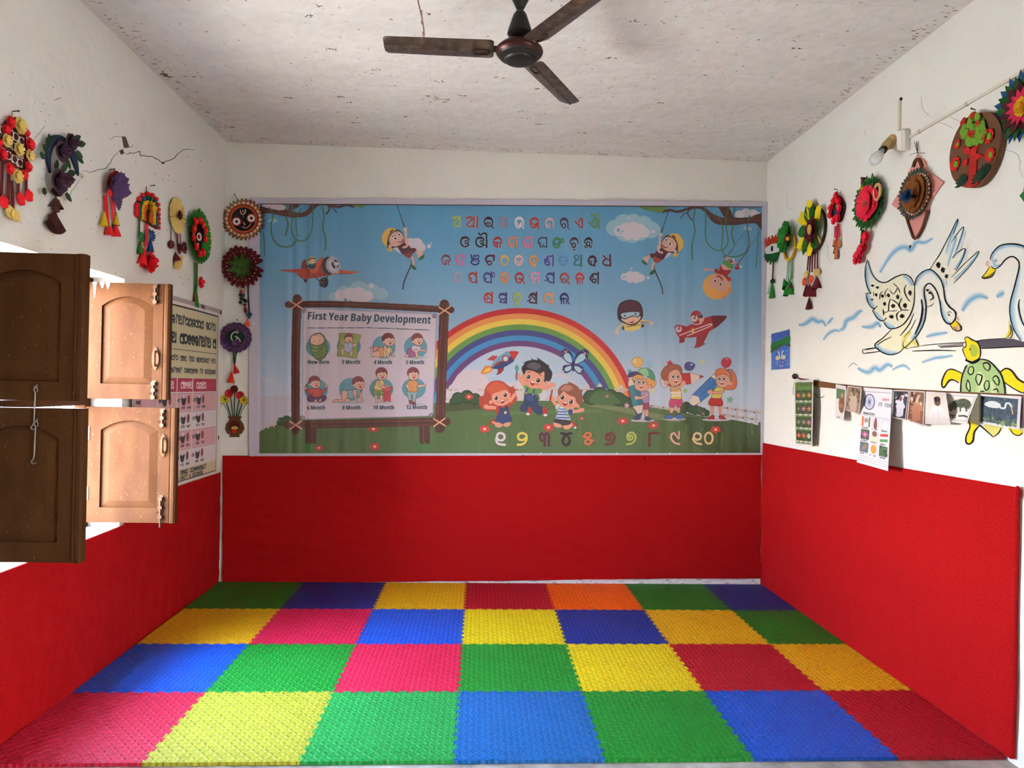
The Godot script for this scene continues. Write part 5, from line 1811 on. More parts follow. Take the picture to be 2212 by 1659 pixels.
func print_plane(p: Pen) -> void:
	p.frame(590, 540, 2212.0 / 200.0)
	var red := rgb(166, 66, 52)
	var lite := rgb(200, 92, 62)
	var dark := rgb(122, 48, 44)
	p.blob([160, 495, 280, 480, 560, 462, 720, 462, 660, 560, 420, 535, 240, 515], red)
	p.blob([1560, 490, 1800, 505, 2000, 525, 2030, 545, 1900, 570, 1600, 580, 1450, 600], lite)
	p.line([1560, 575, 1850, 575], 14, dark)
	p.blob([690, 460, 700, 300, 760, 232, 800, 260, 800, 340, 850, 440], dark)
	p.poly([480, 600, 680, 585, 680, 615], dark)
	p.blob([610, 560, 700, 462, 900, 455, 1020, 330, 1080, 250, 1200, 205, 1330, 500, 1420, 600, 1200, 640, 900, 690, 720, 690, 630, 640], red)
	p.blob([900, 460, 1020, 340, 1090, 255, 1195, 215, 1130, 400, 1080, 520, 930, 560], lite)
	p.blob([850, 370, 940, 340, 1030, 330, 1010, 430, 940, 460, 870, 430], rgb(44, 58, 92))
	p.blob([880, 350, 960, 340, 1000, 360, 950, 380], rgb(62, 112, 86))
	p.ell(950, 270, 65, 68, rgb(226, 184, 150))
	p.blob([835, 260, 860, 200, 930, 165, 1000, 190, 1010, 220, 930, 230, 890, 330, 840, 320], rgb(222, 186, 98))
	p.line([840, 255, 920, 205, 1010, 210], 26, rgb(62, 44, 40))
	p.ell(930, 265, 8, 12, rgb(60, 40, 40))
	p.ell(985, 265, 8, 12, rgb(60, 40, 40))
	p.ell(1330, 385, 150, 215, rgb(72, 64, 68), -0.12)
	p.ell(1440, 370, 175, 200, rgb(176, 166, 174), -0.2)
	p.ell(1450, 370, 120, 150, rgb(200, 190, 196), -0.2)
	p.ell(1490, 350, 85, 110, rgb(62, 54, 60), -0.2)
	p.line([1400, 160, 1450, 290], 50, rgb(186, 174, 180))
	p.line([1510, 420, 1550, 550], 50, rgb(186, 174, 180))
	p.ell(1515, 340, 62, 50, rgb(202, 192, 196))
	p.ell(1170, 510, 40, 40, rgb(140, 94, 96))
	p.line([960, 600, 1060, 700, 1150, 780], 22, rgb(66, 54, 56))
	p.line([1310, 630, 1290, 720], 20, rgb(66, 54, 56))
	p.ell(1245, 785, 85, 125, rgb(50, 44, 48), 0.1)
	p.ell(1175, 785, 68, 108, rgb(78, 70, 74), 0.1)
	p.ell(1170, 785, 40, 62, rgb(46, 40, 44), 0.1)
	p.ell(1165, 785, 18, 26, rgb(150, 140, 146))
	p.line([720, 695, 760, 720], 14, rgb(66, 54, 56))
	p.ell(785, 740, 40, 42, rgb(58, 50, 54))

func print_flyers(p: Pen) -> void:
	# boy hanging upside down from a swing
	p.frame(1490, 540, 1797.0 / 130.0)
	var skin := rgb(212, 158, 142)
	p.line([1130, 150, 1270, -10], 12, rgb(70, 44, 44))
	p.line([1410, 440, 1770, -10], 12, rgb(70, 44, 44))
	p.frame(1250, 440, 2196.0 / 450.0)
	p.line([1565, 540, 1770, 270], 4.5, rgb(96, 66, 70))
	p.line([1660, 650, 1915, 295], 4.5, rgb(96, 66, 70))
	p.frame(1490, 540, 1797.0 / 130.0)
	p.line([1000, 200, 1480, 500], 36, rgb(140, 56, 48))
	p.curve([1080, 320, 1090, 250, 1160, 260], 62, skin)
	p.curve([1220, 430, 1280, 380, 1360, 400], 60, skin)
	p.blob([1330, 560, 1360, 500, 1470, 510, 1470, 570, 1370, 595], rgb(164, 44, 48))
	p.ell(1500, 510, 36, 34, rgb(224, 214, 214))
	p.blob([1170, 380, 1240, 300, 1270, 340, 1200, 405], rgb(164, 44, 48))
	p.ell(1285, 300, 38, 34, rgb(224, 214, 214))
	p.blob([965, 400, 1010, 320, 1100, 330, 1270, 470, 1270, 560, 1180, 590, 1080, 490], rgb(88, 142, 70))
	p.blob([930, 480, 980, 430, 1100, 520, 1230, 600, 1100, 630, 960, 580], skin)
	p.blob([890, 460, 940, 540, 1030, 605, 1210, 620, 1110, 790, 1200, 840, 1200, 940, 1140, 960, 1020, 800, 900, 750, 700, 660, 740, 580, 800, 570, 860, 630], rgb(160, 40, 44))
	p.curve([700, 630, 600, 590, 500, 580], 48, skin)
	p.ell(455, 600, 52, 58, skin)
	p.curve([1170, 960, 1190, 1080, 1220, 1230, 1240, 1290], 55, skin)
	p.ell(780, 1080, 380, 360, rgb(226, 160, 82), 0.4)
	for i in 26:
		var t := 0.2 + TAU * 0.62 * i / 26.0
		p.ell(790 + cos(t) * 385, 1100 + sin(t) * 350, 42, 34, rgb(226, 160, 82) if i > 6 else rgb(218, 140, 78), t)
	p.blob([570, 1000, 610, 860, 720, 760, 850, 745, 980, 790, 1090, 900, 1120, 1040, 1090, 1140, 1000, 1200, 940, 1280, 780, 1190, 620, 1130], skin)
	p.ell(730, 935, 48, 56, rgb(232, 222, 220))
	p.ell(735, 935, 30, 38, rgb(40, 30, 40))
	p.ell(895, 1035, 48, 56, rgb(232, 222, 220))
	p.ell(900, 1035, 30, 38, rgb(40, 30, 40))
	p.blob([770, 820, 820, 770, 900, 790, 970, 870, 960, 940, 920, 890, 860, 830], rgb(164, 40, 44))
	p.curve([810, 830, 870, 850, 920, 900], 14, rgb(232, 222, 220))
	p.ell(945, 765, 26, 26, skin)
	# sky diver
	p.frame(1250, 440, 2196.0 / 450.0)
	p.curve([470, 1270, 420, 1300, 400, 1350], 20, rgb(222, 190, 120))
	p.curve([620, 1245, 690, 1240, 750, 1260], 24, rgb(222, 190, 120))
	p.curve([640, 1252, 700, 1250, 745, 1266], 7, rgb(128, 60, 60))
	p.ell(400, 1360, 22, 18, rgb(226, 186, 160))
	p.ell(765, 1262, 24, 18, rgb(226, 186, 160))
	p.ell(470, 1315, 18, 20, rgb(52, 40, 62))
	p.ell(665, 1290, 20, 18, rgb(52, 40, 62))
	p.blob([490, 1260, 560, 1270, 640, 1250, 650, 1310, 560, 1345, 480, 1330], rgb(226, 196, 110))
	p.line([500, 1300, 640, 1280], 6, rgb(70, 40, 44))
	p.blob([405, 1180, 410, 1100, 450, 1040, 540, 1015, 630, 1040, 668, 1110, 672, 1190, 640, 1240, 600, 1275, 540, 1285, 470, 1260, 420, 1230], rgb(44, 26, 34))
	p.blob([420, 1180, 425, 1100, 460, 1050, 540, 1028, 620, 1050, 652, 1110, 655, 1180, 540, 1210], rgb(86, 38, 58))
	p.blob([445, 1215, 550, 1195, 648, 1190, 620, 1245, 545, 1272, 480, 1250], rgb(226, 184, 156))
	p.blob([435, 1180, 450, 1150, 560, 1135, 640, 1140, 645, 1170, 620, 1200, 570, 1190, 540, 1200, 490, 1220, 450, 1210], rgb(44, 26, 34))
	p.blob([442, 1178, 456, 1158, 560, 1143, 632, 1148, 636, 1168, 616, 1192, 570, 1182, 540, 1190, 490, 1210, 456, 1202], rgb(170, 196, 212))
	p.ell(485, 1185, 8, 11, rgb(40, 30, 40))
	p.ell(597, 1165, 8, 11, rgb(40, 30, 40))
	p.blob([525, 1250, 560, 1245, 585, 1230, 560, 1262], rgb(170, 50, 48))
	# red rocket plane
	var red := rgb(164, 44, 50)
	p.blob([1005, 1310, 1040, 1280, 1100, 1290, 1130, 1310, 1060, 1410], red)
	p.ell(1050, 1325, 34, 34, rgb(214, 196, 198))
	p.text("3", 1034, 1345, 58, rgb(120, 30, 40))
	p.poly([1060, 1400, 1120, 1400, 1105, 1465, 1055, 1472], rgb(140, 36, 44))
	p.poly([1240, 1390, 1380, 1330, 1310, 1470, 1330, 1480, 1260, 1520, 1205, 1522, 1230, 1490], rgb(148, 38, 46))
	p.blob([1050, 1405, 1120, 1310, 1230, 1250, 1360, 1195, 1450, 1182, 1555, 1190, 1500, 1260, 1420, 1320, 1260, 1400, 1120, 1415], red)
	p.blob([1395, 1195, 1450, 1183, 1555, 1190, 1500, 1260, 1425, 1315, 1405, 1250], rgb(106, 34, 44))
	p.line([1060, 1390, 1240, 1320, 1380, 1270, 1400, 1275, 1380, 1295, 1140, 1395], 11, rgb(216, 200, 202))
	p.poly([1180, 1340, 1195, 1310, 1215, 1325, 1215, 1350, 1190, 1380], rgb(222, 180, 80))
	p.ell(1235, 1195, 60, 66, red)
	p.blob([1260, 1170, 1310, 1185, 1310, 1240, 1270, 1255], rgb(218, 166, 146))
	p.ell(1280, 1190, 26, 20, rgb(56, 68, 84))
	p.ell(1215, 1210, 36, 38, rgb(220, 200, 190))
	p.text("2", 1200, 1234, 64, rgb(120, 30, 40))
	p.curve([1190, 1262, 1230, 1275, 1290, 1262], 10, rgb(220, 205, 205))

func print_children(p: Pen) -> void:
	p.frame(1025, 755, 2212.0 / 250.0)
	var skin := rgb(222, 148, 122)
	var ln := rgb(86, 40, 44)
	# rocket
	p.blob([130, 470, 150, 390, 210, 320, 310, 320, 340, 380, 320, 430, 230, 465], rgb(216, 120, 62))
	p.blob([170, 440, 220, 370, 300, 350, 300, 410, 230, 440], rgb(230, 180, 84))
	p.poly([235, 200, 340, 120, 450, 130, 370, 220], rgb(176, 50, 54))
	p.poly([440, 370, 560, 330, 560, 390, 500, 460, 415, 495, 440, 440], rgb(150, 46, 52))
	p.blob([320, 300, 400, 200, 520, 100, 660, 45, 760, 200, 640, 300, 500, 370, 370, 375, 330, 350], rgb(54, 66, 110))
	p.blob([320, 300, 400, 200, 520, 100, 660, 45, 700, 120, 560, 200, 440, 290, 350, 340], rgb(110, 158, 178))
	p.blob([665, 42, 760, 35, 840, 50, 800, 130, 750, 195, 690, 120], rgb(190, 48, 50))
	p.ell(592, 180, 70, 70, rgb(168, 56, 62))
	p.ell(592, 180, 46, 46, rgb(190, 206, 206))
	p.blob([360, 320, 430, 250, 515, 215, 470, 270, 380, 330], rgb(176, 50, 54))
	# butterfly
	var navy := rgb(44, 42, 92)
	var aqua := rgb(172, 204, 208)
	p.blob([1655, 60, 1680, 0, 1750, -10, 1840, 60, 1885, 180, 1870, 260, 1780, 260, 1700, 180], navy)
	p.blob([2180, 80, 2150, 10, 2070, 5, 1970, 70, 1900, 180, 1900, 280, 2020, 260, 2130, 190], navy)
	p.blob([1680, 380, 1700, 310, 1790, 290, 1870, 310, 1850, 400, 1760, 455, 1700, 430], navy)
	p.blob([2085, 390, 2060, 330, 1960, 300, 1890, 310, 1910, 410, 2010, 480, 2070, 450], navy)
	p.blob([1705, 110, 1780, 70, 1840, 130, 1860, 250, 1780, 240, 1720, 180], aqua)
	p.blob([2110, 120, 2050, 80, 1960, 150, 1915, 270, 2010, 250, 2100, 190], aqua)
	p.blob([1715, 370, 1780, 325, 1850, 325, 1830, 390, 1750, 425], aqua)
	p.blob([2045, 390, 1990, 335, 1905, 325, 1930, 400, 2000, 450], aqua)
	p.ell(1735, 50, 28, 28, rgb(208, 120, 140))
	p.ell(2103, 78, 26, 26, rgb(208, 120, 140))
	for q in [[1695, 15], [1680, 80], [1685, 150], [1770, 25], [2075, 35], [2155, 90], [2130, 180], [1755, 300], [1705, 415], [2060, 380], [2045, 445], [1860, 402]]:
		p.ell(q[0], q[1], 9, 9, rgb(214, 206, 214))
	p.line([1882, 200, 1880, 400], 42, navy)
	p.ell(1895, 195, 32, 32, rgb(52, 104, 176))
	# boy in dungarees, in the middle
	p.curve([830, 480, 870, 570, 950, 690], 78, skin)
	p.ell(815, 515, 54, 52, skin)
	p.blob([770, 350, 790, 305, 820, 300, 848, 350, 835, 410, 790, 410], rgb(84, 152, 148))
	p.line([805, 420, 800, 580], 24, rgb(58, 92, 124))
	p.curve([1270, 760, 1380, 720, 1470, 690], 80, skin)
	p.ell(1480, 680, 58, 42, skin, -0.3)
	for q in [[1440, 630, 1450, 670], [1500, 690, 1535, 650], [1500, 700, 1540, 690], [1490, 700, 1530, 730]]:
		p.line(q, 22, skin)
	p.blob([930, 700, 1010, 680, 1180, 730, 1280, 760, 1270, 840, 1180, 850, 1160, 900, 950, 880, 960, 780], rgb(108, 148, 72))
	p.blob([1180, 850, 1230, 880, 1240, 960, 1190, 960], rgb(82, 112, 62))
	p.blob([960, 860, 1060, 840, 1160, 860, 1220, 980, 1220, 1060, 1300, 1110, 1320, 1200, 1220, 1250, 1130, 1200, 1040, 1080, 1000, 1190, 900, 1190, 855, 1120, 920, 1030, 940, 950], rgb(50, 62, 96))
	p.line([1010, 735, 975, 850], 36, rgb(66, 84, 122))
	p.line([1140, 760, 1120, 870], 36, rgb(66, 84, 122))
	p.blob([990, 890, 1050, 870, 1110, 890, 1110, 960, 1040, 980, 990, 950], rgb(66, 80, 122))
	p.ell(985, 840, 14, 16, rgb(214, 170, 140))
	p.ell(1118, 862, 14, 16, rgb(214, 170, 140))
	p.blob([1000, 1190, 1040, 1110, 1080, 1120, 1080, 1230, 1030, 1250], rgb(182, 48, 48))
	p.ell(1020, 1235, 36, 24, rgb(222, 212, 214))
	p.blob([1300, 1120, 1350, 1100, 1390, 1190, 1380, 1250, 1310, 1240], rgb(182, 48, 48))
	p.ell(1350, 1255, 38, 24, rgb(222, 212, 214))
	p.ell(930, 520, 34, 48, skin)
	p.ell(1360, 645, 44, 44, skin)
	p.blob([940, 480, 960, 400, 1100, 370, 1300, 400, 1370, 500, 1350, 640, 1240, 740, 1080, 740, 970, 660, 930, 580], skin)
	p.blob([900, 350, 960, 270, 920, 270, 1010, 220, 1090, 205, 1070, 170, 1140, 200, 1210, 200, 1190, 155, 1290, 220, 1400, 300, 1420, 290, 1420, 340, 1480, 440, 1470, 540, 1420, 620, 1380, 600, 1330, 620, 1330, 430, 1240, 465, 1100, 410, 990, 405, 950, 480, 920, 450], rgb(44, 38, 44))
	p.blob([990, 320, 1080, 250, 1200, 260, 1270, 330, 1180, 390, 1080, 370], rgb(90, 82, 92))
	eye(p, 1030, 525, 36)
	eye(p, 1215, 590, 38)
	p.curve([1010, 440, 1050, 425, 1075, 440], 12, ln)
	p.curve([1220, 480, 1255, 480, 1270, 505], 12, ln)
	p.blob([1060, 610, 1150, 620, 1160, 640, 1130, 690, 1090, 690, 1065, 650], rgb(148, 44, 48))
	p.blob([1070, 612, 1155, 625, 1140, 645, 1080, 632], rgb(236, 226, 224))
	p.ell(1195, 670, 34, 24, rgb(216, 122, 104))
	p.ell(990, 590, 30, 22, rgb(216, 122, 104))
	# girl with red hair
	p.blob([90, 1030, 90, 900, 170, 880, 200, 750, 280, 640, 400, 595, 530, 610, 640, 690, 700, 720, 770, 690, 750, 740, 850, 780, 780, 790, 810, 900, 790, 1000, 700, 1060, 500, 1080, 350, 1180, 200, 1160, 110, 1090], rgb(176, 66, 48))
	p.blob([220, 760, 330, 650, 480, 630, 600, 700, 640, 780, 400, 850, 330, 860], rgb(200, 88, 60))
	p.blob([330, 900, 360, 850, 560, 780, 640, 800, 680, 900, 660, 1000, 560, 1080, 430, 1070, 340, 1000], skin)
	p.ell(310, 1010, 36, 36, skin)
	p.ell(665, 870, 28, 34, skin)
	eye(p, 413, 930, 36)
	eye(p, 585, 872, 36)
	p.blob([485, 985, 570, 955, 580, 985, 550, 1030, 510, 1030], rgb(148, 44, 48))
	p.blob([490, 985, 565, 960, 560, 980, 505, 998], rgb(236, 226, 224))
	p.ell(620, 960, 30, 22, rgb(216, 122, 104))
	p.ell(430, 1005, 28, 20, rgb(216, 122, 104))
	p.curve([660, 1010, 720, 930, 760, 870], 62, skin)
	p.ell(770, 865, 36, 46, skin, 0.4)
	p.curve([420, 1120, 330, 1110, 260, 1110], 64, skin)
	p.ell(225, 1095, 48, 44, skin)
	p.blob([415, 1100, 500, 1080, 600, 1080, 680, 1000, 690, 1060, 660, 1130, 660, 1220, 430, 1260, 420, 1180], rgb(182, 50, 46))
	p.blob([490, 1140, 560, 1110, 640, 1120, 680, 1250, 720, 1360, 600, 1410, 470, 1410, 400, 1350, 450, 1230], rgb(58, 68, 108))
	p.line([480, 1090, 500, 1160], 26, rgb(44, 50, 86))
	p.line([590, 1075, 640, 1125], 26, rgb(44, 50, 86))
	p.star(590, 1208, 40, rgb(234, 190, 120))
	p.blob([390, 1400, 480, 1400, 540, 1450, 470, 1495, 400, 1470], skin)
	p.blob([540, 1440, 600, 1400, 690, 1395, 670, 1460, 600, 1480], skin)
	p.blob([270, 1420, 330, 1350, 390, 1340, 350, 1430, 290, 1445], rgb(166, 50, 48))
	p.curve([350, 1390, 400, 1420], 40, skin)
	# boy with brown hair and striped shirt
	p.curve([1480, 920, 1520, 1010, 1580, 1080], 70, skin)
	p.ell(1450, 930, 50, 46, skin)
	p.line([1480, 780, 1440, 990], 34, rgb(180, 50, 50))
	p.curve([1870, 1190, 1960, 1180, 2040, 1165], 64, skin)
	p.ell(2040, 1160, 52, 40, skin)
	p.line([2000, 1150, 1995, 1100], 20, skin)
	p.line([2050, 1140, 2085, 1130], 22, skin)
	p.blob([1545, 1100, 1610, 1050, 1720, 1110, 1880, 1130, 1860, 1240, 1810, 1250, 1820, 1350, 1560, 1330, 1590, 1190, 1560, 1150], rgb(206, 208, 218))
	for q in [[1580, 1190, 1800, 1190], [1580, 1245, 1810, 1245], [1570, 1300, 1815, 1310]]:
		p.line(q, 30, rgb(74, 108, 168))
	p.line([1610, 1140, 1740, 1145], 26, rgb(100, 140, 186))
	p.blob([1790, 1150, 1870, 1150, 1860, 1240, 1800, 1240], rgb(54, 62, 118))
	p.curve([1640, 1080, 1590, 1120, 1570, 1180], 20, rgb(134, 164, 84))
	p.curve([1760, 1150, 1740, 1220, 1800, 1290], 24, rgb(134, 164, 84))
	p.blob([1540, 1330, 1680, 1340, 1815, 1360, 1810, 1440, 1690, 1450, 1640, 1420, 1510, 1390], rgb(54, 48, 54))
	p.blob([1500, 1400, 1580, 1410, 1670, 1460, 1640, 1490, 1540, 1480], skin)
	p.blob([1690, 1460, 1800, 1440, 1870, 1400, 1880, 1450, 1800, 1520, 1720, 1520], skin)
	p.blob([1860, 1390, 1900, 1370, 1950, 1470, 1930, 1515, 1890, 1470], rgb(172, 50, 50))
	p.ell(1920, 1495, 26, 20, rgb(222, 212, 214))
	p.ell(1590, 910, 26, 40, skin)
	p.ell(1960, 1080, 40, 38, skin)
	p.blob([1585, 1000, 1600, 860, 1700, 800, 1900, 840, 1970, 960, 1940, 1090, 1830, 1150, 1700, 1110, 1620, 1060], skin)
	p.blob([1590, 830, 1610, 740, 1690, 670, 1790, 650, 1770, 620, 1870, 650, 1980, 720, 2000, 760, 2060, 780, 2050, 830, 2070, 920, 2040, 1050, 1980, 1050, 1930, 990, 1920, 920, 1840, 890, 1760, 850, 1700, 800, 1620, 890], rgb(142, 84, 66))
	p.blob([1640, 780, 1700, 700, 1800, 680, 1880, 740, 1800, 800, 1700, 780], rgb(182, 120, 98))
	eye(p, 1675, 918, 38)
	eye(p, 1838, 1000, 38)
	p.blob([1685, 1000, 1770, 1020, 1760, 1060, 1720, 1080, 1690, 1050], rgb(148, 44, 48))
	p.blob([1690, 1002, 1765, 1022, 1750, 1038, 1700, 1022], rgb(236, 226, 224))
	p.ell(1830, 1070, 32, 22, rgb(216, 122, 104))

func cartoon_face(p: Pen, x: float, y: float, r: float, skin: Color) -> void:
	for s in [-1, 1]:
		p.ell(x + s * r * 0.36 - r * 0.05, y - r * 0.22, r * 0.30, r * 0.34, rgb(92, 46, 46))
		p.ell(x + s * r * 0.36 - r * 0.05, y - r * 0.22, r * 0.26, r * 0.30, rgb(236, 228, 226))
		p.ell(x + s * r * 0.36 - r * 0.02, y - r * 0.22, r * 0.16, r * 0.20, rgb(48, 30, 30))
	p.blob([x - r * 0.3, y + r * 0.28, x + r * 0.35, y + r * 0.18, x + r * 0.15, y + r * 0.62, x - r * 0.1, y + r * 0.62], rgb(128, 40, 44))
	p.blob([x - r * 0.26, y + r * 0.28, x + r * 0.32, y + r * 0.2, x + r * 0.24, y + r * 0.36, x - r * 0.16, y + r * 0.42], rgb(238, 230, 228))

func print_pencils(p: Pen) -> void:
	p.frame(1340, 765, 2212.0 / 310.0)
	var skin := rgb(218, 158, 132)
	var ln := rgb(72, 40, 44)
	# balloons and stars
	p.ink([170, 120, 200, 65, 260, 45, 330, 80, 342, 140, 300, 205, 230, 205], rgb(226, 180, 96), 5, rgb(100, 70, 60))
	p.ell(215, 110, 25, 34, rgb(232, 204, 150))
	p.ell(428, 160, 68, 62, rgb(152, 186, 204))
	p.ink([980, 190, 1000, 140, 1060, 122, 1130, 150, 1145, 178, 1110, 240, 1050, 258, 995, 240], rgb(74, 74, 128), 5, rgb(54, 48, 86))
	p.ell(1090, 165, 20, 16, rgb(176, 176, 206))
	p.ink([1550, 150, 1570, 80, 1640, 55, 1690, 90, 1695, 150, 1650, 205, 1590, 205], rgb(178, 44, 66), 5, rgb(110, 30, 46))
	p.ell(1630, 78, 26, 12, rgb(214, 130, 140))
	for e in [[140, 265, 44, rgb(94, 154, 158)], [755, 145, 58, rgb(184, 48, 62)], [1260, 120, 44, rgb(216, 202, 128)], [485, 565, 42, rgb(220, 200, 110)], [990, 565, 48, rgb(152, 180, 106)], [95, 795, 50, rgb(218, 150, 176)], [1680, 705, 62, rgb(116, 170, 130)]]:
		p.star(e[0], e[1], e[2], e[3], 5, 0.5, -PI / 2 + 0.2)
	for e in [[340, 1025, 185, 22], [825, 1000, 175, 24], [1470, 1012, 220, 24]]:
		p.ell(e[0], e[1], e[2], e[3], rgb(196, 182, 192))
	# left boy with a green cap and a teal pencil
	p.poly([340, 845, 360, 850, 380, 1000, 310, 1000, 310, 920], rgb(196, 182, 192))
	p.ink([365, 850, 425, 850, 420, 990, 380, 990], skin, 5, ln)
	p.ink([370, 1010, 385, 965, 430, 970, 470, 1015, 420, 1028], rgb(56, 70, 110), 5, ln)
	p.ink([195, 1000, 240, 950, 290, 960, 300, 1000, 250, 1015], rgb(56, 70, 110), 5, ln)
	p.ink([340, 740, 425, 735, 435, 840, 350, 850], rgb(158, 58, 92), 5, ln)
	p.ink([310, 580, 370, 575, 435, 590, 430, 740, 345, 740], rgb(166, 140, 178), 5, ln)
	p.poly([115, 415, 200, 385, 345, 790, 340, 890, 305, 1000, 270, 990, 185, 815], ln)
	p.poly([120, 500, 210, 470, 340, 785, 260, 800, 190, 815], rgb(64, 126, 136))
	p.poly([210, 470, 310, 590, 345, 785, 260, 800], rgb(52, 104, 116))
	p.poly([118, 420, 170, 375, 215, 470, 122, 498], rgb(216, 202, 180))
	p.poly([190, 815, 260, 795, 342, 785, 330, 900, 265, 925], rgb(218, 196, 182))
	p.poly([262, 925, 325, 905, 305, 1000, 270, 985], rgb(46, 72, 98))
	p.curve([420, 620, 340, 670, 250, 680], 46, ln)
	p.curve([420, 620, 340, 670, 250, 680], 38, skin)
	p.ell(250, 675, 34, 30, skin)
	p.ink([215, 480, 220, 420, 300, 380, 400, 390, 450, 480, 400, 560, 300, 575, 225, 530], skin, 5, ln)
	p.ell(460, 495, 34, 38, skin)
	p.ink([175, 390, 220, 320, 330, 330, 340, 380, 280, 390, 250, 370, 200, 410], rgb(224, 158, 84), 5, ln)
	p.ink([390, 380, 430, 360, 530, 400, 540, 470, 480, 530, 470, 470, 420, 490, 400, 430], rgb(224, 158, 84), 5, ln)
	p.ink([255, 280, 310, 225, 400, 215, 480, 260, 525, 340, 520, 410, 460, 380, 400, 345, 320, 320], rgb(72, 148, 112), 5, ln)
	p.blob([262, 278, 320, 230, 390, 220, 425, 280, 420, 345, 330, 318], rgb(148, 190, 142))
	p.ink([105, 335, 150, 285, 240, 272, 330, 320, 260, 315, 180, 350, 120, 360], rgb(66, 58, 102), 5, ln)
	cartoon_face(p, 315, 460, 100, skin)
	# middle boy with a red pencil
	p.poly([760, 470, 930, 300, 1070, 290, 1210, 320, 1285, 345, 1210, 390, 1080, 460, 980, 475, 740, 500], ln)
	p.poly([720, 470, 940, 310, 1070, 295, 1090, 455, 960, 470, 730, 495], rgb(182, 46, 52))
	p.poly([1070, 295, 1215, 325, 1215, 385, 1088, 455], rgb(222, 200, 182))
	p.poly([1215, 325, 1285, 345, 1215, 385], rgb(166, 46, 62))
	p.ink([620, 370, 690, 380, 720, 500, 650, 515, 610, 450], rgb(206, 188, 206), 5, ln)
	p.ink([760, 820, 830, 820, 800, 900, 760, 905], skin, 5, ln)
	p.ink([860, 820, 915, 820, 910, 900, 870, 905], skin, 5, ln)
	p.ink([662, 985, 720, 935, 790, 945, 800, 990, 720, 1000], rgb(64, 110, 168), 6, ln)
	p.ink([850, 945, 915, 925, 985, 985, 920, 1000, 860, 990], rgb(64, 110, 168), 6, ln)
	p.ink([775, 690, 930, 685, 945, 800, 870, 815, 850, 760, 820, 820, 745, 800], rgb(198, 70, 108), 6, ln)
	p.ink([755, 520, 830, 500, 910, 520, 935, 690, 850, 695, 770, 690, 780, 600], rgb(224, 190, 96), 6, ln)
	for q in [600, 645]:
		p.line([785, q, 920, q - 4], 26, rgb(232, 218, 206))
	p.curve([790, 545, 880, 530, 950, 470], 50, ln)
	p.curve([790, 545, 880, 530, 950, 470], 42, skin)
	p.ell(965, 450, 40, 38, skin)
	p.ink([620, 300, 680, 200, 780, 160, 880, 170, 940, 220, 935, 320, 860, 250, 760, 290, 730, 400, 700, 420, 640, 380], rgb(158, 86, 62), 6, ln)
	p.ink([735, 420, 740, 310, 800, 250, 880, 240, 935, 330, 940, 420, 880, 480, 790, 490], skin, 5, ln)
	p.ell(700, 445, 34, 36, skin)
	cartoon_face(p, 845, 375, 105, skin)
	# girl with a blue pencil
	p.poly([1350, 640, 1440, 300, 1480, 290, 1480, 520], skin)
	p.poly([1045, 815, 1065, 750, 1105, 620, 1390, 345, 1440, 300, 1490, 480, 1400, 600, 1225, 750, 1120, 815], ln)
	p.poly([1110, 622, 1390, 355, 1480, 400, 1485, 490, 1390, 600, 1225, 740, 1200, 660], rgb(66, 116, 172))
	p.line([1205, 665, 1460, 430], 6, rgb(44, 74, 118))
	p.poly([1390, 350, 1440, 308, 1480, 370, 1470, 400], rgb(222, 204, 182))
	p.poly([1108, 630, 1200, 660, 1225, 745, 1120, 800, 1060, 755], rgb(224, 204, 182))
	p.poly([1060, 755, 1118, 800, 1048, 815], rgb(56, 88, 132))
	p.poly([1380, 790, 1430, 790, 1420, 960, 1390, 960], ln)
	p.poly([1384, 790, 1440, 790, 1430, 950, 1388, 950], skin)
	p.poly([1490, 790, 1545, 790, 1570, 950, 1520, 955], skin)
	p.ink([1330, 985, 1390, 950, 1435, 945, 1435, 1000, 1350, 1002], rgb(176, 48, 48), 5, ln)
	p.ink([1515, 955, 1560, 945, 1615, 990, 1600, 1005, 1520, 990], rgb(176, 48, 48), 5, ln)
	p.ink([1395, 675, 1540, 680, 1570, 790, 1460, 800, 1350, 775], rgb(182, 44, 42), 6, ln)
	p.ink([1440, 540, 1500, 510, 1600, 545, 1560, 610, 1545, 680, 1400, 675, 1420, 610], rgb(220, 196, 92), 6, ln)
	p.curve([1570, 580, 1480, 600, 1390, 590], 46, ln)
	p.curve([1570, 580, 1480, 600, 1390, 590], 38, skin)
	p.ell(1375, 585, 42, 36, skin)
	p.ink([1640, 260, 1700, 240, 1760, 310, 1790, 430, 1760, 530, 1690, 550, 1610, 550, 1600, 520, 1690, 460], rgb(212, 112, 70), 6, ln)
	p.ink([1450, 330, 1470, 250, 1550, 218, 1640, 240, 1690, 310, 1690, 420, 1640, 350, 1600, 310, 1500, 340], rgb(214, 116, 72), 6, ln)
	p.ink([1465, 420, 1470, 350, 1560, 310, 1650, 340, 1690, 430, 1640, 500, 1560, 525, 1490, 490], skin, 5, ln)
	p.ell(1690, 455, 28, 32, skin)
	p.curve([1625, 240, 1680, 290, 1700, 350, 1695, 420], 22, rgb(98, 104, 136))
	cartoon_face(p, 1555, 405, 100, skin)

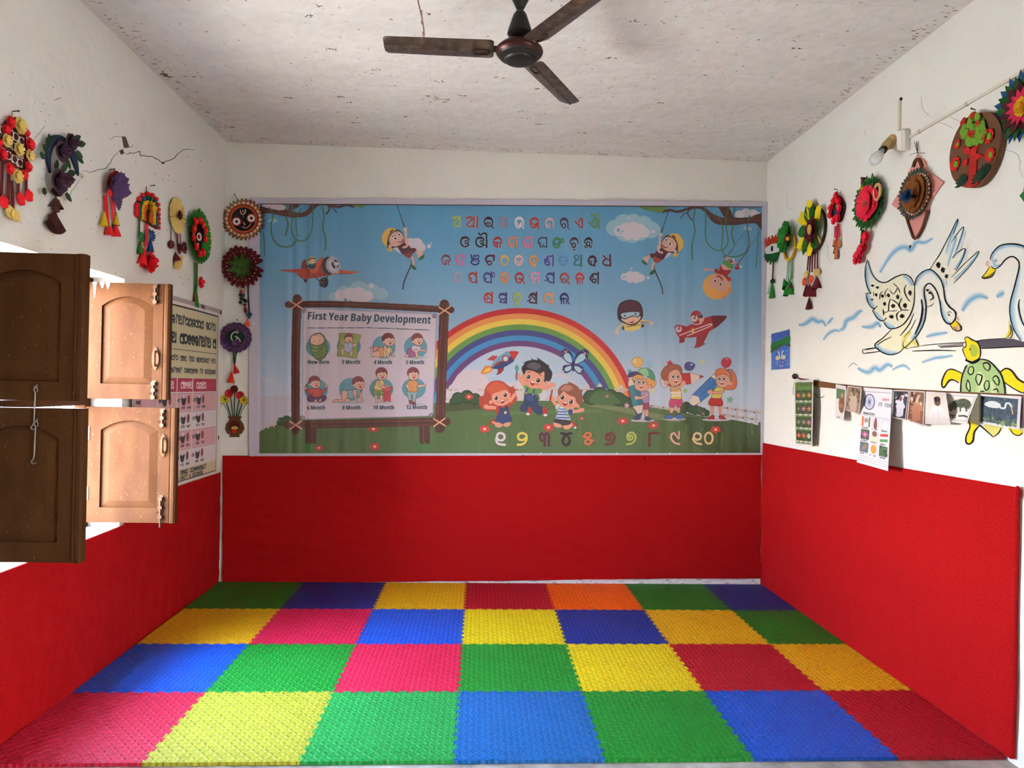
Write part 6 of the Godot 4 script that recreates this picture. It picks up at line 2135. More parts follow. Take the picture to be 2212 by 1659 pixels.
func ready_banner() -> void:
	var tex := print_banner()
	var m := mat(Color.WHITE, 0.36, 0.0, 0.5)
	m.albedo_texture = tex
	m.texture_repeat = false
	var t := thing("printed_banner", "wide glossy printed banner with rainbow, children, alphabet and baby sign board", "banner", Vector3(0.3, 0.94, ZB))
	var nz := FastNoiseLite.new()
	nz.seed = 19
	nz.frequency = 1.0
	var cor := trace("B", [541, 430, 1654, 438, 1649, 981, 541, 985])
	var b := MB.new()
	b.xf = wall_frame("B")
	var us := []
	var f := func(u: float, v: float) -> Vector3:
		var q := cor[3].lerp(cor[2], u).lerp(cor[0].lerp(cor[1], u), v)
		# slack vertical folds, strongest near the ends
		var amp := 0.0028 + 0.0055 * smoothstep(0.38, 0.0, u) + 0.003 * smoothstep(0.75, 1.0, u)
		var d := 0.012 + amp * sin(u * 165.0 + 2.4 * nz.get_noise_1d(u * 9.0) * 3.0) * (0.35 + 0.65 * absf(nz.get_noise_2d(u * 11.0, v * 1.3))) + 0.003 * nz.get_noise_2d(u * 7.0, v * 4.0)
		return Vector3(q.x, q.y, d)
	b.grid(360, 40, f, 0.001)
	# the print lies over the sheet by place
	for i in b.t.size():
		b.t[i] = Vector2((b.v[i].x - BX0) / (BX1 - BX0), (BY1 - b.v[i].y) / (BY1 - BY0))
	part("printed_sheet", b, m, t)
	# pale fixing strips round the edge
	var sm := mat(Color(0.72, 0.69, 0.74), 0.5)
	var line := mat(Color(0.34, 0.20, 0.20), 0.7)
	for e in [[[541, 428, 1655, 437, 1655, 448, 541, 441], 0.021], [[540, 429, 562, 430, 561, 983, 540, 984], 0.023], [[1644, 438, 1657, 438, 1651, 982, 1641, 982], 0.023], [[541, 979, 1650, 978, 1650, 982, 541, 985], 0.020]]:
		b = MB.new()
		b.xf = wall_frame("B")
		b.plate(trace("B", e[0]), 0.006, e[1], 0.001)
		part("edge_strip", b, sm, t)
	b = MB.new()
	b.xf = wall_frame("B")
	b.plate(trace("B", [561, 441, 1644, 447.5, 1644, 449, 561, 442.5]), 0.015, 0.0215)
	part("edge_piping", b, line, t)
	var nail := mat(Color(0.86, 0.84, 0.84), 0.3, 0.2)
	for q in [[600, 434], [716, 436], [850, 436], [1010, 438], [1158, 439], [1300, 441], [1440, 442], [1567, 440], [1648, 442], [1650, 600], [1649, 740], [1649, 860], [550, 560], [550, 700], [549, 890], [1168, 979], [1332, 979], [1446, 979], [1547, 979]]:
		b = MB.new()
		b.xf = wall_frame("B")
		var w2 := on_wall("B", q[0], q[1])
		b.ball(Vector3(w2.x, w2.y, 0.024), Vector3(0.007, 0.007, 0.004), 8, 5)
		part("pin_head", b, nail, t)
# ---------------------------------------------------------------- tools for the paper crafts; coordinates are those of an enlarged view (view_x, view_y, view_s) of the photograph
var view_x := 0.0
var view_y := 0.0
var view_s := 1.0
var view_lift := 0.0     # extra distance from the wall, for things that hang in front of others
var WL := "L"       # the wall in work
var paper_mats := {}

func view(w: String, x: float, y: float, s: float) -> void:
	WL = w
	view_x = x
	view_y = y
	view_s = s

func at(x: float, y: float, off := 0.0) -> Vector3:
	var px := view_x + x / view_s
	var py := view_y + y / view_s
	if WL == "L":
		return hit(px, py, 0, XL + off)
	if WL == "R":
		return hit(px, py, 0, XR - off)
	return hit(px, py, 2, ZB + off)

# the same place in the wall's own frame
func uvw(x: float, y: float, off := 0.0) -> Vector3:
	var q := on_wall(WL, view_x + x / view_s, view_y + y / view_s, off)
	return Vector3(q.x, q.y, off)

# metres on the wall for a vertical length in the view
func metres(x: float, y: float, d: float, off := 0.0) -> float:
	return absf(uvw(x, y - d, off).y - uvw(x, y, off).y)

func paper(c: Color, rough := 0.75) -> StandardMaterial3D:
	var key := c.to_html() + str(rough)
	if not paper_mats.has(key):
		var m := mat(c, rough, 0.0, 0.4)
		paper_mats[key] = m
	return paper_mats[key]

func framed() -> MB:
	var b := MB.new()
	b.xf = wall_frame(WL) * Transform3D(Basis.IDENTITY, Vector3(0, 0, view_lift))
	return b

func craft(called: String, label: String, category: String, x: float, y: float, group := "") -> Node3D:
	return thing(called, label, category, at(x, y), group)

func cut(t: Node, called: String, a: Array, off0: float, off1: float, c: Color, rounded := false, bev := 0.0) -> MeshInstance3D:
	var o := PackedVector2Array()
	for i in range(0, a.size(), 2):
		var q := uvw(a[i], a[i + 1], off1)
		o.append(Vector2(q.x, q.y))
	if rounded:
		o = smooth2(o, true, 4)
	var b := framed()
	b.plate(o, off0, off1, bev)
	return part(called, b, paper(c), t)

func cord(t: Node, called: String, a: Array, off: float, r: float, c: Color, rough := 0.75) -> MeshInstance3D:
	var p := []
	for i in range(0, a.size(), 2):
		p.append(uvw(a[i], a[i + 1], off))
	var b := framed()
	b.tube(smooth3(p, 4) if p.size() > 2 else p, r, 6)
	return part(called, b, paper(c, rough), t)

func strip(t: Node, called: String, a: Array, wide: float, off: float, c: Color) -> MeshInstance3D:
	var p := []
	for i in range(0, a.size(), 2):
		p.append(uvw(a[i], a[i + 1], off))
	p = smooth3(p, 4) if p.size() > 2 else p
	var b := framed()
	for i in p.size() - 1:
		var d: Vector3 = (p[i + 1] - p[i]).normalized()
		var s := Vector3(d.y, -d.x, 0) * wide / 2
		var n := Vector3(0, 0, 0.0006)
		b.quad(p[i] - s + n, p[i] + s + n, p[i + 1] + s + n, p[i + 1] - s + n)
		b.quad(p[i] + s - n, p[i] - s - n, p[i + 1] - s - n, p[i + 1] + s - n)
	return part(called, b, paper(c), t)

func bead(t: Node, called: String, x: float, y: float, off: float, r: float, c: Color, tall := 1.0) -> MeshInstance3D:
	var b := framed()
	b.ball(uvw(x, y, off), Vector3(r, r * tall, r), 10, 7)
	return part(called, b, paper(c, 0.4), t)

# petals round a centre in the wall frame; each petal is a curved sheet with a cut tip
func petals(b: MB, ce: Vector3, r0: float, r1: float, n: int, wide: float, lift: float, pointed: float, turn := 0.0, a0 := 0.0, a1 := TAU, cup := 0.15) -> void:
	for i in n:
		var t := turn + a0 + (a1 - a0) * (i + 0.5 * (0.0 if a1 - a0 > 6.2 else 1.0)) / n
		var d := Vector3(cos(t), sin(t), 0)
		var s := Vector3(-sin(t), cos(t), 0)
		var jr := 1.0 + 0.10 * (hash2(i + turn * 7.0, n) - 0.5)
		b.grid(4, 4, func(u: float, v: float) -> Vector3:
			var rr := lerpf(r0, r1 * jr, v)
			var w := wide * pow(sin(PI * clampf(0.16 + v * 0.84 * (0.62 + 0.38 * pointed), 0.0, 1.0)), 0.8)
			if v == 1.0 and pointed > 0.9:
				w = 0.0005
			var q := u * 2.0 - 1.0
			return ce + d * rr + s * w * q + Vector3(0, 0, lift * v * v + cup * w * q * q + 0.001), 0.0008)

func bloom(t: Node, called: String, x: float, y: float, off: float, r: float, n: int, c: Color, layers := 2, lift := 0.5, pointed := 0.0, inner := 0.12, wide := 1.0) -> MeshInstance3D:
	var b := framed()
	var ce := uvw(x, y, off)
	for k in layers:
		var f := 1.0 - 0.28 * k
		petals(b, ce + Vector3(0, 0, 0.004 * k), r * inner, r * f, maxi(4, n - k), PI * r * f / n * 0.72 * wide, r * lift * (0.5 + 0.5 * k), pointed, k * 0.35)
	return part(called, b, paper(c), t)

# pleated paper fan or disc
func pleat(t: Node, called: String, x: float, y: float, off: float, r: float, n: int, c: Color, a0 := 0.0, a1 := TAU, deep := 0.06, edge := 0.0) -> MeshInstance3D:
	var b := framed()
	var ce := uvw(x, y, off)
	for i in n:
		var t0 := lerpf(a0, a1, float(i) / n)
		var tm := lerpf(a0, a1, (i + 0.5) / n)
		var t1 := lerpf(a0, a1, float(i + 1) / n)
		var hi := Vector3(0, 0, r * deep)
		var A := ce + Vector3(cos(t0), sin(t0), 0) * r * (1.0 - edge)
		var B := ce + Vector3(cos(tm), sin(tm), 0) * r + hi
		var C := ce + Vector3(cos(t1), sin(t1), 0) * r * (1.0 - edge)
		b.tri(ce, A, B)
		b.tri(ce, B, C)
		var back := Vector3(0, 0, -0.001)
		b.tri(ce + back, B + back, A + back)
		b.tri(ce + back, C + back, B + back)
	return part(called, b, paper(c), t)

func ring_disc(t: Node, called: String, x: float, y: float, off0: float, off1: float, r: float, c: Color, inner := 0.0, n := 28, zig := 0.0, bev := 0.0) -> MeshInstance3D:
	var ce := uvw(x, y, off1)
	var b := framed()
	if inner <= 0.0:
		var o := PackedVector2Array()
		for i in n:
			var rr := r * (1.0 - (zig if i % 2 == 1 else 0.0))
			o.append(Vector2(ce.x + cos(TAU * i / n) * rr, ce.y + sin(TAU * i / n) * rr))
		b.plate(o, off0, off1, bev)
	else:
		for i in n:
			var q := (i + 1) % n
			var r0 := r * (1.0 - (zig if i % 2 == 1 else 0.0))
			var r1 := r * (1.0 - (zig if q % 2 == 1 else 0.0))
			var A := Vector3(ce.x + cos(TAU * i / n) * r0, ce.y + sin(TAU * i / n) * r0, off1)
			var B := Vector3(ce.x + cos(TAU * q / n) * r1, ce.y + sin(TAU * q / n) * r1, off1)
			var C := Vector3(ce.x + cos(TAU * q / n) * inner, ce.y + sin(TAU * q / n) * inner, off1)
			var D := Vector3(ce.x + cos(TAU * i / n) * inner, ce.y + sin(TAU * i / n) * inner, off1)
			var dz := Vector3(0, 0, off0 - off1)
			b.quad(B, A, D, C)
			b.quad(A + dz, B + dz, C + dz, D + dz)
			b.quad(A, B, B + dz, A + dz)
			b.quad(C, D, D + dz, C + dz)
	return part(called, b, paper(c), t)

# a small rolled paper cone hanging point up
func cone(t: Node, called: String, x: float, y: float, off: float, r: float, h: float, c: Color, tilt := 0.0) -> MeshInstance3D:
	var b := framed()
	var ce := uvw(x, y, off)
	b.xf = b.xf * Transform3D(Basis(Vector3(0, 0, 1), tilt), ce)
	b.lathe([Vector2(r * 0.92, -h), Vector2(r, -h), Vector2(r * 0.55, -h * 0.5), Vector2(0.0015, 0), Vector2(0, 0.0005)], 10)
	return part(called, b, paper(c), t)

func nail(t: Node, x: float, y: float) -> void:
	var b := framed()
	var p := uvw(x, y, 0.0)
	b.tube([p, p + Vector3(0.004, 0.004, 0.022)], 0.0022, 6)
	b.ball(p + Vector3(0.004, 0.004, 0.023), Vector3(0.005, 0.005, 0.002), 8, 4)
	part("nail", b, paper(Color(0.16, 0.13, 0.11), 0.5), t)
# ---------------------------------------------------------------- paper crafts on the left wall and beside the banner
const RED := Color(0.86, 0.07, 0.13)
const CREAM := Color(0.86, 0.74, 0.40)
const MAROON := Color(0.33, 0.03, 0.07)
const LEAF := Color(0.12, 0.42, 0.08)
const PAPER_CRAFTS := "paper crafts hung on the walls"

func ready_left_crafts() -> void:
	view("L", 0, 200, 2212.0 / 600.0)
	# --- card grid with red and cream flowers
	var t := craft("card_wall_hanging", "hanging of white cards edged with red and cream paper flowers", "wall hanging", 100, 400, PAPER_CRAFTS)
	nail(t, 97, 150)
	cord(t, "string", [97, 155, 95, 190], 0.012, 0.002, Color(0.5, 0.4, 0.25))
	cut(t, "backing_board", [60, 215, 130, 195, 205, 330, 235, 555, 190, 625, 40, 560, -60, 500, -30, 330], 0.004, 0.012, Color(0.36, 0.12, 0.07))
	for q in [[85, 325], [128, 352], [174, 386], [25, 300], [75, 405], [118, 432], [168, 490], [20, 372], [70, 500], [118, 530], [160, 560], [22, 470]]:
		var c := cut(t, "card", [q[0] - 20, q[1] - 38, q[0] + 19, q[1] - 24, q[0] + 18, q[1] + 38, q[0] - 21, q[1] + 24], 0.013, 0.016, Color(0.86, 0.84, 0.80))
		var b := framed()
		b.ball(uvw(q[0], q[1], 0.017), Vector3(0.012, 0.014, 0.005), 10, 6)
		part("seed", b, paper(Color(0.30, 0.10, 0.05)), c)
	for q in [[70, 235, 48], [35, 300, 44], [225, 410, 50], [10, 490, 44], [62, 605, 44], [212, 590, 40], [178, 655, 40], [200, 320, 34], [-30, 400, 44]]:
		bloom(t, "red_flower", q[0], q[1], 0.02, metres(q[0], q[1], q[2]), 6, RED, 2, 0.5, 0.0, 0.1, 1.3)
	for q in [[145, 262, 66], [40, 380, 52], [135, 450, 56], [225, 500, 46], [125, 665, 56]]:
		bloom(t, "cream_flower", q[0], q[1], 0.024, metres(q[0], q[1], q[2]), 7, CREAM, 2, 0.5, 0.3, 0.1, 1.2)
	for q in [[20, 540, 10, 850, 0], [70, 640, 60, 930, 1], [95, 700, 105, 960, 1], [145, 690, 145, 830, 0], [208, 620, 208, 800, 0]]:
		strip(t, "ribbon", [q[0], q[1], q[2], q[3]], 0.018, 0.014, Color(0.36, 0.10, 0.10))
		bloom(t, "cream_flower" if q[4] else "red_flower", q[2], q[3] + 20, 0.018, metres(q[2], q[3], 50), 5, CREAM if q[4] else RED, 1, 0.7, 0.0, 0.1, 1.4)
	# --- dark roses on a blue crescent
	t = craft("rose_wall_hanging", "dark purple paper roses on a blue crescent with a brown bow", "wall hanging", 460, 600, PAPER_CRAFTS)
	var blue := Color(0.10, 0.16, 0.24)
	var b := framed()
	var arc := [uvw(398, 640, 0.012), uvw(385, 520, 0.014), uvw(400, 420, 0.016), uvw(450, 370, 0.016), uvw(520, 400, 0.018), uvw(575, 490, 0.016), uvw(605, 580, 0.014), uvw(622, 662, 0.012)]
	arc = smooth3(arc, 5)
	var rad := []
	for i in arc.size():
		rad.append(0.004 + 0.015 * sin(PI * i / (arc.size() - 1.0)))
	b.tube(arc, rad, 8)
	part("crescent", b, paper(blue), t)
	for q in [[470, 470, 78, 0.04], [545, 395, 66, 0.04], [445, 705, 95, 0.035], [520, 690, 50, 0.03]]:
		for k in 1:
			bloom(t, "paper_rose", q[0], q[1], q[3], metres(q[0], q[1], q[2]), 7, Color(0.32, 0.21, 0.27), 4, 0.55, 0.0, 0.06, 1.7)
	for q in [[400, 400, 2.4], [350, 510, 3.2], [370, 470, 2.8], [620, 410, 0.4], [600, 470, -0.3], [530, 530, -1.3], [590, 380, 0.8], [440, 610, 1.6], [490, 620, 1.0], [540, 645, 0.4], [365, 780, 3.6], [520, 800, -0.8], [380, 440, 2.2], [610, 500, -0.6]]:
		var lf := framed()
		petals(lf, uvw(q[0], q[1], 0.022), 0.0, 0.045, 1, 0.016, 0.01, 1.0, q[2])
		part("leaf", lf, paper(Color(0.12, 0.22, 0.12)), t)
	var brown := Color(0.20, 0.085, 0.05)
	pleat(t, "bow_fan", 445, 830, 0.02, metres(445, 830, 70), 10, brown, 0.3, PI - 0.3, 0.12)
	cone(t, "bow_knot", 445, 830, 0.02, 0.032, 0.05, brown)
	b = framed()
	b.tube(smooth3([uvw(450, 860, 0.02), uvw(440, 900, 0.022), uvw(450, 950, 0.02)], 4), 0.014, 8)
	part("twisted_stem", b, paper(Color(0.28, 0.13, 0.06)), t)
	pleat(t, "shell_fan", 440, 950, 0.018, metres(440, 950, 175), 16, Color(0.23, 0.08, 0.06), PI + 0.75, TAU - 0.75, 0.10)
	pleat(t, "shell_fan", 445, 945, 0.026, metres(440, 950, 120), 12, Color(0.27, 0.10, 0.07), PI + 0.55, TAU - 0.95, 0.10)
	cord(t, "hanging_loop", [630, 640, 660, 660, 655, 680, 640, 660], 0.012, 0.0025, Color(0.75, 0.66, 0.42))
	# --- purple cone flower
	t = craft("cone_wall_hanging", "purple pleated paper fan with a red centre and red ribbon tails", "wall hanging", 880, 780, PAPER_CRAFTS)
	nail(t, 872, 612)
	var pur := Color(0.30, 0.20, 0.36)
	var pr := metres(882, 795, 165)
	pleat(t, "pleated_fan", 882, 795, 0.02, pr, 14, Color(0.33, 0.24, 0.40), -0.75, 1.5, 0.07)
	for q in [[0.5, 150], [1.15, 165], [1.75, 160], [2.35, 140], [2.9, 110]]:
		var cb := framed()
		petals(cb, uvw(882, 795, 0.026), 0.0, metres(882, 795, q[1]), 1, 0.040, 0.045, 0.5, q[0], 0.0, TAU, 0.5)
		part("rolled_petal", cb, paper(pur), t)
		var eb := framed()
		petals(eb, uvw(882, 795, 0.019), 0.0, metres(882, 795, q[1] + 14), 1, 0.030, 0.03, 0.3, q[0])
		part("orange_lining", eb, paper(Color(0.62, 0.16, 0.12)), t)
	bead(t, "centre_button", 882, 795, 0.05, 0.018, Color(0.75, 0.05, 0.05))
	for q in [[828, 815, 850, 1010, 865, 1075, 0], [845, 815, 862, 1000, 868, 1090, 1], [885, 820, 895, 960, 915, 1080, 0], [905, 825, 918, 980, 930, 1100, 1]]:
		strip(t, "ribbon_tail", [q[0], q[1], q[2], q[3], q[4], q[5]], 0.016, 0.016, Color(0.84, 0.10, 0.14))
	cone(t, "yellow_cone", 830, 940, 0.022, 0.022, 0.075, Color(0.74, 0.62, 0.08))
	cone(t, "yellow_cone", 928, 950, 0.022, 0.018, 0.07, Color(0.74, 0.62, 0.08))
	cone(t, "red_cone", 862, 1030, 0.024, 0.024, 0.065, Color(0.82, 0.08, 0.12), 0.2)
	cone(t, "red_cone", 920, 1035, 0.024, 0.024, 0.07, Color(0.82, 0.08, 0.12), 0.15)
	# --- rainbow arch of paper loops
	t = craft("loop_wall_hanging", "arched hanging of red, teal, yellow and orange paper loops", "wall hanging", 1170, 930, PAPER_CRAFTS)
	nail(t, 1195, 742)
	cord(t, "string", [1166, 745, 1168, 795], 0.012, 0.0018, Color(0.35, 0.2, 0.15))
	cut(t, "backing_card", [1085, 900, 1105, 830, 1165, 795, 1225, 815, 1262, 890, 1272, 1000, 1250, 1090, 1185, 1055, 1075, 975], 0.003, 0.008, Color(0.30, 0.14, 0.08))
	var tones := [Color(0.80, 0.06, 0.10), Color(0.05, 0.30, 0.36), Color(0.86, 0.66, 0.04), Color(0.84, 0.34, 0.04)]
	for k in 4:
		for i in 17:
			var f := i / 16.0
			var sc := 1.0 - 0.22 * k
			var ux := 1172.0
			var uy := 985.0
			# up the left side, over the arch, down the right side
			var px: float
			var py: float
			if f < 0.3:
				px = ux - 82 * sc
				py = lerpf(uy - 10 + 10 * k, 900 - 8 * sc + 14 * k, f / 0.3)
			elif f < 0.7:
				var a := PI - PI * (f - 0.3) / 0.4
				px = ux + 4 + cos(a) * 84 * sc
				py = 900 + 14 * k - sin(a) * 95 * sc
			else:
				px = ux + 90 * sc
				py = lerpf(900 + 14 * k, uy + 90 - 18 * k, (f - 0.7) / 0.3)
			var lb := framed()
			var ce := uvw(px, py, 0.014)
			lb.box(ce - Vector3(0.013, 0.010, 0.006), ce + Vector3(0.013, 0.010, 0.009), 0.003)
			part("paper_loop", lb, paper(tones[k] if not (k == 1 and i % 3 == 0) else Color(0.08, 0.38, 0.14)), t)
	bloom(t, "centre_flower", 1205, 920, 0.026, 0.045, 6, Color(0.80, 0.58, 0.05), 2, 0.4, 1.0)
	strip(t, "green_tail", [1112, 1005, 1110, 1080, 1108, 1150], 0.016, 0.012, Color(0.08, 0.40, 0.14))
	bloom(t, "green_bow", 1115, 1150, 0.016, 0.030, 5, Color(0.10, 0.42, 0.16), 1, 0.4)
	cone(t, "green_cone", 1118, 1165, 0.016, 0.018, 0.085, Color(0.14, 0.38, 0.12))
	strip(t, "red_tail", [1160, 1040, 1165, 1130, 1155, 1230], 0.022, 0.014, Color(0.80, 0.14, 0.18))
	strip(t, "red_tail", [1178, 1050, 1172, 1140, 1172, 1230], 0.012, 0.012, Color(0.80, 0.14, 0.18))
	cone(t, "red_cone", 1150, 1230, 0.02, 0.030, 0.11, RED, -0.25)
	bloom(t, "red_flower", 1175, 1350, 0.022, 0.058, 6, RED, 3, 0.5, 0.0, 0.1, 1.3)
	bead(t, "brown_bead", 1182, 1297, 0.03, 0.010, Color(0.3, 0.12, 0.08))
	strip(t, "blue_tail", [1190, 1085, 1198, 1130], 0.014, 0.012, Color(0.04, 0.25, 0.42))
	bloom(t, "blue_bow", 1204, 1140, 0.016, 0.032, 5, Color(0.04, 0.24, 0.42), 1, 0.4)
	cone(t, "blue_cone", 1200, 1150, 0.016, 0.020, 0.085, Color(0.04, 0.20, 0.36))
	# --- cream pleated disc
	t = craft("fan_wall_hanging", "cream pleated paper disc with maroon centre and small drops", "wall hanging", 1412, 980, PAPER_CRAFTS)
	pleat(t, "pleated_disc", 1412, 980, 0.016, metres(1412, 980, 142), 34, Color(0.80, 0.68, 0.38), 0.0, TAU, 0.05, 0.03)
	bloom(t, "maroon_centre", 1425, 975, 0.026, metres(1425, 975, 40), 9, MAROON, 2, 0.3)
	for q in [[1362, 1075, 1362, 1190], [1400, 1115, 1415, 1240], [1436, 1120, 1440, 1220], [1412, 1120, 1424, 1290]]:
		strip(t, "maroon_string", q, 0.010, 0.012, MAROON)
	bead(t, "maroon_drop", 1362, 1210, 0.016, 0.020, MAROON, 1.3)
	bloom(t, "maroon_flower", 1418, 1245, 0.018, 0.030, 6, MAROON, 1, 0.4)
	bloom(t, "maroon_flower", 1458, 1235, 0.018, 0.038, 6, MAROON, 1, 0.4)
	cone(t, "maroon_cone", 1395, 1270, 0.018, 0.026, 0.05, MAROON, 0.5)
	pleat(t, "small_fan", 1405, 1295, 0.018, metres(1405, 1295, 112), 10, Color(0.78, 0.64, 0.34), PI + 1.2, TAU + 0.1, 0.08)
	# --- green wreath with a dark face
	t = craft("face_wall_hanging", "green leaf wreath framing a dark painted face and red flowers", "wall hanging", 1570, 1145, PAPER_CRAFTS)
	var gr := metres(1570, 1145, 215)
	b = framed()
	petals(b, uvw(1570, 1145, 0.012), gr * 0.45, gr, 22, gr * 0.15, 0.02, 0.4)
	petals(b, uvw(1570, 1145, 0.010), gr * 0.45, gr * 0.92, 22, gr * 0.15, 0.01, 0.4, 0.14)
	part("leaf_wreath", b, paper(LEAF), t)
	cut(t, "dark_face", [1560, 1030, 1590, 1040, 1612, 1110, 1612, 1190, 1590, 1250, 1560, 1255, 1540, 1200, 1535, 1110], 0.010, 0.024, Color(0.03, 0.03, 0.03), true)
	cut(t, "painted_eye", [1572, 1130, 1590, 1115, 1606, 1140, 1604, 1170, 1588, 1180, 1574, 1165], 0.024, 0.027, Color(0.86, 0.80, 0.78), true)
	cut(t, "painted_eye", [1578, 1140, 1590, 1128, 1598, 1148, 1590, 1166, 1580, 1158], 0.027, 0.029, Color(0.75, 0.12, 0.10), true)
	cut(t, "painted_eye", [1584, 1146, 1592, 1142, 1592, 1156, 1585, 1156], 0.029, 0.031, Color(0.03, 0.03, 0.03), true)
	cut(t, "painted_eye", [1540, 1120, 1552, 1125, 1556, 1160, 1545, 1165], 0.024, 0.027, Color(0.86, 0.80, 0.78), true)
	cord(t, "painted_mouth", [1548, 1215, 1565, 1238, 1580, 1200], 0.026, 0.003, Color(0.86, 0.78, 0.72))
	cut(t, "painted_mark", [1552, 1060, 1562, 1056, 1566, 1088, 1556, 1092], 0.024, 0.027, Color(0.80, 0.62, 0.16))
	for q in [[1545, 1030], [1582, 1018], [1605, 1050], [1625, 1098], [1625, 1165], [1607, 1275], [1578, 1280], [1550, 1225], [1530, 1155], [1530, 1090]]:
		bloom(t, "red_flower", q[0], q[1], 0.028, 0.028, 5, Color(0.88, 0.12, 0.12), 2, 0.5, 0.0, 0.1, 1.3)
	for q in [[1548, 1350, 1552, 1600], [1560, 1355, 1560, 1600], [1572, 1355, 1568, 1560]]:
		strip(t, "green_tail", q, 0.012, 0.010, LEAF)
	cone(t, "green_cone", 1562, 1520, 0.014, 0.022, 0.16, LEAF)
	bloom(t, "red_flower", 1588, 1512, 0.018, 0.040, 5, RED, 2, 0.5)
	bloom(t, "red_flower", 1555, 1638, 0.014, 0.030, 5, Color(0.80, 0.12, 0.16), 1, 0.4)

	# ------------------------------------------------ beside the banner, on the back wall
	view("B", 450, 400, 2212.0 / 600.0)
	view_lift = 0.016
	t = craft("sun_plate", "sun-shaped wall plate with a black smiling face and round eyes", "wall plate", 285, 430, PAPER_CRAFTS)
	nail(t, 220, 88)
	cord(t, "string", [222, 90, 250, 140], 0.012, 0.002, Color(0.3, 0.2, 0.15))
	var R := metres(285, 275, 168)
	ring_disc(t, "spiked_rim", 285, 275, 0.014, 0.026, R, Color(0.33, 0.05, 0.04), R * 0.5, 60, 0.17)
	ring_disc(t, "spiked_edge", 285, 275, 0.022, 0.0275, R * 0.94, Color(0.62, 0.40, 0.18), R * 0.5, 60, 0.15)
	for k in 24:
		var a := TAU * k / 24
		var sb := framed()
		var ce := uvw(285, 275, 0.029)
		sb.ball(ce + Vector3(cos(a), sin(a), 0) * R * 0.77, Vector3(0.011, 0.011, 0.003), 8, 4)
		part("white_shell", sb, paper(Color(0.80, 0.74, 0.66)), t)
	ring_disc(t, "gold_band", 285, 275, 0.022, 0.030, R * 0.74, Color(0.64, 0.36, 0.10), R * 0.5, 36)
	ring_disc(t, "red_band", 285, 275, 0.024, 0.032, R * 0.70, Color(0.52, 0.10, 0.06), R * 0.5, 36)
	ring_disc(t, "orange_band", 285, 275, 0.024, 0.033, R * 0.63, Color(0.66, 0.30, 0.14), R * 0.5, 36)
	ring_disc(t, "black_face", 285, 275, 0.014, 0.034, R * 0.575, Color(0.035, 0.03, 0.03), 0.0, 36, 0.0, 0.004)
	for q in [[231, 293], [348, 267]]:
		var ey := ring_disc(t, "eye", q[0], q[1], 0.034, 0.0365, metres(q[0], q[1], 36), Color(0.62, 0.10, 0.08))
		ring_disc(ey, "eye_white", q[0], q[1], 0.0365, 0.038, metres(q[0], q[1], 28), Color(0.86, 0.80, 0.76))
		ring_disc(ey, "pupil", q[0], q[1], 0.038, 0.0395, metres(q[0], q[1], 12), Color(0.03, 0.03, 0.03))
	cord(t, "forehead_mark", [262, 205, 268, 232, 285, 236, 300, 222, 300, 198], 0.036, 0.0045, Color(0.80, 0.62, 0.52))
	cord(t, "forehead_mark", [281, 205, 283, 218], 0.036, 0.004, Color(0.80, 0.62, 0.52))
	cord(t, "nose_mark", [284, 245, 286, 262], 0.036, 0.002, Color(0.75, 0.6, 0.5))
	cord(t, "nose_mark", [282, 300, 296, 315, 292, 325], 0.036, 0.004, Color(0.72, 0.55, 0.45))
	cord(t, "smile", [275, 335, 300, 345, 328, 332, 345, 308], 0.036, 0.005, Color(0.70, 0.36, 0.30))
	# --- maroon wreath with green heart
	t = craft("maroon_wreath", "maroon paper cone wreath with green leaves in the middle and bead string", "wall hanging", 275, 810, PAPER_CRAFTS)
	R = metres(275, 650, 165)
	for k in 24:
		var a := TAU * k / 24 + 0.06
		if k == 0:
			continue
		var cb := framed()
		var ce := uvw(275, 650, 0.034)
		petals(cb, ce, R * 0.45, R * 1.0, 1, R * 0.15, -0.006, 0.75, a, 0.0, TAU, 0.9)
		part("maroon_cone", cb, paper(Color(0.36, 0.03, 0.06)), t)
		cb = framed()
		cb.ball(ce + Vector3(cos(a), sin(a), 0) * R * 0.70 + Vector3(0, 0, 0.014), Vector3(0.005, 0.005, 0.004), 6, 4)
		part("pearl", cb, paper(Color(0.80, 0.66, 0.62), 0.3), t)
	ring_disc(t, "backing_disc", 275, 650, 0.016, 0.030, R * 0.62, Color(0.16, 0.02, 0.03))
	b = framed()
	for k in 3:
		petals(b, uvw(270, 655, 0.036 + 0.006 * k), 0.0, R * (0.62 - 0.14 * k), 9 - k, R * 0.15, 0.02, 0.8, 0.4 * k)
	part("green_leaves", b, paper(Color(0.22, 0.36, 0.10)), t)
	for q in [[250, 585], [295, 580], [190, 640], [235, 655], [275, 670], [330, 640], [220, 710], [270, 720], [320, 710], [345, 660]]:
		var cb := framed()
		var ce := uvw(q[0], q[1], 0.058)
		var pth := []
		for k in 9:
			var a := TAU * k / 8.0
			pth.append(ce + Vector3(cos(a) * 0.012, sin(a) * 0.012, 0.002 * k / 8.0))
		cb.tube(pth, 0.003, 5)
		part("brown_curl", cb, paper(Color(0.24, 0.13, 0.06)), t)
	cord(t, "orange_string", [270, 805, 272, 850], 0.020, 0.003, Color(0.70, 0.22, 0.06))
	cord(t, "orange_string", [292, 805, 292, 870], 0.020, 0.003, Color(0.70, 0.22, 0.06))
	strip(t, "black_tail", [322, 800, 324, 900, 332, 1030], 0.012, 0.026, Color(0.03, 0.03, 0.04))
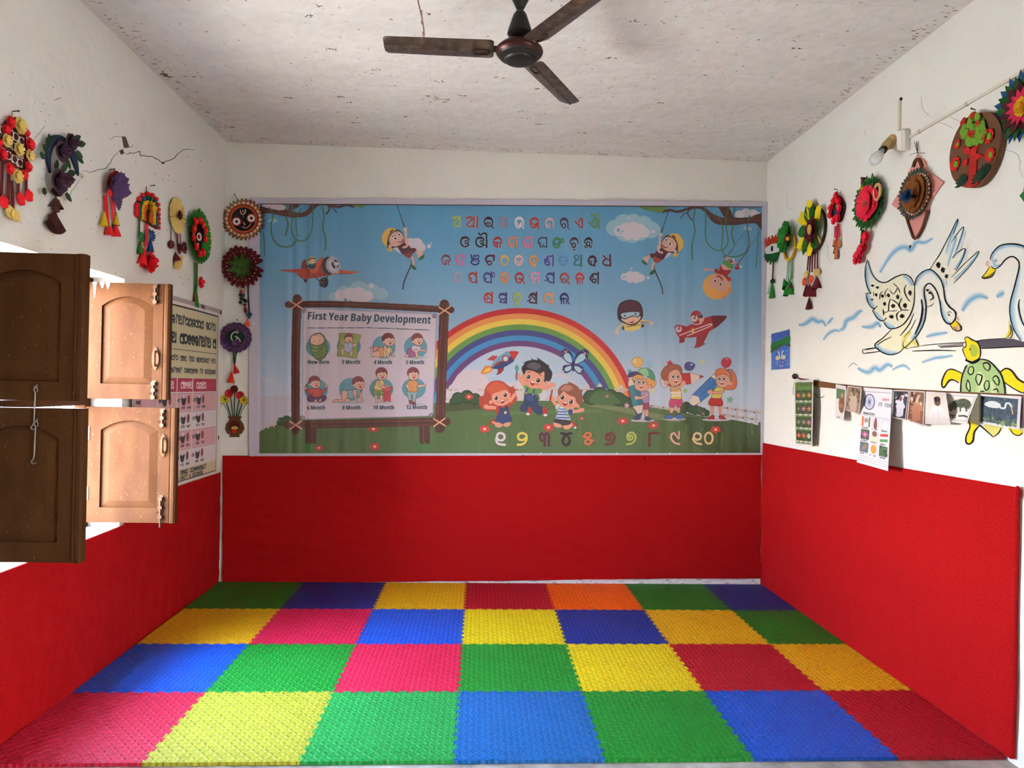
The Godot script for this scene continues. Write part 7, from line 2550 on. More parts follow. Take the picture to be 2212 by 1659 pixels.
	for q in [[268, 850, Color(0.60, 0.12, 0.05)], [262, 876, Color(0.05, 0.16, 0.12)], [285, 880, Color(0.10, 0.22, 0.18)], [268, 905, Color(0.04, 0.08, 0.08)], [290, 915, Color(0.06, 0.14, 0.12)], [262, 935, Color(0.03, 0.06, 0.06)], [303, 925, Color(0.04, 0.06, 0.06)], [296, 955, Color(0.36, 0.03, 0.05)], [300, 985, Color(0.42, 0.04, 0.06)], [303, 1005, Color(0.36, 0.03, 0.05)], [322, 1035, Color(0.05, 0.22, 0.34)], [340, 1030, Color(0.04, 0.16, 0.28)], [330, 1052, Color(0.05, 0.20, 0.30)]]:
		bead(t, "bead", q[0], q[1], 0.026, 0.013, q[2])
	cone(t, "orange_bell", 318, 1058, 0.024, 0.022, 0.065, Color(0.80, 0.24, 0.05))
	# --- green disc with a written sign in a purple flower ring
	t = craft("purple_wreath", "green disc with a white Odia sign in a ring of purple paper flowers", "wall hanging", 225, 1310, PAPER_CRAFTS)
	nail(t, 240, 1080)
	ring_disc(t, "green_disc", 225, 1215, 0.012, 0.022, metres(225, 1215, 88), Color(0.02, 0.17, 0.09), 0.0, 40, 0.0, 0.002)
	for k in 17:
		var a := TAU * k / 17 + 0.2
		var ce := Vector2(225 + cos(a) * 100, 1215 - sin(a) * 92)
		var fl := bloom(t, "purple_flower", ce.x, ce.y, 0.022, metres(ce.x, ce.y, 30), 6, Color(0.36, 0.22, 0.38), 2, 0.5, 0.0, 0.1, 1.2)
		var pb := framed()
		pb.ball(uvw(ce.x, ce.y, 0.034), Vector3(0.004, 0.004, 0.003), 6, 4)
		part("pearl", pb, paper(Color(0.70, 0.55, 0.62), 0.3), fl)
	bloom(t, "purple_flower", 228, 1262, 0.026, metres(228, 1262, 32), 6, Color(0.36, 0.22, 0.38), 2, 0.5, 0.0, 0.1, 1.2)
	var ivory := Color(0.80, 0.78, 0.70)
	cord(t, "written_sign", [228, 1168, 200, 1180, 188, 1210, 200, 1238, 225, 1236, 236, 1212, 218, 1205], 0.024, 0.0042, ivory)
	cord(t, "written_sign", [236, 1215, 250, 1225, 262, 1250], 0.024, 0.004, ivory)
	cord(t, "written_sign", [228, 1172, 240, 1178, 246, 1168], 0.024, 0.003, ivory)
	bead(t, "sign_dot", 236, 1160, 0.024, 0.005, ivory)
	strip(t, "green_tail", [212, 1310, 208, 1360, 212, 1420], 0.012, 0.012, Color(0.05, 0.26, 0.10))
	strip(t, "green_tail", [234, 1315, 222, 1370, 216, 1430], 0.012, 0.016, Color(0.05, 0.26, 0.10))
	cone(t, "red_bell", 210, 1420, 0.020, 0.024, 0.075, Color(0.74, 0.10, 0.06), 0.3)
	cone(t, "red_bell", 195, 1478, 0.020, 0.028, 0.085, Color(0.78, 0.14, 0.08), -0.1)
	cone(t, "orange_rim", 195, 1490, 0.019, 0.031, 0.080, Color(0.66, 0.26, 0.10), -0.1)
	# --- paper vase
	view_lift = 0.0
	view("B", 0, 840, 2212.0 / 560.0)
	t = craft("paper_vase", "brown paper vase with five red and yellow flowers on green stems", "wall hanging", 2000, 415, PAPER_CRAFTS)
	var vase := Color(0.36, 0.22, 0.10)
	cut(t, "vase_body", [1942, 235, 2058, 235, 2045, 262, 2072, 300, 2082, 340, 2062, 378, 2035, 395, 2042, 412, 1952, 412, 1962, 395, 1935, 378, 1918, 340, 1928, 300, 1956, 262], 0.004, 0.020, vase, false, 0.002)
	ring_disc(t, "vase_medallion", 2000, 318, 0.020, 0.024, metres(2000, 318, 46), Color(0.30, 0.02, 0.03))
	cut(t, "medallion_petal", [1972, 332, 2000, 318, 2030, 330, 2018, 346, 1985, 348], 0.024, 0.027, Color(0.70, 0.60, 0.26), true)
	ring_disc(t, "medallion_dot", 1997, 362, 0.024, 0.028, metres(1997, 362, 17), Color(0.75, 0.08, 0.06))
	for q in [[1924, 92, 1950, 170, 1970, 240], [1966, 60, 1978, 150, 1985, 240], [2002, 20, 2000, 120, 1998, 240], [2048, 70, 2030, 150, 2014, 240], [2078, 96, 2052, 170, 2028, 240]]:
		cord(t, "stem", q, 0.014, 0.004, Color(0.06, 0.26, 0.06))
	for q in [[1918, 90, Color(0.76, 0.66, 0.06), 34], [1955, 40, Color(0.72, 0.07, 0.09), 34], [2000, 2, MAROON, 32], [2050, 55, Color(0.72, 0.07, 0.09), 34], [2080, 95, Color(0.76, 0.66, 0.06), 34]]:
		var fl := bloom(t, "paper_flower", q[0], q[1], 0.016, metres(q[0], q[1], q[3]), 6, q[2], 2, 0.35, 0.0, 0.1, 1.2)
		var cbd := framed()
		cbd.ball(uvw(q[0], q[1], 0.026), Vector3(0.008, 0.008, 0.004), 8, 4)
		part("flower_centre", cbd, paper(Color(0.45, 0.12, 0.05)), fl)
	cord(t, "tendril", [1955, 235, 1935, 170, 1905, 130, 1885, 126, 1878, 142, 1890, 150], 0.012, 0.0022, Color(0.08, 0.18, 0.06))
	cord(t, "tendril", [2045, 235, 2072, 170, 2105, 128, 2130, 124, 2138, 140, 2126, 150], 0.012, 0.0022, Color(0.08, 0.18, 0.06))
# ---------------------------------------------------------------- paper crafts and the lamp on the right wall
func ready_right_crafts() -> void:
	view("R", 1640, 380, 1991.0 / 360.0)
	# --- tricolour shield
	var t := craft("tricolour_shield", "orange, white and green paper shield with a blue wheel and green leaf tail", "wall hanging", 155, 1030, PAPER_CRAFTS)
	cut(t, "backing", [70, 810, 100, 770, 170, 740, 242, 755, 238, 870, 205, 980, 165, 1035, 110, 1005, 72, 930], 0.003, 0.014, Color(0.10, 0.08, 0.05))
	cut(t, "orange_band", [68, 862, 78, 790, 150, 742, 238, 738, 240, 800, 150, 812], 0.014, 0.020, Color(0.70, 0.20, 0.05))
	cut(t, "white_band", [70, 862, 150, 812, 238, 802, 232, 905, 150, 928, 78, 935], 0.014, 0.019, Color(0.78, 0.80, 0.76))
	cut(t, "green_band", [76, 935, 150, 928, 230, 906, 205, 980, 165, 1036, 112, 1008], 0.014, 0.020, Color(0.04, 0.32, 0.08))
	var b := framed()
	b.ball(uvw(152, 868, 0.021), Vector3(0.019, 0.022, 0.004), 14, 6)
	part("blue_wheel", b, paper(Color(0.03, 0.06, 0.16)), t)
	for q in [[90, 780], [125, 758], [165, 742], [205, 738], [235, 760]]:
		bloom(t, "orange_frill", q[0], q[1], 0.022, 0.022, 5, Color(0.72, 0.20, 0.06), 1, 0.5)
	for q in [[82, 950], [92, 985], [115, 1008], [145, 1030], [190, 1010]]:
		bloom(t, "green_frill", q[0], q[1], 0.022, 0.020, 5, Color(0.05, 0.30, 0.09), 1, 0.5)
	cord(t, "beaded_string", [166, 1040, 164, 1130, 158, 1240], 0.014, 0.006, Color(0.36, 0.06, 0.08))
	bead(t, "green_bead", 160, 1258, 0.018, 0.018, Color(0.04, 0.16, 0.06))
	cone(t, "green_cone", 156, 1270, 0.018, 0.024, 0.12, Color(0.12, 0.42, 0.12))
	cone(t, "pale_cone", 132, 1255, 0.014, 0.018, 0.10, Color(0.60, 0.72, 0.66), -0.15)
	# --- green flower with a yellow hoop
	t = craft("green_flower_hanging", "green folded paper flower on a yellow hoop with green cone tails", "wall hanging", 345, 1000, PAPER_CRAFTS)
	var gm := Color(0.10, 0.46, 0.12)
	b = framed()
	var ring := []
	for k in 21:
		var a := TAU * k / 20.0
		var q := uvw(368, 855, 0.016)
		ring.append(q + Vector3(cos(a) * 0.085, sin(a) * 0.085, 0.0))
	b.tube(ring, 0.008, 6, false)
	part("yellow_hoop", b, paper(Color(0.72, 0.54, 0.05)), t)
	for k in 18:
		var a := PI + 0.2 + PI * 1.25 * k / 17.0
		var q := uvw(368, 855, 0.020)
		b = framed()
		b.ball(q + Vector3(cos(a) * 0.085, sin(a) * 0.085, 0.004), Vector3(0.011, 0.011, 0.008), 8, 5)
		part("yellow_bud", b, paper(Color(0.78, 0.60, 0.05)), t)
	for k in 7:
		var a := TAU * k / 7 + 0.3
		b = framed()
		petals(b, uvw(345, 735, 0.028), 0.0, metres(345, 735, 178), 1, 0.055, 0.02, 0.5, a, 0.0, TAU, 0.5)
		part("green_petal", b, paper(gm.darkened(0.12 * (k % 2))), t)
	bloom(t, "maroon_centre", 342, 745, 0.05, metres(342, 745, 60), 8, MAROON, 2, 0.3)
	bead(t, "yellow_centre", 342, 748, 0.066, 0.015, Color(0.74, 0.56, 0.05))
	for q in [[345, 1000, 330, 1240], [360, 1000, 350, 1250], [378, 990, 378, 1240], [396, 985, 390, 1230]]:
		strip(t, "green_tail", q, 0.010, 0.014, gm)
	for q in [[295, 1225, 0.5], [330, 1290, 0.1], [370, 1235, -0.3], [385, 1270, -0.2]]:
		cone(t, "green_cone", q[0], q[1], 0.018, 0.030, 0.085, gm, q[2])
	for q in [[318, 1400], [378, 1325], [305, 1310]]:
		bead(t, "maroon_bead", q[0], q[1], 0.022, 0.014, MAROON)
	# --- yellow and green hoop
	t = craft("star_flower_hoop", "yellow and green petal hoop round a maroon star flower, maroon bead strings below", "wall hanging", 640, 890, PAPER_CRAFTS)
	b = framed()
	ring = []
	for k in 29:
		var a := TAU * k / 28.0
		var q := uvw(655, 655, 0.012)
		ring.append(q + Vector3(cos(a) * 0.145, sin(a) * 0.145, 0.0))
	b.tube(ring, 0.009, 6, false)
	part("wooden_hoop", b, paper(Color(0.16, 0.09, 0.04)), t)
	for q in [[632, 410, 1.45, 0], [555, 520, 2.5, 0], [540, 800, 3.9, 0], [640, 850, 4.7, 0], [725, 470, 0.8, 0], [600, 455, 1.9, 1], [660, 440, 1.3, 1], [540, 665, 3.2, 1], [715, 610, 0.1, 1], [585, 800, 4.3, 1], [680, 790, 5.2, 1], [570, 850, 4.4, 1]]:
		b = framed()
		petals(b, uvw(q[0], q[1], 0.022) - Vector3(cos(q[2]), sin(q[2]), 0) * 0.055, 0.0, 0.115, 1, 0.042, 0.015, 0.3 if q[3] == 0 else 1.0, q[2], 0.0, TAU, 0.3)
		part("green_leaf" if q[3] else "yellow_petal", b, paper(Color(0.09, 0.36, 0.08) if q[3] else Color(0.84, 0.74, 0.06)), t)
	bloom(t, "maroon_star", 630, 650, 0.034, metres(630, 650, 165), 9, Color(0.30, 0.03, 0.07), 2, 0.2, 1.0, 0.1, 1.3)
	b = framed()
	b.ball(uvw(600, 640, 0.06), Vector3(0.022, 0.034, 0.012), 12, 7)
	part("cream_centre", b, paper(Color(0.78, 0.62, 0.32)), t)
	strip(t, "yellow_bar", [655, 650, 700, 730, 735, 800], 0.012, 0.03, Color(0.76, 0.60, 0.08))
	for q in [[598, 880, 575, 1130], [618, 890, 600, 1150], [640, 890, 630, 1150], [668, 890, 662, 1120], [696, 880, 695, 1110]]:
		cord(t, "bead_string", q, 0.016, 0.0055, Color(0.38, 0.10, 0.12))
	for q in [[555, 1180], [665, 1150], [695, 1150]]:
		ring_disc(t, "cream_disc", q[0], q[1], 0.014, 0.022, metres(q[0], q[1], 42), Color(0.82, 0.68, 0.36), 0.0, 20, 0.06)
	for q in [[550, 1265], [632, 1235]]:
		bloom(t, "orange_flower", q[0], q[1], 0.022, metres(q[0], q[1], 48), 7, Color(0.82, 0.26, 0.05), 1, 0.4, 0.0, 0.1, 1.2)
	for q in [[560, 1290, 0.4], [650, 1290, -0.3], [690, 1200, 0.0], [605, 1290, 0.0]]:
		cone(t, "maroon_cone", q[0], q[1], 0.018, 0.034, 0.08, Color(0.36, 0.05, 0.10), q[2])
	ring_disc(t, "cream_disc", 592, 1400, 0.016, 0.026, metres(592, 1400, 48), Color(0.82, 0.68, 0.36), 0.0, 20, 0.06)
	cone(t, "maroon_drop", 598, 1440, 0.018, 0.024, 0.085, Color(0.34, 0.04, 0.08))
	# --- small pink wreath with picture
	t = craft("small_red_wreath", "small red paper flower wreath round a tiny picture, pink strings below", "wall hanging", 925, 560, PAPER_CRAFTS)
	nail(t, 938, 168)
	cord(t, "string", [938, 172, 936, 215], 0.012, 0.0016, Color(0.3, 0.2, 0.15))
	cut(t, "backing", [930, 230, 985, 270, 1020, 350, 1005, 450, 965, 550, 900, 540, 850, 470, 850, 380, 880, 290], 0.003, 0.012, Color(0.20, 0.05, 0.05), true)
	for q in [[930, 235, 44], [900, 300, 44], [868, 385, 46], [858, 465, 44], [905, 535, 46], [955, 500, 46], [970, 395, 44], [965, 310, 44], [945, 280, 40], [925, 505, 44]]:
		bloom(t, "red_flower", q[0], q[1], 0.022, metres(q[0], q[1], q[2]), 6, Color(0.88, 0.06, 0.16), 2, 0.5, 0.0, 0.1, 1.3)
	cut(t, "picture", [885, 440, 900, 350, 935, 335, 955, 400, 945, 470, 905, 485], 0.014, 0.024, Color(0.05, 0.06, 0.08), true)
	cut(t, "picture_figure", [890, 430, 915, 390, 940, 400, 938, 460, 902, 465], 0.024, 0.027, Color(0.05, 0.16, 0.32), true)
	cut(t, "picture_figure", [918, 350, 932, 338, 944, 352, 936, 385, 920, 380], 0.024, 0.027, Color(0.66, 0.48, 0.28), true)
	for q in [[908, 600, 900, 740], [922, 600, 915, 830], [938, 570, 942, 730], [952, 570, 968, 720], [930, 590, 930, 850]]:
		cord(t, "pink_string", q, 0.014, 0.004, Color(0.74, 0.10, 0.20))
	for q in [[890, 755, 0.3], [900, 830, 0.2], [958, 720, -0.2], [926, 850, 0.0], [918, 900, 0.1], [952, 760, 0.0]]:
		cone(t, "tan_bell", q[0], q[1], 0.018, 0.014, 0.048, Color(0.72, 0.42, 0.22), q[2])
	# --- big pink flower with a leaf wreath
	t = craft("pink_flower_wreath", "large pink paper flower inside a green leaf wreath with pink tail", "wall hanging", 1310, 640, PAPER_CRAFTS)
	var R := metres(1325, 325, 325)
	ring_disc(t, "backing_disc", 1325, 325, 0.004, 0.014, R * 0.72, Color(0.10, 0.06, 0.05))
	for k in 34:
		var a := TAU * k / 34
		b = framed()
		petals(b, uvw(1325, 325, 0.018), R * 0.62, R * (1.0 if k % 2 else 0.92), 1, R * 0.10, 0.012, 0.85, a, 0.0, TAU, 0.4)
		part("green_leaf", b, paper(Color(0.12, 0.36, 0.09) if k % 2 else Color(0.08, 0.28, 0.07)), t)
	bloom(t, "pink_flower", 1295, 330, 0.030, metres(1295, 330, 205), 12, Color(0.84, 0.10, 0.22), 2, 0.22, 0.0, 0.05, 1.08)
	bloom(t, "pink_flower", 1370, 310, 0.028, metres(1370, 310, 150), 8, Color(0.80, 0.08, 0.18), 1, 0.4, 0.0, 0.05, 1.35)
	b = framed()
	for k in 9:
		var a := TAU * k / 9
		var q := uvw(1295, 330, 0.05)
		b.tube([q, q + Vector3(cos(a) * 0.016, sin(a) * 0.02, 0.03)], 0.002, 5)
	var stam := part("stamens", b, paper(Color(0.66, 0.40, 0.26)), t)
	stam.set_meta("kind", "stuff")
	for q in [[1412, 190]]:
		b = framed()
		var ce := uvw(q[0], q[1], 0.035)
		ring = []
		for k in 15:
			var a := TAU * k / 14.0
			ring.append(ce + Vector3(cos(a) * 0.028, sin(a) * 0.042, 0))
		b.tube(ring, 0.009, 6, false)
		part("cream_loop", b, paper(Color(0.80, 0.62, 0.42)), t)
	cone(t, "maroon_tulip", 1228, 108, 0.026, 0.017, 0.042, MAROON, PI * 0.88)
	bead(t, "yellow_bud", 1228, 142, 0.026, 0.012, Color(0.78, 0.60, 0.05))
	strip(t, "hanging_tape", [1345, 90, 1348, 160], 0.02, 0.03, Color(0.60, 0.42, 0.36))
	for q in [[1228, 640, 1210, 820], [1242, 640, 1224, 830], [1256, 650, 1240, 820]]:
		cord(t, "green_string", q, 0.014, 0.004, Color(0.12, 0.26, 0.08))
	for q in [[1290, 730, 70], [1240, 880, 74], [1270, 850, 60], [1195, 960, 74], [1170, 1010, 50], [1215, 1000, 44]]:
		bloom(t, "pink_tail_flower", q[0], q[1], 0.02, metres(q[0], q[1], q[2]), 6, Color(0.84, 0.09, 0.20), 2, 0.5, 0.2, 0.1, 1.3)
	# --- rosette on a pink diamond
	view("R", 1800, 150, 2071.0 / 412.0)
	t = craft("blue_flower_rosette", "brown rosette with a blue flower on a pink diamond card", "wall hanging", 890, 1840, PAPER_CRAFTS)
	for q in [[915, 920, 900, 780], [915, 920, 925, 775], [912, 900, 880, 790], [914, 900, 830, 930], [916, 905, 1000, 908], [914, 890, 910, 800]]:
		cord(t, "dry_twig", q, 0.012, 0.0013, Color(0.30, 0.20, 0.10))
	cut(t, "pink_diamond", [908, 922, 1000, 1000, 1010, 1090, 1195, 1225, 1040, 1440, 1030, 1560, 885, 1845, 800, 1640, 720, 1540, 630, 1465, 740, 1290, 820, 1110], 0.004, 0.009, Color(0.80, 0.52, 0.48))
	cord(t, "brown_trim", [795, 1600, 840, 1740, 885, 1838, 960, 1740, 1025, 1530], 0.013, 0.007, Color(0.30, 0.16, 0.07))
	cord(t, "brown_trim", [870, 1060, 895, 990, 935, 985, 965, 1060], 0.013, 0.010, Color(0.33, 0.18, 0.09))
	R = metres(900, 1355, 262)
	for k in 36:
		var a := TAU * k / 36
		b = framed()
		petals(b, uvw(900, 1355, 0.018), R * 0.70, R * 1.02, 1, R * 0.085, 0.012, 0.7, a + 0.15, 0.0, TAU, 0.6)
		part("grey_scallop", b, paper(Color(0.21, 0.25, 0.19) if k % 2 else Color(0.26, 0.30, 0.24)), t)
	for k in 30:
		var a := TAU * k / 30
		b = framed()
		b.ball(uvw(900, 1355, 0.026) + Vector3(cos(a), sin(a), 0) * R * 0.80, Vector3(0.006, 0.006, 0.004), 6, 4)
		part("pale_bead", b, paper(Color(0.82, 0.62, 0.50)), t)
	ring_disc(t, "brown_disc", 900, 1355, 0.010, 0.022, R * 0.79, Color(0.44, 0.22, 0.05))
	bloom(t, "brown_petals", 880, 1350, 0.024, R * 0.74, 12, Color(0.46, 0.24, 0.05), 2, 0.12, 0.0, 0.05, 1.3)
	bloom(t, "blue_flower", 818, 1372, 0.07, metres(818, 1372, 78), 9, Color(0.05, 0.24, 0.40), 3, 0.45, 0.6, 0.08, 1.1)
	cord(t, "flower_stalk", [895, 1380, 850, 1375], 0.045, 0.008, Color(0.10, 0.05, 0.03))
	# --- oval plaque with a tree
	t = craft("tree_plaque", "round brown plaque with a red tree, lime green crown and red flowers", "wall plaque", 1480, 1285, PAPER_CRAFTS)
	nail(t, 1545, 440)
	cut(t, "brown_board", [1640, 462, 1725, 480, 1800, 570, 1825, 700, 1795, 880, 1725, 1090, 1610, 1245, 1490, 1287, 1365, 1255, 1285, 1150, 1262, 960, 1295, 780, 1375, 610, 1480, 505], 0.006, 0.030, Color(0.38, 0.24, 0.15), true, 0.002)
	var rd := Color(0.62, 0.08, 0.05)
	cut(t, "tree_trunk", [1470, 1090, 1475, 960, 1430, 1010, 1400, 1030, 1400, 1010, 1440, 990, 1480, 930, 1430, 900, 1390, 850, 1400, 840, 1450, 880, 1500, 860, 1560, 800, 1570, 830, 1540, 900, 1600, 920, 1650, 940, 1640, 960, 1560, 960, 1550, 1050, 1555, 1150, 1575, 1240, 1500, 1282, 1430, 1278, 1465, 1200], 0.030, 0.036, rd)
	for q in [[1350, 815, 50], [1690, 725, 78], [1705, 925, 72], [1328, 1028, 76], [1455, 880, 40], [1530, 895, 44], [1575, 945, 32], [1575, 800, 30], [1440, 1015, 34]]:
		var fl := bloom(t, "red_flower", q[0], q[1], 0.034, metres(q[0], q[1], q[2]), 9, Color(0.74, 0.10, 0.05), 1, 0.1, 0.2, 0.1, 1.1)
		if q[2] > 45:
			b = framed()
			b.ball(uvw(q[0], q[1], 0.039), Vector3(0.4, 0.5, 0.08) * metres(q[0], q[1], q[2]), 12, 6)
			part("green_centre", b, paper(Color(0.36, 0.58, 0.10)), fl)
	rng.seed = 12
	var crown := ring_disc(t, "tree_crown", 1532, 650, 0.030, 0.034, metres(1532, 650, 150), Color(0.30, 0.42, 0.10), 0.0, 30, 0.08)
	for k in 90:
		var a := rng.randf() * TAU
		var rr := sqrt(rng.randf())
		var x := 1530 + cos(a) * rr * 140
		var y := 650 + sin(a) * rr * 160
		bloom(crown, "crown_leaf", x, y, 0.036 + 0.004 * rng.randf(), metres(x, y, 34), 5, Color(0.40, 0.58, 0.14) if k % 4 else Color(0.66, 0.12, 0.06), 1, 0.2, 0.3, 0.1, 1.2)
	for q in [[1410, 1240], [1620, 1180], [1660, 1130], [1590, 1200]]:
		b = framed()
		petals(b, uvw(q[0], q[1], 0.032), 0.0, 0.045, 7, 0.008, 0.006, 1.0, 0.35, 0.0, PI, 0.1)
		part("grass_tuft", b, paper(Color(0.03, 0.18, 0.10)), t)
	# --- big layered flower at the edge of the frame
	t = craft("layered_paper_flower", "big layered paper flower: blue and green rim, maroon and pink petals, yellow heart", "wall hanging", 2062, 780, PAPER_CRAFTS)
	R = metres(2062, 400, 395)
	for e in [["blue_petal", 1.0, 16, Color(0.04, 0.26, 0.42), 0.0, 0.006], ["green_petal", 0.92, 16, Color(0.07, 0.28, 0.07), 0.2, 0.012], ["maroon_petal", 0.72, 12, Color(0.26, 0.02, 0.06), 0.1, 0.02], ["pink_petal", 0.50, 14, Color(0.74, 0.08, 0.26), 0.0, 0.028]]:
		for k in e[2]:
			b = framed()
			petals(b, uvw(2062, 400, e[5]), 0.0, R * e[1], 1, R * e[1] * PI / e[2] * 0.85, 0.012, 0.92, TAU * k / e[2] + e[4], 0.0, TAU, 0.25)
			part(e[0], b, paper(e[3]), t)
	bloom(t, "yellow_heart", 2062, 400, 0.036, R * 0.27, 12, Color(0.84, 0.62, 0.04), 3, 0.3, 0.3, 0.05, 1.2)
	strip(t, "green_tail", [2150, 780, 2110, 1060, 2075, 1330], 0.01, 0.012, Color(0.08, 0.30, 0.08))
	cut(t, "tail_leaf", [2020, 1370, 2068, 1320, 2120, 1370, 2070, 1440], 0.008, 0.014, Color(0.10, 0.40, 0.10))
	cut(t, "tail_leaf", [2080, 1372, 2120, 1330, 2160, 1370, 2120, 1420], 0.010, 0.018, Color(0.08, 0.34, 0.09))
	# --- bulb in a batten holder
	t = craft("wall_lamp", "clear bulb in a cream batten holder on a wooden disc", "lamp", 640, 785)
	var base := uvw(640, 785, 0.0)
	var tip := uvw(466, 966, 0.135)
	var d := (tip - base).normalized()
	b = framed()
	b.xf = wall_frame("R") * Transform3D(Basis(Quaternion(Vector3.UP, Vector3(0, 0, 1))), base)
	b.lathe([Vector2(0, 0), Vector2(0.038, 0), Vector2(0.038, 0.010), Vector2(0.030, 0.018), Vector2(0, 0.018)], 24)
	part("wooden_disc", b, mat(Color(0.76, 0.62, 0.40), 0.5), t)
	var q0 := base + Vector3(0, 0, 0.014)
	var basis := Basis(Quaternion(Vector3.UP, (tip - q0).normalized()))
	var ln := (tip - q0).length()
	b = framed()
	b.xf = wall_frame("R") * Transform3D(basis, q0)
	b.lathe([Vector2(0, 0), Vector2(0.024, 0.0), Vector2(0.025, ln * 0.30), Vector2(0.022, ln * 0.33), Vector2(0.021, ln * 0.45), Vector2(0.0, ln * 0.45)], 20)
	part("lamp_holder", b, mat(Color(0.66, 0.55, 0.36), 0.45), t)
	b = framed()
	b.xf = wall_frame("R") * Transform3D(basis, q0)
	b.lathe([Vector2(0, ln * 0.45), Vector2(0.0205, ln * 0.45), Vector2(0.0205, ln * 0.56), Vector2(0.0, ln * 0.56)], 20)
	part("metal_collar", b, mat(Color(0.18, 0.15, 0.12), 0.4, 0.7), t)
	b = framed()
	b.xf = wall_frame("R") * Transform3D(basis, q0)
	var gl := mat(Color(0.95, 0.95, 0.95, 0.4), 0.05)
	gl.transparency = BaseMaterial3D.TRANSPARENCY_ALPHA
	b.lathe([Vector2(0.014, ln * 0.56), Vector2(0.016, ln * 0.66), Vector2(0.024, ln * 0.78), Vector2(0.030, ln * 0.92), Vector2(0.031, ln * 1.02), Vector2(0.027, ln * 1.14), Vector2(0.016, ln * 1.22), Vector2(0.0, ln * 1.245)], 24)
	part("glass_bulb", b, gl, t)
	b = framed()
	b.xf = wall_frame("R") * Transform3D(basis, q0)
	b.tube([Vector3(0, ln * 0.56, 0), Vector3(0, ln * 0.85, 0)], 0.003, 6)
	part("filament_stem", b, mat(Color(0.75, 0.75, 0.72), 0.3), t)
	# --- junction box and conduits
	var cream := Color(0.80, 0.77, 0.70)
	t = craft("junction_box", "white plastic junction box where two cable casings meet", "box", 728, 885)
	cut(t, "box_body", [690, 660, 772, 655, 770, 870, 722, 885, 686, 880], 0.0, 0.035, Color(0.84, 0.82, 0.78), false, 0.003)
	cut(t, "box_lid", [694, 668, 742, 665, 740, 872, 690, 876], 0.035, 0.038, Color(0.86, 0.84, 0.80))
	t = craft("cable_casing", "short upright cable casing above the junction box", "cable casing", 728, 655)
	b = framed()
	var p0 := uvw(735, 330, 0.0)
	var p1 := uvw(726, 658, 0.0)
	b.box(Vector3(p0.x - 0.008, p1.y, 0.0), Vector3(p0.x + 0.008, p0.y, 0.012))
	part("casing", b, paper(cream, 0.5), t)
	bead(t, "dark_end_hole", 735, 322, 0.004, 0.009, Color(0.10, 0.08, 0.07))
	t = craft("cable_casing", "long level cable casing running from the junction box behind the flowers", "cable casing", 770, 775)
	b = framed()
	var c0 := uvw(772, 775, 0.0)
	b.box(Vector3(c0.x, c0.y - 0.007, 0.0), Vector3(4.6, c0.y + 0.007, 0.010))
	part("casing", b, paper(cream, 0.5), t)
	for k in 9:
		b = framed()
		b.box(Vector3(c0.x + 0.12 + k * 0.33, c0.y - 0.009, 0.0), Vector3(c0.x + 0.135 + k * 0.33, c0.y + 0.009, 0.0115))
		part("clip", b, paper(Color(0.70, 0.66, 0.58), 0.5), t)
# ---------------------------------------------------------------- posters, charts and cards
func sheet_px(t: Node, called: String, c: Array, m: Material, off: Callable, nu := 14, nv := 14) -> MeshInstance3D:
	# c: four corners in the view (top left, top right, bottom right, bottom left); off(u, v) is the distance from the wall, v runs down
	var b := framed()
	b.grid(nu, nv, func(u: float, v: float) -> Vector3:
		var x := lerpf(lerpf(c[0], c[2], u), lerpf(c[6], c[4], u), 1.0 - v)
		var y := lerpf(lerpf(c[1], c[3], u), lerpf(c[7], c[5], u), 1.0 - v)
		return uvw(x, y, (off as Callable).call(u, 1.0 - v)), 0.0008)
	return part(called, b, m, t)

func card_pen(w: int, h: int, base: Color) -> Pen:
	var p := Pen.new()
	p.start(w, h, base)
	p.k = w / 100.0
	p.map = func(x, y): return Vector2(x * w / 100.0, y * w / 100.0)
	return p

func printed(p: Pen, rough := 0.55) -> StandardMaterial3D:
	var m := mat(Color.WHITE, rough, 0.0, 0.4)
	m.albedo_texture = p.texture()
	m.texture_repeat = false
	return m

func speckle(p: Pen, x0: float, y0: float, x1: float, y1: float, tones: Array, n: int, r: float, seed_: int) -> void:
	var g := RandomNumberGenerator.new()
	g.seed = seed_
	for i in n:
		p.ell(g.randf_range(x0, x1), g.randf_range(y0, y1), r * g.randf_range(0.5, 1.4), r * g.randf_range(0.5, 1.4), tones[g.randi() % tones.size()], g.randf() * 3.0)

func photo_flower(p: Pen, x0: float, y0: float, x1: float, y1: float, back: Color, c: Color, heart: Color, seed_: int) -> void:
	p.poly([x0, y0, x1, y0, x1, y1, x0, y1], back)
	speckle(p, x0 + 2, y0 + 2, x1 - 2, y1 - 2, [back.darkened(0.3), back.lightened(0.15)], 26, (x1 - x0) * 0.09, seed_)
	var cx := (x0 + x1) / 2
	var cy := (y0 + y1) / 2
	var r := minf(x1 - x0, y1 - y0) * 0.42
	for k in 8:
		var a := TAU * k / 8
		p.ell(cx + cos(a) * r * 0.55, cy + sin(a) * r * 0.55, r * 0.42, r * 0.3, c.darkened(0.12 * (k % 2)), a)
	p.ell(cx, cy, r * 0.28, r * 0.28, heart)

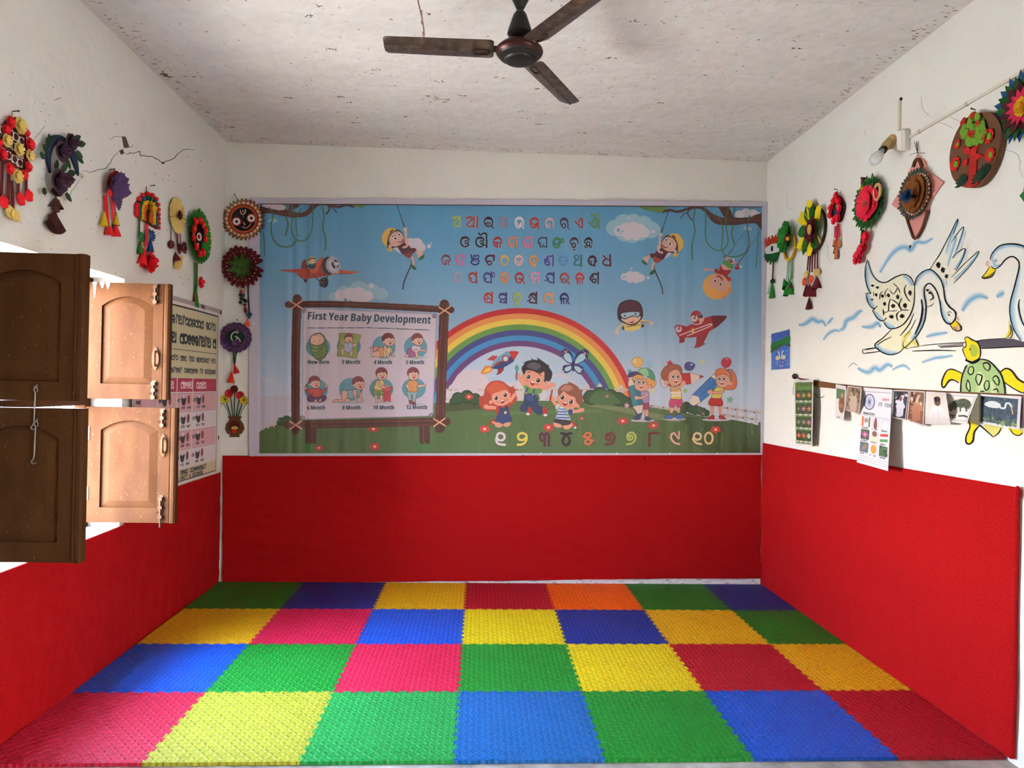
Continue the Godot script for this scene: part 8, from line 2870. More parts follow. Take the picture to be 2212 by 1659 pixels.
func ready_prints() -> void:
	# --- health poster on the left wall, mostly behind the shutters
	view("L", 0, 0, 1)
	var a0 := on_wall("L", 470, 680)
	var w0 := -1.30
	var w1 := -0.068
	var y0 := 0.835
	var y1 := 1.985
	var p := Pen.new()
	p.start(1024, 956, rgb(214, 204, 196))
	var kk := 1024.0 / (w1 - w0)
	p.map = func(x, y):
		var q := on_wall("L", x, y)
		return Vector2((q.x - w0) * kk, (y1 - q.y) * kk)
	p.k = kk * 0.0033
	# drawn in poster metres below the top left corner
	var cream := rgb(196, 186, 148)
	var navy := rgb(30, 36, 50)
	var red := rgb(168, 52, 72)
	var pink := rgb(206, 160, 160)
	p.map = func(x, y): return Vector2(x * kk, y * kk)
	p.k = kk
	var W := w1 - w0
	var H := y1 - y0
	p.poly([0.02, 0.02, W - 0.03, 0.02, W - 0.03, H - 0.01, 0.02, H - 0.01], navy)
	p.poly([0.025, 0.030, W - 0.037, 0.030, W - 0.037, H - 0.016, 0.025, H - 0.016], cream)
	small_script(p, 0.05, 0.085, 0.050, 24, navy, 0.5, 5, 0.92)
	small_script(p, 0.05, 0.195, 0.060, 21, navy, 0.8, 6, 0.88)
	p.line([0.03, 0.298, W - 0.05, 0.298], 0.004, navy)
	small_script(p, 0.05, 0.335, 0.031, 39, navy, 0.4, 7, 0.92)
	small_script(p, 0.05, 0.412, 0.031, 39, navy, 0.4, 8, 0.92)
	var cx := [0.03, 0.30, 0.56, 0.78, W - 0.045]
	p.poly([0.025, 0.475, W - 0.037, 0.475, W - 0.037, H - 0.09, 0.025, H - 0.09], rgb(212, 204, 200))
	for i in 4:
		p.poly([cx[i] + 0.006, 0.478, cx[i + 1] - 0.006, 0.478, cx[i + 1] - 0.006, 0.565, cx[i] + 0.006, 0.565], red)
		small_script(p, cx[i] + 0.05, 0.500, 0.042, 4, rgb(226, 214, 214), 0.4, 20 + i, 0.95)
	for r in 4:
		var yy := 0.575 + r * 0.122
		for i in 4:
			var c := pink if (r % 2 == 0) else rgb(210, 202, 200)
			p.poly([cx[i] + 0.004, yy, cx[i + 1] - 0.006, yy, cx[i + 1] - 0.006, yy + 0.118, cx[i] + 0.004, yy + 0.118], c)
			p.line([cx[i] + 0.004, yy, cx[i + 1] - 0.006, yy], 0.002, rgb(120, 90, 100))
			small_script(p, cx[i] + 0.010, yy + 0.035, 0.020, 3, navy, 0.5, 40 + r * 5 + i, 0.9)
			if i % 2 == 1 or i == 2:
				var bx: float = cx[i] + 0.095
				p.blob([bx - 0.030, yy + 0.02, bx + 0.030, yy + 0.02, bx + 0.022, yy + 0.072, bx - 0.020, yy + 0.072], rgb(52, 48, 52))
				p.ell(bx, yy + 0.022, 0.028, 0.012, rgb(196, 194, 200))
				var ex: float = cx[i] + 0.165
				p.ell(ex, yy + 0.042, 0.020, 0.030, rgb(132, 62, 56))
				small_script(p, bx - 0.03, yy + 0.086, 0.014, 4, navy, 0.5, 60 + r * 5 + i, 0.9)
				small_script(p, ex - 0.02, yy + 0.086, 0.014, 4, navy, 0.5, 90 + r * 5 + i, 0.9)
	p.poly([cx[2] - 0.09, 0.86, cx[2] + 0.02, 0.86, cx[2] + 0.02, 0.99, cx[2] - 0.09, 0.99], red)
	small_script(p, 0.30, H - 0.080, 0.030, 26, navy, 0.6, 130, 0.92)
	small_script(p, 0.30, H - 0.042, 0.024, 30, navy, 0.6, 131, 0.92)
	var t := thing("health_poster", "printed Odia table poster on the left wall, half hidden by the shutters", "poster", Vector3(XL, y0, -(w0 + w1) / 2))
	var b := MB.new()
	b.xf = wall_frame("L")
	b.grid(20, 12, func(u: float, v: float) -> Vector3: return Vector3(lerpf(w0, w1, u), lerpf(y0, y1, v) + (1.0 - v) * 0.0, 0.018 + 0.004 * sin(u * 9.0 + v * 2.0)), 0.0008)
	part("printed_sheet", b, printed(p), t)
	b = MB.new()
	b.xf = wall_frame("L")
	b.plate(PackedVector2Array([Vector2(w0, y1), Vector2(w1 + 0.02, y1), Vector2(w1 + 0.02, y1 + 0.03), Vector2(w0, y1 + 0.03)]), 0.004, 0.016)
	part("margin_strip", b, paper(Color(0.66, 0.60, 0.60)), t)
	for e in [Vector2(w1 + 0.005, y1 + 0.012), Vector2(w1 - 0.33, y1 + 0.014), Vector2(w1 - 0.30, y1 + 0.010), Vector2(w1 + 0.004, y0 + 0.25)]:
		b = MB.new()
		b.xf = wall_frame("L")
		b.box(Vector3(e.x - 0.004, e.y - 0.018, 0.015), Vector3(e.x + 0.004, e.y + 0.012, 0.022))
		part("tape_tab", b, paper(Color(0.34, 0.20, 0.14)), t)

	# --- right wall: swan picture
	view("R", 1640, 680, 2212.0 / 572.0)
	p = card_pen(256, 420, rgb(208, 204, 204))
	p.poly([4, 4, 96, 4, 96, 160, 4, 160], rgb(58, 96, 168))
	speckle(p, 6, 80, 94, 158, [rgb(72, 116, 190), rgb(50, 84, 156), rgb(84, 120, 190)], 150, 4, 3)
	speckle(p, 6, 6, 94, 30, [rgb(52, 72, 140), rgb(74, 90, 160)], 60, 4, 4)
	p.blob([4, 45, 30, 38, 60, 36, 96, 28, 96, 62, 80, 56, 60, 62, 40, 68, 4, 72], rgb(38, 108, 52))
	p.blob([4, 68, 40, 60, 70, 58, 96, 60, 96, 74, 70, 62, 40, 72, 4, 86], rgb(60, 84, 40))
	for q in [[36, 112], [64, 112]]:
		p.ell(q[0], q[1], 13, 9, rgb(196, 184, 150))
		p.curve([q[0] + (8 if q[0] < 50 else -8), q[1] - 2, q[0] + (6 if q[0] < 50 else -6), q[1] - 20, q[0] + (0 if q[0] < 50 else 0), q[1] - 26], 5, rgb(206, 196, 160))
	speckle(p, 10, 125, 92, 150, [rgb(196, 130, 140)], 9, 3, 9)
	t = craft("swan_picture", "small painted picture of two white swans on blue water", "picture", 178, 462)
	sheet_px(t, "painted_sheet", [95, 155, 262, 112, 262, 456, 95, 468], printed(p), func(u, v): return 0.004, 4, 4)
	# --- the brown tape along which the papers hang
	t = craft("hanging_tape", "brown paper tape stretched along the wall with cards pinned to it", "tape", 900, 610)
	cut(t, "tape", [300, 522, 330, 526, 640, 575, 860, 598, 1100, 612, 1400, 630, 1800, 648, 2400, 676, 2400, 690, 1800, 664, 1400, 646, 1100, 630, 860, 622, 640, 618, 480, 602, 330, 540], 0.004, 0.010, Color(0.42, 0.26, 0.15))
	bead(t, "knotted_end", 298, 514, 0.02, 0.02, Color(0.16, 0.09, 0.06))
	cord(t, "loose_thread", [285, 500, 310, 520, 320, 505], 0.024, 0.003, Color(0.2, 0.12, 0.08))
	cord(t, "loose_thread", [465, 655, 490, 690, 515, 690, 540, 680], 0.014, 0.0018, Color(0.3, 0.2, 0.14))
	cord(t, "loose_thread", [292, 560, 284, 620, 286, 670], 0.014, 0.0016, Color(0.5, 0.4, 0.3))
	# --- flower chart
	p = card_pen(256, 720, rgb(206, 200, 198))
	p.poly([5, 10, 95, 10, 95, 275, 5, 275], rgb(92, 122, 56))
	p.text("Flowers", 14, 34, 26, rgb(60, 84, 40), true, 0.1)
	var reds := [[rgb(196, 86, 50), rgb(150, 130, 60), rgb(190, 110, 60)], [rgb(92, 96, 60), rgb(192, 92, 130), rgb(186, 110, 80)], [rgb(120, 120, 104), rgb(132, 130, 116), rgb(196, 92, 156)], [rgb(200, 84, 80), rgb(202, 90, 50), rgb(206, 204, 196)]]
	for r in 4:
		for i in 3:
			photo_flower(p, 8 + i * 29, 44 + r * 58, 35 + i * 29, 88 + r * 58, rgb(50, 64, 40), reds[r][i], rgb(206, 180, 90), r * 3 + i)
		p.poly([8, 89 + r * 58, 93, 89 + r * 58, 93, 96 + r * 58, 8, 96 + r * 58], rgb(200, 204, 190))
		for i in 3:
			small_script(p, 12 + i * 29, 90.5 + r * 58, 4.5, 4, rgb(50, 50, 50), 0.6, 200 + r * 3 + i, 0.9)
	t = craft("flower_chart", "tall green chart of flower photographs pinned to the tape", "chart", 380, 1095, "charts and cards on the tape")
	sheet_px(t, "printed_sheet", [290, 548, 452, 540, 442, 1098, 302, 1082], printed(p), func(u, v): return 0.03 + 0.018 * u + 0.012 * sin(v * 3.0), 8, 14)
	# --- man card
	p = card_pen(200, 540, rgb(204, 198, 198))
	p.poly([8, 30, 92, 30, 92, 240, 8, 240], rgb(206, 198, 190))
	p.poly([8, 30, 92, 30, 92, 110, 8, 110], rgb(84, 112, 74))
	p.ell(66, 78, 15, 22, rgb(166, 122, 96))
	p.blob([40, 110, 90, 100, 92, 190, 70, 215, 40, 190], rgb(118, 82, 60))
	p.ell(60, 160, 22, 18, rgb(150, 104, 76))
	small_script(p, 20, 246, 12, 4, rgb(60, 56, 60), 0.6, 300, 0.95)
	t = craft("man_card", "narrow picture card of a man on green, pinned to the tape", "card", 670, 880, "charts and cards on the tape")
	sheet_px(t, "printed_sheet", [640, 578, 728, 598, 705, 884, 634, 868], printed(p), func(u, v): return 0.03 + 0.02 * v, 6, 10)
	# --- curled photo cards
	var cards := [
		["brown photograph card curling up beside the emblem chart", [738, 592, 856, 606, 836, 836, 712, 792], [rgb(150, 122, 96), rgb(116, 88, 66), rgb(186, 168, 150), rgb(96, 74, 58)], 31, 0.06],
		["dark photograph card of a crowd curling from the tape", [1118, 628, 1252, 632, 1222, 882, 1108, 862], [rgb(44, 44, 54), rgb(74, 70, 82), rgb(200, 200, 206), rgb(120, 72, 72)], 32, 0.06],
		["reddish brown photograph card curling from the tape", [1258, 630, 1386, 640, 1372, 936, 1232, 880], [rgb(128, 86, 66), rgb(88, 58, 46), rgb(170, 120, 96), rgb(196, 176, 160)], 33, 0.07]]
	for e in cards:
		p = card_pen(220, 300, rgb(200, 192, 188))
		p.poly([5, 5, 95, 5, 95, 130, 5, 130], e[2][0])
		speckle(p, 12, 12, 88, 124, e[2], 40, 9, e[3])
		p.blob([30, 60, 50, 40, 70, 50, 78, 110, 60, 124, 34, 120], e[2][2])
		p.ell(52, 40, 9, 12, e[2][3].lightened(0.1))
		t = craft("photo_card", e[0], "card", (e[1][4] + e[1][6]) / 2.0, e[1][5], "charts and cards on the tape")
		var cu: float = e[4]
		sheet_px(t, "printed_sheet", e[1], printed(p, 0.4), func(u, v): return 0.014 + cu * sin(PI * clampf(0.12 + v * 0.8, 0.0, 1.0)), 10, 14)
	# --- national emblem chart
	p = card_pen(320, 880, rgb(212, 206, 208))
	p.line([3, 14, 97, 12], 1.2, rgb(70, 66, 76))
	p.ring(26, 50, 17, 27, 3.2, rgb(58, 72, 132))
	for k in 24:
		var a := TAU * k / 24
		p.line([26 + cos(a) * 4, 50 + sin(a) * 6, 26 + cos(a) * 17, 50 + sin(a) * 26], 0.9, rgb(58, 72, 132))
	p.ell(26, 50, 3.4, 5, rgb(58, 72, 132))
	small_script(p, 68, 32, 8, 3, rgb(190, 110, 110), 0.5, 310, 0.95)
	small_script(p, 56, 48, 12, 5, rgb(120, 126, 140), 0.4, 311, 0.85)
	small_script(p, 8, 88, 8, 5, rgb(70, 70, 80), 0.6, 312, 0.95)
	p.line([4, 99, 96, 102], 1.0, rgb(70, 66, 76))
	for r in 3:
		for i in 3:
			var x := 6.0 + i * 31
			var y := 104.0 + r * 46
			p.poly([x, y, x + 27, y, x + 27, y + 36, x, y + 36], rgb(196, 196, 202))
			small_script(p, x + 2, y + 38, 4.5, 5, rgb(60, 60, 70), 0.6, 320 + r * 3 + i, 0.85)
	p.poly([6, 104, 12, 104, 12, 140, 6, 140], rgb(206, 110, 60))
	p.poly([28, 104, 33, 104, 33, 140, 28, 140], rgb(70, 130, 80))
	p.ell(20, 118, 6, 9, rgb(160, 130, 110))
	p.blob([14, 126, 26, 126, 27, 140, 13, 140], rgb(206, 204, 206))
	p.blob([48, 108, 54, 106, 56, 138, 46, 138], rgb(132, 72, 66))
	p.blob([74, 118, 88, 112, 92, 134, 78, 138], rgb(206, 206, 212))
	photo_flower(p, 6, 150, 33, 186, rgb(70, 84, 60), rgb(190, 92, 150), rgb(214, 180, 110), 51)
	p.ell(50, 160, 8, 10, rgb(130, 92, 70))
	p.blob([40, 172, 60, 170, 62, 186, 40, 186], rgb(212, 200, 176))
	p.poly([69, 156, 94, 152, 94, 161, 69, 165], rgb(196, 70, 66))
	p.poly([69, 165, 94, 161, 94, 170, 69, 174], rgb(216, 212, 212))
	p.poly([69, 174, 94, 170, 94, 179, 69, 183], rgb(78, 146, 84))
	p.poly([6, 196, 33, 196, 33, 232, 6, 232], rgb(86, 102, 116))
	p.blob([10, 226, 18, 206, 30, 202, 24, 220], rgb(140, 120, 96))
	p.ell(50, 214, 9, 16, rgb(214, 142, 60))
	p.poly([68, 196, 95, 196, 95, 232, 68, 232], rgb(72, 90, 66))
	speckle(p, 70, 198, 93, 230, [rgb(54, 74, 52), rgb(92, 112, 76)], 24, 4, 52)
	p.line([3, 246, 97, 248], 0.9, rgb(90, 86, 96))
	p.line([3, 254, 97, 256], 0.9, rgb(90, 86, 96))
	p.line([2, 262, 98, 264], 0.9, rgb(90, 86, 96))
	t = craft("emblem_chart", "long white chart with a blue spoked wheel and rows of small pictures", "chart", 940, 1290, "charts and cards on the tape")
	sheet_px(t, "printed_sheet", [865, 606, 1112, 626, 1075, 1305, 815, 1232], printed(p), func(u, v): return 0.03 + 0.035 * v + 0.02 * u, 8, 18)
	# --- portrait of a man in white
	p = card_pen(260, 400, rgb(212, 204, 200))
	p.poly([8, 8, 92, 8, 92, 145, 8, 145], rgb(214, 200, 190))
	p.ell(54, 46, 15, 21, rgb(104, 74, 62))
	p.ell(54, 34, 16, 13, rgb(50, 40, 40))
	p.blob([12, 120, 22, 88, 44, 70, 64, 70, 86, 92, 94, 130, 90, 145, 12, 145], rgb(216, 208, 206))
	p.line([54, 74, 56, 140], 1.5, rgb(176, 160, 158))
	p.curve([30, 100, 34, 120, 30, 140], 1.4, rgb(186, 170, 168))
	t = craft("portrait_card", "portrait card of a man in a white shirt, pinned to the tape", "card", 1480, 925, "charts and cards on the tape")
	sheet_px(t, "printed_sheet", [1394, 640, 1558, 650, 1598, 916, 1384, 912], printed(p, 0.4), func(u, v): return 0.014 + 0.065 * sin(PI * clampf(0.12 + v * 0.72, 0.0, 1.0)), 10, 14)
	# --- crocodile card
	p = card_pen(320, 300, rgb(214, 206, 202))
	p.line([6, 8, 95, 8, 95, 86, 6, 86, 6, 8], 1.0, rgb(60, 58, 60))
	var croc := rgb(78, 86, 66)
	p.curve([62, 72, 80, 70, 92, 72], 5, rgb(52, 54, 48))
	p.blob([18, 40, 30, 26, 44, 20, 62, 16, 80, 22, 92, 34, 88, 48, 74, 44, 60, 46, 44, 44, 30, 52, 24, 48], croc)
	p.blob([14, 44, 28, 38, 34, 46, 26, 58, 14, 62, 20, 52], rgb(96, 96, 70))
	p.blob([16, 56, 26, 52, 22, 60], rgb(190, 110, 90))
	for q in [[44, 44, 40, 54], [58, 46, 62, 56], [76, 44, 84, 54], [34, 48, 30, 58]]:
		p.line(q, 5, croc.darkened(0.15))
	speckle(p, 34, 22, 82, 42, [croc.darkened(0.3), croc.lightened(0.12)], 40, 2.2, 61)
	small_script(p, 14, 70, 10, 4, rgb(50, 48, 50), 0.7, 340, 0.9)
	t = craft("crocodile_card", "white card with a crocodile picture, pinned to the tape", "card", 1640, 905, "charts and cards on the tape")
	sheet_px(t, "printed_sheet", [1562, 650, 1826, 664, 1730, 912, 1520, 884], printed(p), func(u, v): return 0.02 + 0.03 * v, 8, 10)
	# --- folded card between
	t = craft("folded_card", "card folded back on itself, showing its olive side", "card", 1790, 920, "charts and cards on the tape")
	sheet_px(t, "folded_sheet", [1832, 652, 1846, 690, 1838, 930, 1752, 880], paper(Color(0.40, 0.38, 0.30)), func(u, v): return 0.02 + 0.03 * v + 0.02 * u, 4, 8)
	# --- crane card
	p = card_pen(360, 300, rgb(206, 200, 200))
	p.poly([4, 5, 93, 7, 93, 78, 4, 76], rgb(66, 78, 92))
	speckle(p, 6, 8, 91, 76, [rgb(56, 66, 82), rgb(80, 92, 104), rgb(70, 86, 90)], 90, 4, 71)
	speckle(p, 6, 62, 91, 76, [rgb(84, 104, 90), rgb(70, 92, 84), rgb(130, 140, 96)], 40, 4, 72)
	var wh := rgb(206, 206, 206)
	p.blob([12, 26, 24, 18, 40, 18, 52, 26, 46, 34, 30, 36, 16, 32], wh)
	p.curve([44, 28, 54, 34, 62, 32, 64, 22, 72, 20, 78, 28], 5, wh)
	p.line([77, 28, 82, 46], 3, rgb(196, 150, 96))
	p.line([30, 36, 26, 50, 28, 70], 1.6, rgb(40, 44, 52))
	p.line([36, 36, 38, 66], 1.4, rgb(40, 44, 52))
	small_script(p, 40, 62, 6, 3, rgb(40, 44, 50), 0.7, 350, 0.9)
	t = craft("crane_card", "photograph card of a white crane wading in dark water", "card", 2010, 945, "charts and cards on the tape")
	sheet_px(t, "printed_sheet", [1842, 662, 2190, 682, 2172, 960, 1838, 906], printed(p, 0.35), func(u, v): return 0.022 + 0.03 * v, 10, 10)
	t = craft("edge_card", "pale lilac card next to the crane card at the end of the tape", "card", 2230, 950, "charts and cards on the tape")
	sheet_px(t, "printed_sheet", [2186, 678, 2440, 692, 2440, 960, 2180, 945], paper(Color(0.56, 0.50, 0.54)), func(u, v): return 0.014 + 0.02 * v, 6, 8)
# ---------------------------------------------------------------- murals painted on the right wall, and cracks in the plaster
var mural_level := 0

# a filled patch of paint
func dab(t: Node, called: String, a: Array, c: Color, rounded := true) -> void:
	mural_level += 1
	var z := 0.0006 + mural_level * 0.00006
	var o := PackedVector2Array()
	for i in range(0, a.size(), 2):
		var q := uvw(a[i], a[i + 1])
		o.append(Vector2(q.x, q.y))
	if rounded:
		o = smooth2(o, true, 4)
	var b := framed()
	var ix := Geometry2D.triangulate_polygon(o)
	for k in range(0, ix.size(), 3):
		b.tri(b.v3(o[ix[k]], z), b.v3(o[ix[k + 1]], z), b.v3(o[ix[k + 2]], z))
	for i in b.n.size():
		b.n[i] = wall_frame(WL).basis.z
	part(called, b, paper(c, 0.9), t)

# a brush line, tapered at both ends; width in view pixels
func brush(t: Node, called: String, a: Array, wide: float, c: Color, taper := 0.5) -> void:
	mural_level += 1
	var z := 0.0006 + mural_level * 0.00006
	var p := PackedVector2Array()
	for i in range(0, a.size(), 2):
		p.append(Vector2(a[i], a[i + 1]))
	p = smooth2(p, false, 6)
	var b := framed()
	var n := p.size()
	var le := []
	var ri := []
	for i in n:
		var d := (p[mini(i + 1, n - 1)] - p[maxi(i - 1, 0)]).normalized()
		var w := wide * 0.5 * (1.0 - taper + taper * sin(PI * (i + 0.5) / n)) * (0.9 + 0.2 * hash2(i, wide))
		var s := d.orthogonal() * w
		le.append(uvw(p[i].x + s.x, p[i].y + s.y, 0.0) + Vector3(0, 0, z))
		ri.append(uvw(p[i].x - s.x, p[i].y - s.y, 0.0) + Vector3(0, 0, z))
	for i in n - 1:
		b.quad(le[i], le[i + 1], ri[i + 1], ri[i])
	for i in b.n.size():
		b.n[i] = wall_frame(WL).basis.z
	part(called, b, paper(c, 0.9), t)

# sprayed colour: a band of paint that thins out from the line a to one side
func spray(t: Node, called: String, a: Array, side: float, c0: Color, c1: Color, both := false) -> void:
	mural_level += 1
	var z := 0.0006 + mural_level * 0.00006
	var p := PackedVector2Array()
	for i in range(0, a.size(), 2):
		p.append(Vector2(a[i], a[i + 1]))
	p = smooth2(p, false, 5)
	var b := framed()
	b.use_col = true
	var n := p.size()
	for i in n - 1:
		var e := []
		for k in [i, i + 1]:
			var d := (p[mini(k + 1, n - 1)] - p[maxi(k - 1, 0)]).normalized().orthogonal()
			var f := sin(PI * (k + 0.5) / n)
			var w := side * (0.4 + 0.6 * f) * (1.0 if both else -1.0)
			e.append([uvw(p[k].x, p[k].y) + Vector3(0, 0, z), uvw(p[k].x + d.x * w, p[k].y + d.y * w) + Vector3(0, 0, z), uvw(p[k].x - d.x * w * 0.8, p[k].y - d.y * w * 0.8) + Vector3(0, 0, z)])
		var l0 := c0.srgb_to_linear()
		var l1 := c1.srgb_to_linear()
		for q in ([[0, 1]] if not both else [[0, 1], [2, 0]]):
			for s in [[0, q[0]], [1, q[0]], [1, q[1]], [0, q[0]], [1, q[1]], [0, q[1]]]:
				b.col = l0 if s[1] == 0 else l1
				b.put(e[s[0]][s[1]], Vector3(0, 0, 1), Vector2.ZERO)
	if not M.has("spray"):
		M.spray = mat(Color.WHITE, 0.9, 0.0, 0.4)
		M.spray.vertex_color_use_as_albedo = true
	part(called, b, M.spray, t)

func ready_mural() -> void:
	var wall := Color(0.862, 0.848, 0.81)
	var ink := Color(0.055, 0.045, 0.05)
	var blue := Color(0.36, 0.60, 0.74)
	var cream := Color(0.86, 0.845, 0.74)
	var yel := Color(0.86, 0.76, 0.10)
	view("R", 1700, 450, 2212.0 / 512.0)
	# ------------------------------------------------ clouds
	mural_level = 0
	var t := craft("cloud_mural", "soft blue clouds painted on the wall round the swans", "mural", 500, 1180)
	for q in [[[870, 600, 930, 500, 990, 420, 1050, 375, 1110, 365, 1160, 390, 1210, 320, 1290, 320, 1360, 280], 42], [[110, 1090, 160, 1085, 200, 1060, 240, 1035, 290, 1060, 330, 1055, 365, 1100], 40], [[380, 1080, 430, 1020], 24], [[480, 1140, 530, 1120, 560, 1050, 620, 1020, 680, 965, 705, 965], 40], [[700, 1105, 760, 1110, 810, 1100, 850, 1070, 875, 1110], 38], [[340, 1230, 390, 1170, 450, 1140, 500, 1150], 26], [[660, 1490, 710, 1520, 770, 1530, 820, 1490, 870, 1510, 940, 1460, 985, 1480], 44], [[985, 1510, 1040, 1480, 1100, 1470, 1150, 1510], 24], [[1260, 1440, 1380, 1400, 1460, 1390, 1550, 1375], 28], [[1300, 1200, 1380, 1180, 1500, 1160], 30], [[1640, 960, 1700, 870, 1790, 820, 1880, 840], 50], [[1960, 830, 2010, 800, 2030, 800], 46]]:
		spray(t, "blue_spray", q[0], q[1], blue, wall, true)
	brush(t, "pencil_mark", [575, 1485, 620, 1445, 660, 1470], 9, Color(0.50, 0.52, 0.56))
	# ------------------------------------------------ perch
	mural_level = 6
	t = craft("perch_mural", "black and grey brushed branch painted under the swans", "mural", 1400, 1340)
	dab(t, "grey_fill", [1700, 1250, 1820, 1225, 2000, 1215, 2120, 1220, 2212, 1245, 2400, 1250, 2400, 1300, 2200, 1290, 1950, 1300, 1800, 1310], Color(0.30, 0.28, 0.31), false)
	dab(t, "grey_fill", [1400, 1280, 1650, 1258, 1650, 1290, 1440, 1302], Color(0.52, 0.48, 0.50), false)
	for q in [[[705, 1320, 760, 1310, 840, 1300], 9], [[705, 1320, 712, 1355], 9], [[712, 1355, 800, 1345, 900, 1330], 10], [[1110, 1310, 1280, 1280, 1480, 1262, 1700, 1250, 1860, 1225, 2060, 1212], 9], [[1170, 1333, 1400, 1325, 1580, 1330], 12], [[1800, 1310, 2000, 1300, 2212, 1290, 2400, 1296], 12], [[1430, 1300, 1540, 1290, 1660, 1288], 9], [[730, 1325, 840, 1305, 900, 1335], 9]]:
		brush(t, "black_stroke", q[0], q[1], ink)
	# ------------------------------------------------ first swan
	mural_level = 10
	t = craft("swan_mural", "painted blue and white swan bending its neck, wings raised", "mural", 960, 1365)
	dab(t, "wing_fill", [755, 480, 790, 580, 850, 670, 930, 690, 1020, 640, 1100, 618, 1160, 650, 1190, 720, 1190, 900, 1120, 1060, 1000, 1110, 930, 1080, 880, 1050, 820, 1000, 790, 930, 745, 800, 735, 650, 735, 560], cream)
	dab(t, "tail_fill", [1190, 980, 1100, 1080, 980, 1130, 900, 1210, 825, 1275, 880, 1330, 960, 1365, 1040, 1350, 1100, 1290, 1200, 1200, 1290, 1050, 1300, 900, 1250, 850], Color(0.86, 0.84, 0.72))
	dab(t, "far_wing_fill", [1340, 570, 1430, 440, 1530, 240, 1590, 115, 1600, 120, 1560, 260, 1650, 175, 1630, 250, 1580, 400, 1670, 380, 1640, 480, 1580, 580, 1790, 400, 1720, 520, 1560, 690, 1480, 660, 1440, 640], Color(0.865, 0.85, 0.78), false)
	dab(t, "neck_fill", [1195, 720, 1220, 640, 1290, 580, 1360, 578, 1430, 650, 1465, 740, 1490, 860, 1530, 930, 1580, 970, 1580, 1030, 1530, 1075, 1480, 1060, 1450, 980, 1430, 860, 1390, 750, 1340, 700, 1290, 730, 1290, 830, 1305, 930, 1290, 1050, 1220, 1180, 1110, 1300, 1100, 1250, 1160, 1080, 1190, 900], Color(0.86, 0.855, 0.815))
	for q in [[[755, 490, 735, 600, 740, 720, 775, 800], -50], [[755, 500, 800, 610, 870, 690], 26], [[745, 800, 770, 880, 810, 930], -50], [[805, 960, 850, 1030, 900, 1050], -50], [[905, 1065, 950, 1110, 1010, 1120], -50], [[1180, 720, 1150, 660, 1090, 622], -46], [[830, 1275, 880, 1335, 960, 1366, 1040, 1352], -56], [[1300, 930, 1290, 1050, 1220, 1180, 1110, 1300], 50], [[1200, 720, 1225, 645, 1290, 582, 1360, 580, 1430, 650], 46], [[1465, 745, 1440, 660], 40], [[1300, 920, 1290, 830, 1290, 740, 1340, 700], -30], [[1430, 860, 1450, 980, 1480, 1060, 1530, 1078], -46], [[1590, 120, 1530, 250, 1480, 420], -46], [[1650, 180, 1600, 330, 1550, 460], -40], [[1665, 380, 1620, 480, 1560, 570], -50], [[1790, 405, 1690, 530, 1560, 660], -34], [[1560, 260, 1590, 280, 1540, 440, 1510, 540], 34]]:
		spray(t, "blue_spray", q[0], q[1], blue, Color(0.86, 0.85, 0.79))
	for q in [[[1095, 1260, 1110, 1200, 1160, 1150], 40], [[1070, 1310, 1130, 1280, 1180, 1230], 36]]:
		spray(t, "yellow_spray", q[0], q[1], Color(0.80, 0.74, 0.30), Color(0.86, 0.84, 0.72), true)
	dab(t, "leg_fill", [1170, 1260, 1200, 1230, 1230, 1290, 1260, 1280, 1290, 1270, 1220, 1300], Color(0.86, 0.78, 0.40), false)
	dab(t, "beak_fill", [1525, 1085, 1585, 1050, 1620, 1090, 1632, 1130, 1600, 1145, 1560, 1130], yel)
	dab(t, "beak_lining", [1560, 1112, 1600, 1090, 1622, 1120, 1600, 1140], Color(0.80, 0.64, 0.50))
	spray(t, "beak_knob", [1575, 1010, 1600, 1030, 1605, 1050], 20, Color(0.80, 0.50, 0.46), wall, true)
